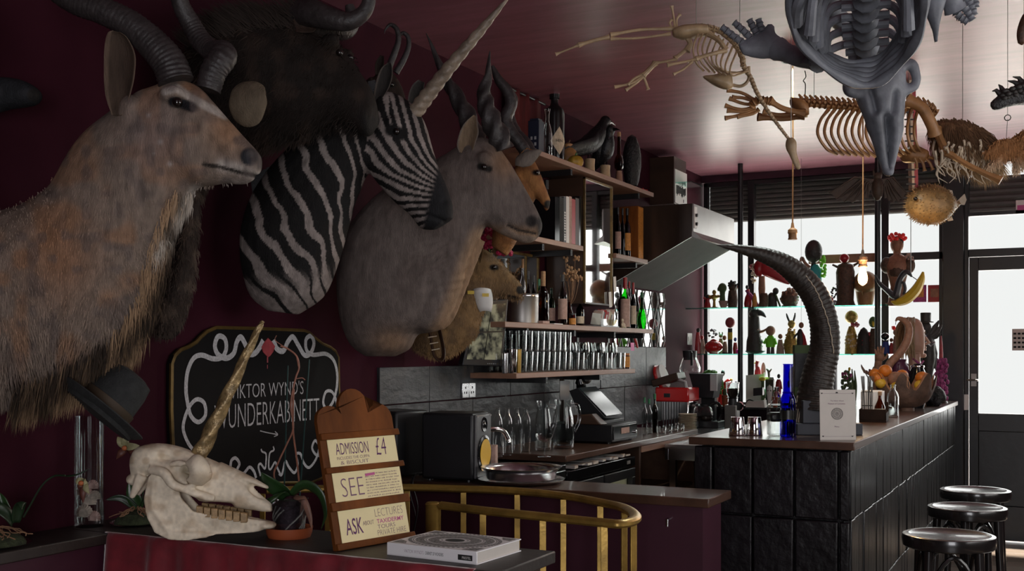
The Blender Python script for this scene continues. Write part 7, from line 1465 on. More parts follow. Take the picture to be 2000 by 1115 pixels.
MB().lathe([(14*k, 0), (15.5*k, .004), (15.5*k, 52*k), (14.5*k, 62*k), (15.5*k, 72*k), (12*k, 80*k), (9.5*k, 86*k), (9*k, 140*k), (10*k, 141*k), (10*k, 142*k), (8*k, 142*k), (7.6*k, 90*k), (13*k, 70*k), (13.5*k, .01), (.001, .008)], 24, o=p).build('glass', 'glass_blue', t); MB().lathe([(15.8*k, 34*k), (15.8*k, 52*k)], 24, o=p, cap=False).build('paper_label', 'black_cap', t); MB().lathe([(10*k, 84*k), (11*k, 86*k), (10*k, 88*k)], 20, o=p, cap=False).build('collar', 'glass_blue', t)
# skewers in a grey box
p = onz(1563, 846, BZ); k = depth(p)/F; t = thing('skewer_box', 'grey cardboard holder for the wooden skewers', 'box', p); MB().box(-12*k, 14*k, -.03, .03, 0, 22*k, Matrix.Translation(p) @ Matrix.Rotation(YAW, 4, 'Z')).build('box', 'grey_box', t, bev=.002); MB().box(-13*k, 15*k, -.032, .032, 20*k, 22*k, Matrix.Translation(p) @ Matrix.Rotation(YAW, 4, 'Z')).build('rim', 'grey_box', t)
f_ = Fr(1563, 846, depth(p)-.035); rs = random.Random(3)
for i in range(9): a = 1550+i*3.3; o = tag(MB().tube([f_(a, 844), f_(a+8+rs.uniform(-2, 5), 770+rs.uniform(-4, 8))], .0022, 6).build('wooden_skewer', 'cream_label'), '%s wooden skewer from the left beside the cobalt bottle' % ORD[i], 'skewer', 'skewers beside the blue bottle')
# horn on its grey block
fhn = Fr(1595, 800, 5.18)
hb = fhn(1612, 858); 
t = thing('giant_horn', 'great ridged buffalo-like horn arching up from a grey block on the bar', 'horn', V((hb.x, hb.y, BZ)))
Rz = Matrix.Translation(V((hb.x, hb.y, BZ))) @ Matrix.Rotation(YAW, 4, 'Z'); k = fhn.k
MB().box(-66*k, 60*k, -.10, .10, 0, 22*k, Rz).build('plinth', 'grey_box', t, bev=.004); MB().box(-52*k, 46*k, -.075, .075, 22*k, 66*k, Rz).build('block', 'grey_box', t, bev=.003)
horn(fhn, [(1590, 800, 0, 38), (1592, 770, 0, 34), (1600, 725, 0, 31), (1610, 685, 0, 29), (1611, 645, 0, 28), (1603, 605, 0, 27), (1587, 570, 0, 26), (1562, 540, 0, 24), (1530, 516, .01, 20), (1490, 499, .02, 15), (1450, 489, .03, 9.5), (1420, 484, .04, 5), (1396, 481, .05, 1)], 'horn', mat('horn_brown', (.028, .020, .015), .5, var=.5, scale=26, bump=.5, bscale=45), t, .022, 30, 20, 26)
P = smooth_path([(1568, 540, .055), (1585, 565, .062), (1600, 600, .066), (1612, 640, .07), (1620, 690, .07)], 8); MB().tube([fhn(x+math.sin(i*1.9)*.8, y, w) for i, (x, y, w) in enumerate(P)], .0022, 6).build('cord', 'cream_label', t)
# tall grey and green box file behind the horn
p = onz(1608, 838, BZ); p = fhn(1608, 800); p = V((p.x, p.y, BZ))+FW*.17; k = depth(p)/F; t = thing('box_file', 'tall grey box with green bands standing behind the horn', 'box', p); Rz = Matrix.Translation(p) @ Matrix.Rotation(YAW, 4, 'Z'); zt_ = EYE+(HZ-674)*k-BZ
MB().box(-38*k, 36*k, -.02, .02, 0, zt_, Rz).build('case', 'slate_pale', t, bev=.002); MB().box(-38.5*k, 36.5*k, -.0206, .0206, zt_-16*k, zt_+.0005, Rz).build('green_band', 'olive', t); MB().box(-38.5*k, 36.5*k, -.0206, .0206, zt_-98*k, zt_-82*k, Rz).build('green_band', 'olive', t)
MB().box(36.6*k, 41*k, -.02, .02, 0, zt_-2*k, Rz).build('inner_sleeve', 'black_plastic', t); MB().box(41.2*k, 44*k, -.02, .02, 0, zt_-12*k, Rz).build('inner_sleeve', 'pale_grey', t)
# menu card
p = onz(1637, 859, BZ); k = depth(p)/F; t = thing('menu_card', 'cream printed menu card standing at the bar corner', 'menu', p); w_, h_ = 70*k, 98*k
Rz = Matrix.Translation(p) @ Matrix.Rotation(YAW, 4, 'Z') @ Matrix.Rotation(-.05, 4, 'X'); MB().box(-w_/2, w_/2, 0, .004, 0, h_, Rz).build('card', 'paper', t); MB().box(-w_/2+.008, w_/2+.004, .010, .03, 0, h_*.82, Rz).build('back_stand', 'dark_wood', t)
mo = lambda a, b, c=-.0006: Rz @ V((a*w_, c, b*h_)); mx = (Rz.to_3x3() @ V((1, 0, 0))); mz = (Rz.to_3x3() @ V((0, 0, 1)))
cdo = t.children[0]
text('The Viktor Wynd', 'lettering', 'ink_mid', cdo, mo(-.02, .775), mx, mz, w_*.37, h_*.03, center=True); text('Museum of Curiosities', 'lettering', 'ink_mid', cdo, mo(-.03, .722), mx, mz, w_*.48, h_*.03, center=True); text('Menu', 'lettering', 'ink_mid', cdo, mo(-.03, .265), mx, mz, w_*.13, h_*.03, center=True)
c0 = mo(-.02, .52)
for r0, r1, ds in ((.155, .165, 0), (.125, .15, 1), (.10, .112, 0), (.065, .09, 1), (.035, .05, 0), (.0, .018, 0)):
    mb = MB(); n = 48
    for i in range(n):
        if ds and i % 2: continue
        q0, q1 = 2*PI*i/n, 2*PI*(i+1)/n; mb.add([c0+mx*(math.cos(q)*r*w_)+mz*(math.sin(q)*r*w_) for q, r in ((q0, r0), (q1, r0), (q1, r1), (q0, r1))], [(0, 1, 2, 3)])
    mb.build('emblem_ring', 'ink_black', cdo, False)
for b in (.925, .07): MB().ribbon([mo(-.42, b), mo(.40, b)], mz, .0004).build('rule', 'ink_mid', cdo, False)
for a, b in ((-.44, .925), (.42, .925), (-.42, .07), (.40, .07)): MB().add([mo(a-.035, b+.012), mo(a+.035, b+.012), mo(a, b-.014)], [(0, 1, 2)]).build('corner_ornament', 'ink_black', cdo, False)
MB().add([mo(-.06, .93), mo(.02, .93), mo(.0, .955), mo(-.04, .955)], [(0, 1, 2, 3)]).build('crest', 'ink_black', cdo, False)
# condiment caddy, napkins, bottles
p = onz(1707, 822, BZ); k = depth(p)/F; t = thing('condiment_caddy', 'dark wooden caddy holding sauces and napkins on the bar', 'caddy', p); Rz = Matrix.Translation(p) @ Matrix.Rotation(.1, 4, 'Z')
L_, W_ = .13, .07
for q in ((-W_, W_, -L_, L_, 0, .012), (-W_, W_, -L_, -L_+.01, .012, .07), (-W_, W_, L_-.01, L_, .012, .10), (-W_, -W_+.008, -L_, L_, .012, .07), (W_-.008, W_, -L_, L_, .012, .05)): MB().box(*q, Rz).build('board', mat('caddy_wood', (.022, .011, .007), .7, spec=.1, var=.4) if 'caddy_wood' not in M else 'caddy_wood', t, bev=.002)
def onb(a, b): return Rz @ V((a, b, .013))
q = onb(-.01, .055); t = thing('napkin_stack', 'stack of folded white napkins in the caddy', 'napkins', q); rs = random.Random(8)
for i in range(16): MB().box(-.055, .055, -.003, .003, 0, .15+rs.uniform(-.006, .006), Matrix.Translation(q+V((0, -.05+i*.0065, 0))) @ Matrix.Rotation(.1, 4, 'Z') @ Matrix.Rotation(rs.uniform(-.03, .03), 4, 'X')).build('napkin', 'white', t)
q = onb(.035, -.08); t = thing('sauce_bottle', 'small brown sauce bottle with pale label in the caddy', 'bottle', q); MB().lathe([(.026, 0), (.028, .006), (.028, .07), (.012, .105), (.009, .12), (.009, .14)], 16, o=q).build('glass', 'glass_amber', t); MB().lathe([(.0285, .015), (.0285, .06)], 16, o=q, cap=False).build('paper_label', 'cream_label', t); MB().lathe([(.010, .13), (.011, .15), (.006, .152)], 12, o=q).build('cap', 'cork', t)
q = onb(-.03, -.09); t = thing('cutlery_holder', 'wire cutlery rack bristling with forks beside the menu', 'rack', q)
for i in range(8): a = 2*PI*i/8; MB().tube([q+V((.026*math.cos(a), .026*math.sin(a), 0)), q+V((.028*math.cos(a), .028*math.sin(a), .15))], .0016, 5).build('wire', 'dark_fig', t)
for z in (.003, .075, .15): MB().tube([q+V((.028*math.cos(2*PI*i/16), .028*math.sin(2*PI*i/16), z)) for i in range(16)], .0018, 5, closed=True).build('hoop', 'dark_fig', t)
for i in range(5):
    a = i*1.3; b0 = q+V((.012*math.cos(a), .012*math.sin(a), .01)); e = q+V((.03*math.cos(a), .03*math.sin(a), .235)); m = MB().tube([b0, (b0*.4+e*.6)], .0025, 6)
    for s in (-1.5, -.5, .5, 1.5): m.tube([b0*.42+e*.58, b0*.3+e*.7+V((.004*s, 0, 0)), e+V((.005*s, 0, 0))], .0012, 5)
    tag(m.build('fork', 'steel_dull'), 'steel fork in the wire rack beside the menu, %s of five' % ORD[i], 'fork', 'forks in the wire rack')
p = onz(1744, 815, BZ); k = depth(p)/F; t = thing('water_bottle', 'clear glass water bottle in front of the clam shell', 'bottle', p); MB().lathe([(10*k, 0), (11*k, .004), (11*k, 40*k), (9*k, 48*k), (4.5*k, 54*k), (4.5*k, 61*k), (5.5*k, 62*k), (5.5*k, 64*k), (3.6*k, 64*k), (3.6*k, 55*k), (10*k, 40*k), (10*k, .012), (.001, .01)], 20, o=p).build('glass', 'clear_glass', t); MB().lathe([(9.6*k, .012), (9.6*k, 20*k), (.001, 20.5*k)], 20, o=p).build('water', 'clear_glass', t)
p = onz(1787, 797, BZ); t = thing('shot_glass', 'tiny clear shot glass at the foot of the clam shell', 'glass', p); MB().lathe([(.018, 0), (.02, .003), (.024, .06), (.0225, .06), (.018, .012), (.001, .011)], 16, o=p).build('bowl', 'clear_glass', t); MB().lathe([(.018, 0), (.019, .01), (.001, .0105)], 16, o=p).build('thick_base', 'clear_glass', t)
# clam shell with oranges
fc = Fr(1770, 800, 7.2); k = fc.k
t = thing('clam_shell', 'giant scalloped clam shell used as a fruit bowl', 'shell', V((fc(1770, 800).x, fc(1770, 800).y, BZ)))
n = 72; cx0, ryd = 1768, .13
def clam(u, s, inner=0):
    a = 2*PI*u; lob = .5+.5*math.cos(a*7+.6); rx = (62-6*inner)*(.86+.14*lob); rim = 800-(38+34*lob)
    r = math.sin(s*PI/2)**.8; y = 797+(rim-797)*(1-math.cos(s*PI/2))-inner*0
    return fc(cx0+rx*r*math.cos(a), y-(3 if inner else 0)*(1-s), -(ryd*(.86+.14*lob)*r*math.sin(a)))
rows = [[clam(i/n, s) for i in range(n)] for s in (.06, .2, .4, .6, .8, 1)]; ro = [[clam(i/n, s, 1) for i in range(n)] for s in (1, .8, .6, .4, .2, .06)]
MB().loft(rows).build('outer_shell', 'clam', t, ang=70); MB().loft(ro).build('inner_shell', 'clam_in', t, ang=70)
fl_ = MB().lathe([(.05, 0), (.05, .02), (.03, .026)], 16, o=V((fc(1770, 800).x, fc(1770, 800).y, BZ))).build('foot', 'clam', t)
fz = .02; PXO = [(1697, 738, .02, 12, 'orange_peel', 'orange resting at the left rim of the clam shell'), (1711, 731, -.03, 12, 'orange_peel', 'orange tucked behind the leftmost one'), (1729, 724, .0, 13, 'orange_peel', 'highest orange on the clam shell heap'), (1764, 733, -.02, 12, 'orange_peel', 'orange in the middle behind the clam tooth'), (1801, 738, .0, 13.5, 'orange_peel', 'large orange at the right of the clam shell'), (1791, 752, .05, 11, 'lemon_peel', 'lemon under the right-hand orange'), (1745, 756, .06, 12, 'lemon_peel', 'lemon low in the left clam valley'), (1716, 748, .04, 11, 'lemon_peel', 'lemon below the leftmost oranges')]
for x, y, w, r, mt, lab in PXO:
    c_ = fc(max(x, 1712), y, w); t = thing('orange' if 'orange' in mt else 'lemon', lab, 'fruit', c_-UP*r*k, 'fruit in the clam shell'); MB().ell(c_, (r*k, r*k, r*k*.93), 16, 10).build('peel', mt, t); MB().ell(c_+UP*r*k*.92, (.004, .004, .003), 6, 4).build('stem_end', 'olive', t)
c_ = fc(1751, 740, .03); t = thing('clay_heart', 'reddish clay lump lying among the oranges', 'ornament', c_-UP*.05); mb = MB(); mb.ell(c_+RT*-.02, (.05, .04, .05)).ell(c_+RT*.025+UP*.008, (.045, .04, .04)); organic(mb, 'body', 'clay', t, None, .008, 4); MB().ell(c_+RT*.05+UP*.03, .01, 8, 6).build('knob', 'clay', t)
# carved crook, hand, mannequin head, statue, pink coral
def onbar(px, y): q = ony(px, HZ, y); return V((q.x, y, BZ))
fcr = Fr(1760, 700, 7.55); b0 = fcr(1733, 720); t = thing('carved_crook', 'curled brown wooden crook rising above the oranges', 'carving', V((b0.x, b0.y, BZ)))
P = smooth_path([(1728, 790, 0, 6), (1731, 740, 0, 7), (1737, 712, 0, 8), (1757, 690, 0, 8), (1772, 665, 0, 8), (1775, 640, 0, 7.5), (1767, 627, 0, 6), (1755, 622, 0, 4), (1749, 627, 0, 1.5)], 6); MB().tube([fcr(*p[:3]) for p in P], [p[3]*fcr.k for p in P], 10).build('crook', 'clay', t); MB().lathe([(.05, 0), (.045, .012)], 16, o=V((fcr(1728, 800).x, fcr(1728, 800).y, BZ))).build('foot', 'dark_wood', t)
MB().tube([fcr(1750, 627), fcr(1749, 634)], .002, 5).build('wire', 'steel_dull', t)
fh_ = Fr(1716, 700, 7.9); b0 = fh_(1716, 740); t = thing('wooden_hand', 'small wooden hand with raised fingers behind the oranges', 'carving', V((b0.x, b0.y, BZ))); zpx = 687+(EYE-BZ)/fh_.k
mb = MB(); mb.tube([fh_(1714, zpx), fh_(1713, 730), fh_(1716, 705)], [9*fh_.k, 8*fh_.k, 7*fh_.k], 12); mb.ell(fh_(1718, 697), (9*fh_.k, 5*fh_.k, 10*fh_.k)); mb.build('palm', 'clay', t)
for i, (dx, L) in enumerate(((-8, 10), (-3, 15), (2, 17), (7, 14))): MB().tube([fh_(1718+dx*.7, 692), fh_(1718+dx, 690-L*.5), fh_(1718+dx*1.2, 692-L)], [2.6*fh_.k, 2.3*fh_.k, 1.4*fh_.k], 8).build('finger', 'clay', t)
MB().tube([fh_(1724, 702), fh_(1731, 698), fh_(1734, 690)], [2.8*fh_.k, 2.4*fh_.k, 1.6*fh_.k], 8).build('thumb', 'clay', t)
# mannequin head facing right
fm = Fr(1785, 665, 7.95, .12); k = fm.k; zpx = 687+(EYE-BZ)/k
t = thing('mannequin_head', 'long blond-haired mannequin head looking towards the door', 'mannequin', V((fm(1785, 700).x, fm(1785, 700).y, BZ)))
mb = MB(); hull(mb, fm, [(1770, 630, 1778, 690, .03), (1778, 622, 1783, 690, .055), (1788, 621, 1790, 692, .06), (1796, 625, 1796, 698, .054), (1801, 634, 1800, 699, .044), (1804, 645, 1803, 690, .03)], 18, 3)
P = [fm(1786, 690), fm(1786, 720), fm(1784, zpx-22)]; mb.tube(P, [.042, .04, .05], 14); mb.lathe([(.10, 0), (.10, .02), (.05, .05)], 20, o=V((fm(1784, 700).x, fm(1784, 700).y, BZ)))
mb.tube([fm(1802, 650), fm(1809, 661), fm(1816, 669), fm(1806, 673)], [.012, .013, .014, .010], 8); mb.ell(fm(1806.5, 683), (.016, .022, .008)); mb.ell(fm(1807, 678), (.016, .02, .007)); mb.ell(fm(1804, 694), (.024, .024, .018)); mb.ell(fm(1803, 646, 0), (.018, .045, .010))
organic(mb, 'head', 'skin', t, None, .0045, 3)
for s in (1, -1): MB().ell(fm(1804, 656, s*.026), (.008, .011, .006), 8, 6).build('eye', 'white', t); MB().ell(fm(1806, 656, s*.027), (.004, .005, .005), 8, 6).build('iris', 'blue_paint', t); MB().tube([fm(1804.5, 650, s*.012), fm(1805, 648.5, s*.028), fm(1803, 651, s*.04)], .0022, 5).build('eyebrow', 'blond', t)
mb = MB(); rs = random.Random(12)
for i in range(90):
    w = rs.uniform(-.075, .075); xs = 1768+rs.uniform(-2, 13); L = rs.uniform(40, 78); sg = 1 if w > 0 else -1
    P = smooth_path([(xs+4, 622+rs.uniform(-2, 3), w*.3), (xs-2-abs(w)*30, 634, sg*.05+w*.35), (xs-7, 655, sg*.058+w*.4), (xs-6+rs.uniform(-5, 5), 628+L, sg*.055+w*.4)], 4); mb.tube([fm(*p) for p in P], [.007]*(len(P)-1)+[.001], 5)
mb.build('hair', 'blond', t); MB().tube([fm(1779, 700, .03), fm(1790, 712, .06), fm(1800, 705, .03)], .008, 6).build('collar', 'pink_knit', t)
# winged statue with a top hat
fs_ = Fr(1814, 680, 8.25); k = fs_.k; q = fs_(1814, 700); t = thing('winged_statue', 'black winged statue in a top hat beside the window post', 'statue', V((q.x, q.y, BZ))); zpx = 687+(EYE-BZ)/k
mb = MB(); mb.tube([fs_(1812, zpx), fs_(1812, 755), fs_(1812, 730)], [.06, .05, .035], 12); mb.tube([fs_(1812, 732), fs_(1814, 700), fs_(1812, 670), fs_(1811, 652)], [.035, .05, .052, .02], 12); mb.ell(fs_(1808, 640), (.042, .04, .05)); organic(mb, 'body', 'dark_fig', t, None, .008, 3)
MB().lathe([(.055, 0), (.056, .006), (.036, .010), (.038, .07), (.034, .074)], 16, o=fs_(1808, 630)).build('top_hat', 'dark_fig', t); MB().tube([fs_(1820, 662), fs_(1828, 690), fs_(1826, 720)], [.016, .012, .008], 8).build('arm', 'dark_fig', t); MB().tube([fs_(1804, 664), fs_(1798, 690), fs_(1802, 712)], [.016, .012, .008], 8).build('arm', 'dark_fig', t)
for i, P in enumerate(([(1816, 655), (1826, 640), (1834, 626)], [(1818, 658), (1830, 648), (1840, 634)], [(1818, 662), (1828, 656), (1838, 650)], [(1802, 652), (1793, 640), (1786, 628)], [(1801, 656), (1792, 650), (1783, 642)])): MB().tube([fs_(*p) for p in P], [.012, .022, .006], 8, flat=.4).build('wing_feather', 'dark_fig', t)
MB().tube([fs_(1803, 668, .05), fs_(1812, 676, .06), fs_(1821, 668, .05)], .006, 6).build('necklace', 'silver', t)
# dark jar and purple bowl before the head
p = onbar(1792, 7.95); t = thing('black_teapot', 'glossy black jar with silver rim before the mannequin head', 'jar', p); MB().lathe([(.04, 0), (.055, .05), (.065, .14), (.06, .22), (.04, .27), (.042, .285), (.02, .30)], 18, o=p).build('body', 'black_gloss', t); MB().lathe([(.044, .275), (.046, .28), (.044, .288)], 18, o=p, cap=False).build('rim', 'chrome', t)
p = onbar(1757, 7.95); t = thing('purple_urn', 'deep purple ribbed urn between crook and mannequin', 'urn', p); MB().lathe([(.04, 0), (.03, .03), (.05, .10), (.07, .20), (.06, .28), (.045, .31), (.05, .33)], 18, o=p).build('body', mat('aubergine', (.06, .012, .035), .35), t); 
for i in range(8): a = 2*PI*i/8; MB().tube([p+V((.032*math.cos(a), .032*math.sin(a), .04)), p+V((.072*math.cos(a), .072*math.sin(a), .2)), p+V((.05*math.cos(a), .05*math.sin(a), .3))], .006, 5).build('rib', 'aubergine', t)
p = onbar(1838, 8.85); k = depth(p)/F; t = thing('pink_coral', 'knobbly pink knitted coral with a wine red spire', 'ornament', p); mb = MB(); rs = random.Random(5)
for i in range(120): u = rs.random(); a = rs.random()*6.28; r = .055*(1-.25*u)*math.sqrt(rs.random()); mb.ell(p+V((r*math.cos(a), r*math.sin(a)*.8, .02+u*.30)), (.014, .014, .02), 6, 4)
mb.build('coral', 'pink_knit', t); MB().lathe([(.016, .3), (.012, .42), (.004, .50)], 10, o=p).build('spire', 'blood', t); MB().lathe([(.05, 0), (.04, .02)], 12, o=p).build('foot', 'dark_wood', t)
p = onbar(1812, 8.35); t = thing('charcoal_rock', 'black rough rock at the foot of the statue', 'rock', p+V((.05, 0, 0))); mb = MB()
for i in range(9): mb.ell(p+V((.05+rs.uniform(-.06, .06), rs.uniform(-.05, .05), .02+rs.uniform(0, .09))), (rs.uniform(.03, .05),)*3, 8, 6)
organic(mb, 'body', 'black_knobbly', t, None, .009, 2)
# ------------------------------------------------------------------ bar stools
def stool():
    t = thing('bar_stool', '', 'stool', (0, 0, 0), 'bentwood bar stools'); SHt = .815; R = .165
    MB().lathe([(R*.96, SHt-.05), (R, SHt-.045), (R*1.02, SHt-.02), (R*1.0, SHt-.004), (R*.93, SHt), (R*.86, SHt-.003), (R*.80, SHt-.008), (.001, SHt-.012)], 40).build('seat', 'stool_black', t)
    for i in range(4):
        a = PI/4+i*PI/2; c, s = math.cos(a), math.sin(a); P = smooth_path([(c*.125, s*.125, SHt-.05), (c*.135, s*.135, .55), (c*.15, s*.15, .28), (c*.185, s*.185, .0)], 5); MB().tube(P, [.018-.004*j/(len(P)-1) for j in range(len(P))], 10).build('leg', 'stool_black', t)
        a2 = a+PI/2; c2, s2 = math.cos(a2), math.sin(a2); A = V((c*.133, s*.133, .60)); Bq = V((c2*.133, s2*.133, .60)); mid = (A+Bq)/2
        P = [A+(Bq-A)*(j/10)+UP*(.14*math.sin(PI*j/10)) for j in range(11)]; MB().tube(P, .009, 8).build('arch', 'stool_black', t)
    MB().tube([(math.cos(2*PI*j/28)*.152, math.sin(2*PI*j/28)*.152, .26) for j in range(28)], .010, 8, closed=True).build('foot_ring', 'stool_black', t); return t
mat('stool_black', (.014, .012, .012), .22, var=.3, scale=8, coat=.3)
st0 = stool(); sp_ = [(onz(1853, 1042, .815), 'nearest black bentwood bar stool'), (onz(1889, 988, .815), 'middle black bentwood bar stool of the three'), (onz(1905, 955, .815), 'black bentwood bar stool furthest from the camera')]
for i, (q, lab) in enumerate(sp_): o = st0 if i == 0 else copy_tree(st0); place(o, (q.x, q.y, 0), .3+i*.5, lab)
# ------------------------------------------------------------------ skeletons and curios under the ceiling
def bone(pts, r0, name, mt, parent, rm=None, n=8, sub=5):
    """limb bone through (px,py,D): knobbed ends"""
    P = smooth_path([tuple(C(*p)) for p in pts], sub); m = len(P); rm = rm if rm is not None else r0*.62
    rad = []
    for i in range(m):
        u = i/(m-1); e = max(math.exp(-(u/.10)**2), math.exp(-((1-u)/.10)**2)); rad.append(rm+(r0-rm)*e)
    return MB().tube(P, rad, n).build(name, mt, parent)
def chain(pts, n, r, name, mt, parent, spike=0., flat=.8, r1=None):
    """column of vertebrae"""
    P = smooth_path([tuple(C(*p)) for p in pts], 12); L = [0]
    for a, b in zip(P[:-1], P[1:]): L.append(L[-1]+(V(b)-V(a)).length)
    out = []
    for i in range(n):
        s = L[-1]*(i+.5)/n; j = max(0, min(len(P)-2, next(q for q in range(len(L)) if L[q] >= s)-1)); u = (s-L[j])/max(1e-6, L[j+1]-L[j]); c = V(P[j])*(1-u)+V(P[j+1])*u; tg = (V(P[j+1])-V(P[j])).normalized()
        rr = r if r1 is None else r+(r1-r)*i/max(1, n-1); R = tg.to_track_quat('Z', 'Y').to_matrix(); mb = MB(); h = L[-1]/n*.5
        mb.lathe([(rr*.95, -h*.95), (rr*.75, -h*.3), (rr*.75, h*.3), (rr, h*.8), (rr*.6, h)], 10, M=R, o=c)
        if spike: mb.tube([c, c+UP*spike*.6, c+UP*spike-tg*spike*.35], [rr*.5, rr*.35, rr*.18], 6); sd = tg.cross(UP).normalized(); mb.tube([c-sd*rr*1.7, c+sd*rr*1.7], rr*.3, 6)
        mb.build(name, mt, parent); out.append((c, tg))
    return out
def wire(a, b, label, r=.0015): return None
# ---- big grey skeleton nearest the camera ---------------------------
t = thing('grey_skeleton', 'huge slate-grey sea cow skeleton hung head-down nearest the camera', 'skeleton', C(1735, 343, 3.5))
chain([(1697, -70, 2.65), (1692, 0, 2.85), (1690, 50, 3.02), (1694, 95, 3.2), (1706, 128, 3.38)], 11, .036, 'vertebra', 'bone_grey', t, .02)
inn = [(1552, -30, 2.75), (1550, 30, 2.85), (1562, 72, 2.95), (1605, 105, 3.0), (1655, 122, 3.05), (1700, 121, 3.05), (1742, 92, 3.0), (1772, 45, 2.9), (1790, 0, 2.8), (1798, -40, 2.7)]
outc = [(1540, -30, 2.6), (1545, 35, 2.68), (1562, 82, 2.75), (1612, 132, 2.8), (1672, 164, 2.85), (1716, 160, 2.85), (1760, 122, 2.8), (1796, 66, 2.7), (1806, 10, 2.6), (1808, -40, 2.55)]
for i in range(6):
    u = i/5; P = [tuple(a*(1-u)+b*u for a, b in zip(p, q)) for p, q in zip(inn, outc)]; P = smooth_path([tuple(C(*p)) for p in P], 6); MB().tube(P, [.0125+.003*math.sin(j*.7+i) for j in range(len(P))], 10, flat=.75).build('sternal_rib', 'bone_grey', t)
for i in range(7):
    y0 = -70+i*25; D0 = 2.62+i*.1; yl = 30+i*11; 
    bone([(1676, y0+12, D0), (1650, y0-2+i*1.5, D0-.0), (1618, y0+10+i*2, D0-.02), (1592+i*5, y0+48, D0-.03), (1580+i*9, yl+38, D0-.02+.04)], .014, 'rib', 'bone_grey', t, .0115)
    bone([(1706, y0+12, D0), (1728, y0-2+i*1.5, D0), (1755-i*1, y0+8+i*2, D0-.02), (1772-i*3, y0+40, D0-.03), (1776-i*6, yl+28, D0+.02)], .014, 'rib', 'bone_grey', t, .0115)
for i, P in enumerate(([(1610, -40, 2.6), (1575, 0, 2.66), (1566, 50, 2.75), (1590, 90, 2.85)], [(1640, -40, 2.6), (1592, -5, 2.66), (1582, 50, 2.78), (1602, 98, 2.9)], [(1585, -40, 2.58), (1560, 5, 2.62), (1556, 45, 2.7)])): bone(P, .016, 'rib', 'bone_grey', t, .015)
fg = Fr(1725, 240, 3.5); mb = MB()
hull(mb, fg, [(1690, 108, 1745, 106, .04), (1678, 135, 1760, 132, .055), (1668, 168, 1770, 166, .06), (1676, 198, 1767, 196, .058), (1692, 240, 1764, 240, .05), (1704, 275, 1759, 275, .042), (1715, 306, 1753, 306, .034), (1724, 334, 1746, 334, .024), (1731, 343, 1740, 343, .012)], 18)
for P in ([(1690, 182), (1668, 186), (1652, 178), (1655, 165), (1675, 160)], [(1755, 135), (1775, 128), (1786, 155), (1780, 172), (1764, 180)]): q = smooth_path([tuple(fg(*p, .02)) for p in P], 5); mb.tube(q, .016, 10)
def gdef(P):
    x, y, w = inv(fg, P); fr_ = sst(0, .02, w); return -.036*np.exp(-(seg_dist(x, y, [(1735, 228), (1737, 262), (1738, 322)])/9)**2)*fr_ - .018*np.exp(-(seg_dist(x, y, [(1700, 178), (1708, 215)])/7)**2)*fr_ - .018*np.exp(-(seg_dist(x, y, [(1752, 182), (1748, 215)])/6)**2)*fr_ + .006*(vn(x, y, 18, 4)-.5)
organic(mb, 'skull', 'bone_grey', t, None, .006, 4, gdef)
bone([(1700, 118, 3.35), (1660, 60, 3.3), (1625, 20, 3.2), (1620, -20, 3.1)], .03, 'shoulder_blade', 'bone_grey', t, .028, 10)
# left flipper
fl = Fr(1490, 90, 3.15); bone([(1600, 118, 3.0), (1560, 112, 3.08), (1520, 96, 3.14)], .034, 'forearm', 'bone_grey', t, .026, 12); bone([(1590, 70, 2.95), (1582, 95, 3.0), (1573, 128, 3.0)], .016, 'wing_bone', 'bone_grey', t)
mb = MB(); hull(mb, fl, [(1440, 85, 1452, 108, .012), (1468, 70, 1480, 115, .02), (1500, 58, 1505, 115, .024), (1522, 72, 1520, 112, .024), (1540, 82, 1535, 112, .024)], 12); mb.tube([fl(1495, 80), fl(1502, 60), fl(1506, 48)], [.02, .018, .010], 8); organic(mb, 'palm', 'bone_grey', t, None, .006, 3)
for P, n in ((([(1475, 100), (1445, 80), (1409, 52)]), 7), (([(1480, 90), (1458, 66), (1433, 43)]), 6), (([(1487, 82), (1475, 60), (1463, 38)]), 5), (([(1495, 78), (1487, 56), (1481, 37)]), 5)): chain([(x, y, 3.15) for x, y in P], n, .0145, 'finger_bone', 'bone_grey', t, 0, .8, .011)
# right flipper
mb = MB(); fr_ = Fr(1830, 30, 2.95); hull(mb, fr_, [(1800, -40, 1860, -40, .03), (1802, -5, 1848, 0, .03), (1810, 30, 1838, 35, .022), (1820, 55, 1834, 58, .016), (1826, 85, 1832, 86, .008)], 12); organic(mb, 'shoulder_blade', 'bone_grey', t, None, .008, 3)
bone([(1785, -30, 2.72), (1810, -45, 2.82), (1835, -40, 2.93)], .03, 'upper_arm', 'bone_grey', t, .024, 10); bone([(1838, -42, 2.94), (1850, -20, 2.95), (1858, 0, 2.97), (1866, 20, 2.98)], .03, 'forearm', 'bone_grey', t, .026, 10)
for P in ([(1862, 12), (1872, 30), (1890, 44)], [(1870, 2), (1886, 18), (1900, 40)], [(1880, -10), (1895, 6), (1903, 30)], [(1890, -20), (1902, -5), (1906, 15)]): chain([(x, y, 2.98) for x, y in P], 5, .015, 'finger_bone', 'bone_grey', t, 0, .8, .011)
for x, y, D in ((1560, -20, 2.7), (1735, 130, 3.4), (1800, -30, 2.7)): a = C(x, y, D); MB().tube([a, V((a.x, a.y, ZC))], .0015, 5).build('wire', 'steel_dull', t)
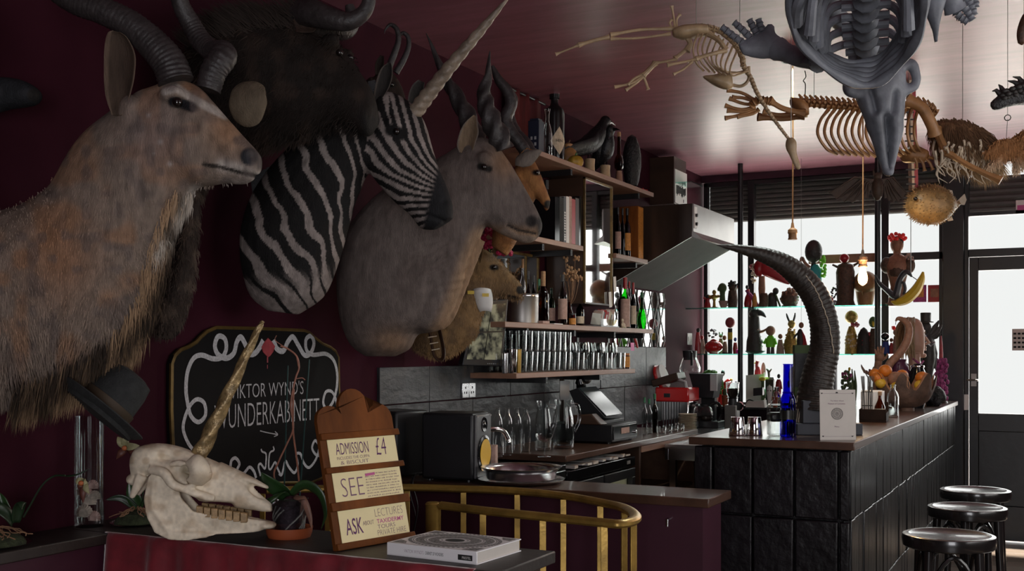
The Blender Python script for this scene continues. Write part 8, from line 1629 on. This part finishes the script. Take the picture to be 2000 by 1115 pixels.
# ---- bird skeleton ---------------------------------------------------
D = 4.15; t = thing('bird_skeleton', 'long-necked bird skeleton flying under the ceiling on the left', 'skeleton', C(1545, 330, D)); bt = 'bone_tan'
chain([(1318, 62, D), (1360, 52, D), (1400, 58, D), (1430, 80, D), (1448, 108, D), (1452, 130, D)], 16, .013, 'vertebra', bt, t, .010)
chain([(1452, 130, D), (1466, 152, D), (1478, 180, D), (1497, 212, D), (1518, 242, D), (1541, 272, D)], 22, .011, 'neck_vertebra', bt, t, 0, .8, .007)
fb_ = Fr(1550, 300, D); mb = MB(); hull(mb, fb_, [(1536, 272, 1548, 268, .012), (1534, 282, 1555, 276, .02), (1536, 292, 1556, 286, .02), (1541, 302, 1556, 298, .012), (1548, 318, 1561, 314, .009), (1553, 328, 1564, 325, .008), (1558, 332, 1562, 331, .003)], 12); organic(mb, 'skull', bt, t, None, .0035, 3)
mb = MB(); hull(mb, fb_, [(1312, 58, 1316, 72, .02), (1330, 50, 1335, 78, .04), (1355, 48, 1358, 74, .045), (1380, 48, 1384, 70, .035)], 12); organic(mb, 'pelvis', bt, t, None, .006, 3)
for i, P in enumerate(([(1318, 55), (1316, 35), (1312, 12)], [(1322, 55), (1322, 38), (1328, 28)], [(1316, 58), (1308, 46), (1312, 38)])): bone([(x, y, D) for x, y in P], .008, 'tail_bone', bt, t, .004)
bone([(1312, 56, D), (1250, 58, D), (1192, 68, D)], .010, 'leg_bone', bt, t, .006); bone([(1310, 66, D), (1250, 74, D), (1192, 76, D)], .008, 'leg_bone', bt, t, .0045); bone([(1190, 72, D), (1160, 79, D), (1130, 88, D)], .011, 'leg_bone', bt, t, .007); bone([(1130, 88, D), (1108, 97, D), (1085, 106, D)], .008, 'leg_bone', bt, t, .004)
bone([(1345, 92, D), (1330, 105, D), (1318, 114, D)], .012, 'leg_bone', bt, t, .007); bone([(1322, 115, D), (1300, 120, D), (1280, 123, D)], .009, 'leg_bone', bt, t, .005); bone([(1280, 123, D), (1268, 136, D), (1256, 148, D)], .014, 'leg_bone', bt, t, .009)
for P in ([(1256, 148), (1235, 162), (1200, 170)], [(1256, 150), (1240, 164), (1222, 176)], [(1256, 148), (1262, 162), (1266, 175)], [(1254, 146), (1238, 154), (1226, 166)]): bone([(x, y, D) for x, y in P], .008, 'toe', bt, t, .005)
bone([(1385, 66, D-.06), (1405, 80, D-.08), (1418, 98, D-.08)], .013, 'wing_bone', bt, t, .009); bone([(1418, 98, D-.08), (1380, 108, D-.1), (1360, 115, D-.1)], .011, 'wing_bone', bt, t, .007); bone([(1360, 115, D-.1), (1340, 120, D-.1), (1303, 127, D-.1)], .009, 'wing_bone', bt, t, .005); bone([(1352, 120, D-.1), (1335, 135, D-.1), (1315, 145, D-.1)], .007, 'wing_bone', bt, t, .004); bone([(1340, 70, D), (1348, 85, D), (1342, 100, D)], .014, 'wing_bone', bt, t, .01)
for i in range(9):
    x = 1368+i*9; y = 56+max(0, i-2)*7
    for s in (-1, 1): bone([(x, y, D), (x-14, y+36, D+s*.08), (x-8, y+66-i*2, D+s*.085), (x+6+i*2, 146-abs(i-4)*2, D+s*.03)], .0042, 'rib', bt, t, .0034, 6)
mb = MB(); hull(mb, fb_, [(1372, 148, 1374, 152, .01), (1392, 146, 1398, 168, .03), (1412, 142, 1420, 176, .03), (1428, 140, 1432, 172, .015)], 10); organic(mb, 'breastbone', bt, t, None, .005, 3)
bone([(1425, 165, D), (1448, 168, D), (1462, 155, D), (1462, 130, D)], .007, 'wishbone', bt, t, .006)
for x, y in ((1360, 50), (1445, 100), (1545, 285)): a = C(x, y, D); MB().tube([a, V((a.x, a.y, ZC))], .0012, 5).build('wire', 'steel_dull', t)
# ---- brown hairy-headed skeleton --------------------------------------
D = 4.75; t = thing('hairy_skeleton', 'brown ribbed skeleton with a shaggy-haired head hanging below the ceiling', 'skeleton', C(1870, 355, D)); bt = 'bone_brown'
chain([(1560, 200, D), (1600, 203, D), (1650, 207, D), (1700, 212, D), (1750, 212, D), (1795, 205, D), (1830, 222, D)], 26, .021, 'vertebra', bt, t, .035)
for i in range(15):
    x = 1618+i*12.5; lean_ = 26-i*1.2; 
    for s in (-1, 1): bone([(x, 214, D), (x-lean_*.6, 235, D+s*.10), (x-lean_*.8, 262, D+s*.13), (x-lean_*.3+4, 290, D+s*.11), (x+16, 306-abs(i-7)*.8, D+s*.05)], .0085, 'rib', bt, t, .0065, 6)
mb = MB(); fm_ = Fr(1600, 215, D); hull(mb, fm_, [(1542, 190, 1548, 210, .03), (1560, 192, 1565, 228, .05), (1574, 200, 1578, 230, .04)], 10); organic(mb, 'pelvis', bt, t, None, .007, 2)
bone([(1570, 222, D-.05), (1530, 212, D-.06), (1502, 196, D-.08)], .022, 'leg_bone', bt, t, .012); bone([(1570, 226, D+.05), (1530, 232, D+.06), (1480, 228, D+.06)], .02, 'leg_bone', bt, t, .011); bone([(1548, 222, D), (1520, 224, D), (1490, 218, D)], .013, 'leg_bone', bt, t, .008)
chain([(1505, 198, D-.08), (1480, 196, D-.08), (1468, 206, D-.06)], 5, .02, 'ankle_bone', bt, t)
for P in ([(1478, 198), (1450, 182), (1420, 176)], [(1478, 202), (1455, 192), (1430, 190)], [(1475, 205), (1450, 202), (1424, 192)], [(1475, 208), (1448, 214), (1416, 206)], [(1475, 211), (1452, 218), (1420, 216)], [(1475, 214), (1448, 224), (1416, 231)], [(1482, 214), (1470, 222), (1440, 228)]): bone([(x, y, D-.05) for x, y in P], .011, 'toe_bone', bt, t, .007)
bone([(1772, 196, D-.12), (1800, 210, D-.14), (1818, 240, D-.14), (1826, 262, D-.12)], .03, 'shoulder_blade', bt, t, .024, 10); bone([(1828, 252, D-.1), (1842, 285, D-.14), (1852, 300, D-.15)], .024, 'arm_bone', bt, t, .016); bone([(1850, 298, D-.15), (1895, 325, D-.2), (1955, 353, D-.25)], .02, 'arm_bone', bt, t, .012)
mb = MB(); mb.tube([C(1765, 305, D), C(1785, 300, D-.05), C(1812, 306, D-.08)], [.03, .04, .025], 10); organic(mb, 'paw', bt, t, None, .007, 2)
for P in ([(1812, 306), (1828, 312), (1838, 326)], [(1806, 308), (1816, 318), (1822, 332)], [(1796, 308), (1803, 320), (1806, 334)], [(1786, 308), (1790, 318), (1790, 330)]): bone([(x, y, D-.08) for x, y in P], .010, 'claw', bt, t, .006)
fx = Fr(1885, 275, D-.05); mb = MB(); hull(mb, fx, [(1822, 238, 1828, 262, .05), (1845, 236, 1852, 290, .09), (1880, 240, 1885, 308, .11), (1910, 256, 1912, 316, .10), (1930, 280, 1930, 318, .07), (1938, 296, 1938, 312, .03)], 14)
mat('mane_brown', (.16, .075, .03), .6, attr=True)
hc = lambda P: np.tile(arr(.17, .085, .04), (len(P), 1)); hd = organic(mb, 'head', 'hide', t, hc, .008, 3)
def hdir(P): x, y, w = inv(fx, P); return np.outer(np.ones(len(P)), np.array((0, 0, -1.0)))+np.outer(.45+.35*np.sin(y*.25), np.array(fx.r))
fur(hd, 'hair', t, 5000, lambda P: np.ones(len(P)), .10, hdir, lambda p: lerp(np.tile(arr(.10, .05, .025), (len(p), 1)), (.42, .28, .15), sst(255, 315, inv(fx, p)[1])), .0018, .18, .18, 33)
mb = MB(); rs = random.Random(17)
for i in range(46):
    x0 = 1826+i*2.3+rs.uniform(-3, 3); y0 = 285+rs.uniform(-12, 14); L = rs.uniform(34, 66); q = smooth_path([(x0, y0, D-.12+rs.uniform(-.1, .1)), (x0+rs.uniform(-8, 8), y0+L*.4, D-.14), (x0+rs.uniform(-12, 12), y0+L*.75, D-.14), (x0+rs.uniform(-4, 16), y0+L, D-.14)], 5); mb.tube([tuple(C(*p)) for p in q], [.0055-.0045*j/(len(q)-1) for j in range(len(q))], 6)
mb.build('curl', 'bone', t); fx2 = None
for x, y in ((1590, 205), (1775, 210), (1880, 240)): a = C(x, y, D); MB().tube([a, V((a.x, a.y, ZC))], .0014, 5).build('wire', 'steel_dull', t)
MB().tube(smooth_path([tuple(C(1572, 190, D)), tuple(C(1573, 165, D)), tuple(C(1569, 158, D)), tuple(C(1574, 150, D)), tuple(C(1572, 138, D))], 4), .0022, 5).build('hook', 'dark_fig', t)
# ---- ginger furry beast at the right edge -----------------------------
D = 4.6; ff = Fr(1965, 290, D); t = thing('ginger_beast', 'ginger furry beast with dangling paws at the right edge', 'taxidermy', C(1945, 340, D)); mb = MB()
hull(mb, ff, [(1968, 276, 1970, 292, .02), (1985, 266, 1988, 298, .045), (2010, 252, 2012, 300, .07), (2060, 244, 2065, 298, .08)], 12)
for P in ([(1975, 285, 13), (1950, 285, 10), (1930, 298, 8), (1918, 305, 4)], [(1965, 295, 12), (1948, 308, 8), (1938, 322, 7), (1922, 330, 4)], [(1985, 298, 11), (1982, 318, 8), (1980, 340, 6)], [(1998, 295, 11), (1993, 312, 8), (1990, 325, 6)]): q = smooth_path([tuple(ff(x, y, .03))+(r*ff.k,) for x, y, r in P], 5); mb.tube([p[:3] for p in q], [p[3] for p in q], 10)
gc = lambda P: lerp(np.tile(arr(.30, .14, .055), (len(P), 1)), (.48, .36, .24), sst(300, 335, inv(ff, P)[1])); gb = organic(mb, 'body', 'hide', t, gc, .008, 3); fur(gb, 'coat', t, 4500, lambda P: np.ones(len(P)), .022, (0, 0, -1.0), lambda p: gc(p)*1.2, .0015, .5, .3, 41)
a = C(2010, 250, D); MB().tube([a, V((a.x, a.y, ZC))], .0014, 5).build('wire', 'steel_dull', t); a = C(1966, 290, D+.1); MB().tube([C(1964, 288, D), C(1968, 232, D)], .0012, 5).build('wire', 'steel_dull', t); a = C(1968, 230, D); MB().tube([a+V((.012*math.cos(q*.7), 0, .012*math.sin(q*.7))) for q in range(9)], .0022, 5, closed=True).build('eyelet', 'dark_fig', t); MB().tube([a+UP*.012, V((a.x, a.y, ZC))], .0012, 5).build('wire', 'steel_dull', t)
# ---- scaly creature top right -----------------------------------------
D = 4.5; fs2 = Fr(1965, 185, D); t = thing('scaly_creature', 'dark scaly dried creature hanging upside down at the upper right', 'taxidermy', C(1965, 215, D)); mb = MB()
hull(mb, fs2, [(1934, 200, 1938, 214, .012), (1945, 190, 1950, 215, .03), (1960, 178, 1965, 210, .04), (1985, 165, 1990, 205, .055), (2020, 150, 2025, 205, .07), (2060, 145, 2065, 210, .07)], 14); sc_c = lambda P: np.tile(arr(.05, .05, .052), (len(P), 1)); organic(mb, 'body', mat('scales', (.055, .055, .058), .5, var=.6, scale=60, bump=1.2, bscale=110), t, None, .007, 3)
for P in ([(1955, 185), (1945, 176), (1938, 178)], [(1960, 180), (1955, 170), (1950, 165)], [(1990, 165), (1980, 160), (1968, 158)], [(1996, 162), (1990, 152), (1978, 150)]): MB().tube([C(x, y, D) for x, y in P], [.014, .008, .002], 8).build('claw', 'dark_fig', t)
for i in range(40): q = fs2(1950+i*1.4, 190+8*math.sin(i*2.1)-i*.35, .035+.012*math.sin(i*1.3)+.018*i/40); MB().ell(q, (.012, .006, .009), 6, 4).build('scale', 'dark_fig', t)
a = C(2000, 160, D); MB().tube([a, V((a.x, a.y, ZC))], .0014, 5).build('wire', 'steel_dull', t)
t = thing('hanging_tusk', 'tip of a dark tusk hanging at the upper right edge', 'tusk', C(1998, 85, 3.6)); MB().tube(smooth_path([tuple(C(1996, 88, 3.6)), tuple(C(1996, 65, 3.6)), tuple(C(2006, 40, 3.6)), tuple(C(2020, 25, 3.6))], 5), [.002]+[.012+.001*i for i in range(15)], 10).build('tusk', 'brown_fig', t); a = C(2018, 26, 3.6); MB().tube([a, V((a.x, a.y, ZC))], .0014, 5).build('wire', 'steel_dull', t)
# ---- puffer fish -------------------------------------------------------
D = 6.4; fp_ = Fr(1822, 400, D); k = fp_.k; t = thing('puffer_fish', 'spiny dried puffer fish hanging from a tartan ribbon', 'fish', fp_(1822, 440)); mat('puffer', (.27, .165, .065), .5, var=.4, scale=30, bump=.3)
mb = MB(); hull(mb, fp_, [(1770, 398, 1772, 412, .03), (1782, 372, 1786, 428, .09), (1805, 361, 1808, 438, .115), (1830, 362, 1832, 438, .115), (1852, 376, 1850, 428, .09), (1866, 392, 1864, 412, .04), (1876, 394, 1875, 402, .012)], 18); pb_ = organic(mb, 'body', 'puffer', t, None, .009, 3)
P = coords(pb_.data)+np.array(ORG[t.name]); nr = np.empty(len(P)*3, np.float32); pb_.data.vertices.foreach_get('normal', nr); nr = nr.reshape(-1, 3); rs2 = np.random.RandomState(3); mb = MB(); took = []
for i in rs2.permutation(len(P)):
    if all((took_-P[i]).dot(took_-P[i]) > .011**2 for took_ in took): took.append(P[i]); n_ = V(nr[i]); mb.tube([V(P[i])-n_*.002, V(P[i])+n_*.012-fp_.r*.005], [.0032, .0005], 5)
    if len(took) > 420: break
o = mb.build('spines', 'puffer', t); o['kind'] = 'stuff'
for pts in ([(1864, 398), (1872, 390), (1884, 378), (1888, 390), (1884, 400)], [(1850, 378), (1852, 370), (1860, 372), (1862, 380)], [(1848, 424), (1852, 432), (1862, 430), (1858, 420)]): P = [fp_(*q) for q in pts]; MB().prism([((q-P[0]).dot(fp_.r), (q-P[0]).z) for q in P], fp_.r, UP, P[0], fp_.f, .006).build('fin', 'bone', t)
MB().ell(fp_(1776, 405), (.012, .02, .014)).build('mouth', 'bone', t); eye(fp_, 1788, 388, .085, .012, t)
rb = thing('tartan_ribbon', 'checked tartan ribbon tied above the puffer fish', 'ribbon', fp_(1779, 315)); 
top = 687-(ZC-EYE)/k
for i, (a, b_) in enumerate(((1770, 1777), (1777, 1782), (1782, 1789))): MB().prism([((a-1779)*k, (1779-1779)*k), ((b_-1779)*k, 0), ((b_-1779-6)*k, (378-top)*k), ((a-1779-6)*k, (378-top)*k)], fp_.r, UP, fp_(1784, 378), fp_.f, .002).build('stripe', ['brown_fig', 'cream_label', 'blood'][i], rb, False)
for j in range(12): y = 375-j*14; x = 1784-6*(378-y)/(378-top)-5; MB().prism([(-9*k, 0), (10*k, 0), (10*k, 3*k), (-9*k, 3*k)], fp_.r, UP, fp_(x, y, .0022), fp_.f, .001).build('check', 'dark_fig', rb, False)
# ---- bat / ray wings ----------------------------------------------------
D = 7.6; fw_ = Fr(1700, 370, D); t = thing('dried_bat', 'dried dark bat with ribbed wings spread before the shutter', 'bat', fw_(1712, 395)); mat('bat_skin', (.06, .038, .026), .6, var=.4, scale=30)
for sgn, tip in ((-1, (1618, 378)), (1, (1772, 378))):
    root = (1706, 352) if sgn < 0 else (1722, 352); ends = [tip]+[(root[0]+(tip[0]-root[0])*q, 378+14*math.sin(PI*min(1, (1-q)*1.0))+4) for q in (.82, .64, .46, .28, .12)]
    top_ = (root[0]+(tip[0]-root[0])*.42, 342); 
    for i in range(len(ends)): MB().tube([fw_(*root), fw_((top_[0]+ends[i][0])/2*.4+root[0]*.6 if i else top_[0], 346+i*3), fw_(*ends[i])], [.009, .007, .003], 6).build('finger', 'bat_skin', t)
    for i in range(len(ends)-1): A = [root, (top_[0] if i == 0 else root[0]+(ends[i][0]-root[0])*.4, 345+i*4), ends[i], ((ends[i][0]+ends[i+1][0])/2, (ends[i][1]+ends[i+1][1])/2-4), ends[i+1]]; P = [fw_(*q) for q in A]; MB().prism([((q-P[0]).dot(fw_.r), (q-P[0]).z) for q in P], fw_.r, UP, P[0]+fw_.f*.001, fw_.f, .003).build('membrane', 'bat_skin', t, False)
MB().ell(fw_(1714, 368), (.04, .04, .085)).build('body', 'bat_skin', t); MB().ell(fw_(1714, 345), (.028, .03, .03)).tube([fw_(1708, 342), fw_(1705, 330)], [.012, .002], 6).tube([fw_(1720, 342), fw_(1723, 330)], [.012, .002], 6).build('head', 'bat_skin', t); a = fw_(1714, 340); MB().tube([a, V((a.x, a.y, ZC))], .0014, 5).build('wire', 'steel_dull', t)
# ------------------------------------------------------------------ lamps
mat('bulb_glow', (1, .8, .5), .4, emit=(1, .70, .30, 7)); mat('lamp_white', (.8, .9, .85), .4, emit=(.85, 1, .93, 1.6))
a = C(1549, 104, 5.75); t = thing('ceiling_spot', 'round ceiling spotlight with a white glowing face', 'lamp', (a.x, a.y, ZC-.06)); MB().lathe([(.05, .06), (.055, .02), (.06, 0), (.05, -.002)], 20, o=(a.x, a.y, ZC-.06), cap=False).build('housing', 'black_plastic', t); MB().lathe([(.05, 0), (.001, -.002)], 20, o=(a.x, a.y, ZC-.058)).build('lens', 'lamp_white', t)
l = bpy.data.lights.new('spot_light', 'SPOT'); l.energy = 60; l.spot_size = 2.2; l.shadow_soft_size = .05; l.color = (.9, 1, .95); lo = bpy.data.objects.new('spot_light', l); COL.objects.link(lo); lo.location = (a.x, a.y, ZC-.075)
def pendant(px, ytop, D, label, lit):
    q = C(px, ytop, D); t = thing('pendant_lamp', label, 'lamp', (q.x, q.y, ZC)); k = D/F; MB().lathe([(.03, -.02), (.04, 0)], 16, o=(q.x, q.y, ZC)).build('ceiling_rose', 'black_plastic', t)
    MB().tube([(q.x, q.y, ZC-.01), (q.x+.002, q.y, (ZC+q.z)/2), (q.x, q.y, q.z)], .004, 6).build('flex', 'bone_brown', t); MB().lathe([(.006, 2*k), (.010, -8*k), (9*k, -12*k), (9.5*k, -18*k), (8*k, -20*k), (8*k, -28*k), (9*k, -29*k), (9*k, -31*k), (7*k, -31*k)], 16, o=q).build('socket', 'bone_brown' if not lit else 'brown_fig', t)
    if lit:
        b = q-UP*(31*k); MB().lathe([(4*k, 2*k), (5*k, -3*k), (8.5*k, -16*k), (9.5*k, -24*k), (8*k, -31*k), (4*k, -35*k), (.0008, -37*k)], 18, o=b).build('bulb', 'bulb_glow', t)
        l = bpy.data.lights.new('bulb_light', 'POINT'); l.energy = 16; l.color = (1, .60, .26); l.shadow_soft_size = .03; lo = bpy.data.objects.new('bulb_light', l); COL.objects.link(lo); lo.location = b-UP*18*k-FW*.04
pendant(1548, 437, 5.8, 'empty brass bulb holder dangling on a long flex', False); pendant(1685, 490, 6.1, 'bare glowing filament bulb on a long flex', True)
# electrical switch plate and wall cable by the window
p = onx(1346, 662, XL); t = thing('light_switch', 'white double switch on the plum wall beside the window', 'switch', p); bb(XL, XL+.008, p.y-.06, p.y+.06, p.z-.05, p.z+.05).build('plate', 'white', t, bev=.002)
for dy in (-.025, .025): bb(XL+.008, XL+.013, p.y+dy-.012, p.y+dy+.012, p.z-.02, p.z+.02).build('rocker', 'white', t)
# face mask and camera strap on the deer
mk_ = thing('face_mask', 'white paper dust mask hanging under the deer chin', 'mask', fr5(945, 612)); mb = MB(); rows = []
for j in range(6):
    u = j/5; y = 568+u*44; hw = 20*math.cos((u-.25)*1.25); rows.append([fr5(943+7*u+hw*math.sin(a_)*1.0, y-4*math.cos(a_), .05+.045*math.cos(a_)*(1-.5*u)) for a_ in [(-1.25+2.5*i/8) for i in range(9)]])
o = mb.add([p for r in rows for p in r], [(j*9+i, j*9+i+1, (j+1)*9+i+1, (j+1)*9+i) for j in range(5) for i in range(8)]).build('cup', 'white', mk_, ang=180); o.modifiers.new('s', 'SOLIDIFY').thickness = .002
MB().tube([fr5(926, 572, .06), fr5(908, 545, .08), fr5(915, 530, .08)], .002, 5).build('elastic', 'white', mk_)
for x, y in ((923, 573), (951, 578)): MB().box(-.016, .016, -.002, .002, -.008, .008, Matrix.Translation(fr5(x, y, .093 if x < 940 else .09)) @ Matrix.Rotation(YAW, 4, 'Z')).build('yellow_tape', 'yellow_paint', mk_)
t = thing('leather_strap', 'brown woven strap looped on the deer neck', 'strap', fr5(860, 705)); q = smooth_path([tuple(fr5(*p)) for p in ((842, 632, .13), (848, 660, .14), (855, 695, .14), (868, 702, .13), (872, 685, .13), (864, 645, .13))], 6); MB().tube(q, .022, 8, flat=.3, up=fr5.f).build('strap', 'dark_wood', t)
for i in range(4): MB().tube([fr5(840+i*3.5, 648+i*12, .163), fr5(858+i*2.6, 645+i*12, .16)], .003, 5).build('stitch', 'cream_label', t)
# magenta flowers above the deer
t = thing('magenta_flowers', 'magenta artificial flowers tucked behind the deer head', 'flowers', fr5(970, 500)); rs = random.Random(2)
for i in range(14): x, y = 955+rs.uniform(-14, 30), 462+rs.uniform(-12, 30); x += (y-462)*.4; mb = MB(); [mb.ell(fr5(x+rs.uniform(-6, 6), y+rs.uniform(-6, 6), -.05+rs.uniform(-.02, .02)), (.013, .013, .011), 6, 4) for _ in range(9)]; mb.build('bloom', mat('cerise', (.36, .012, .06), .6) if 'cerise' not in M else 'cerise', t)
MB().tube([fr5(950, 470, -.06), fr5(960, 510, -.08), fr5(940, 560, -.1)], .004, 5).build('stem', 'olive', t)
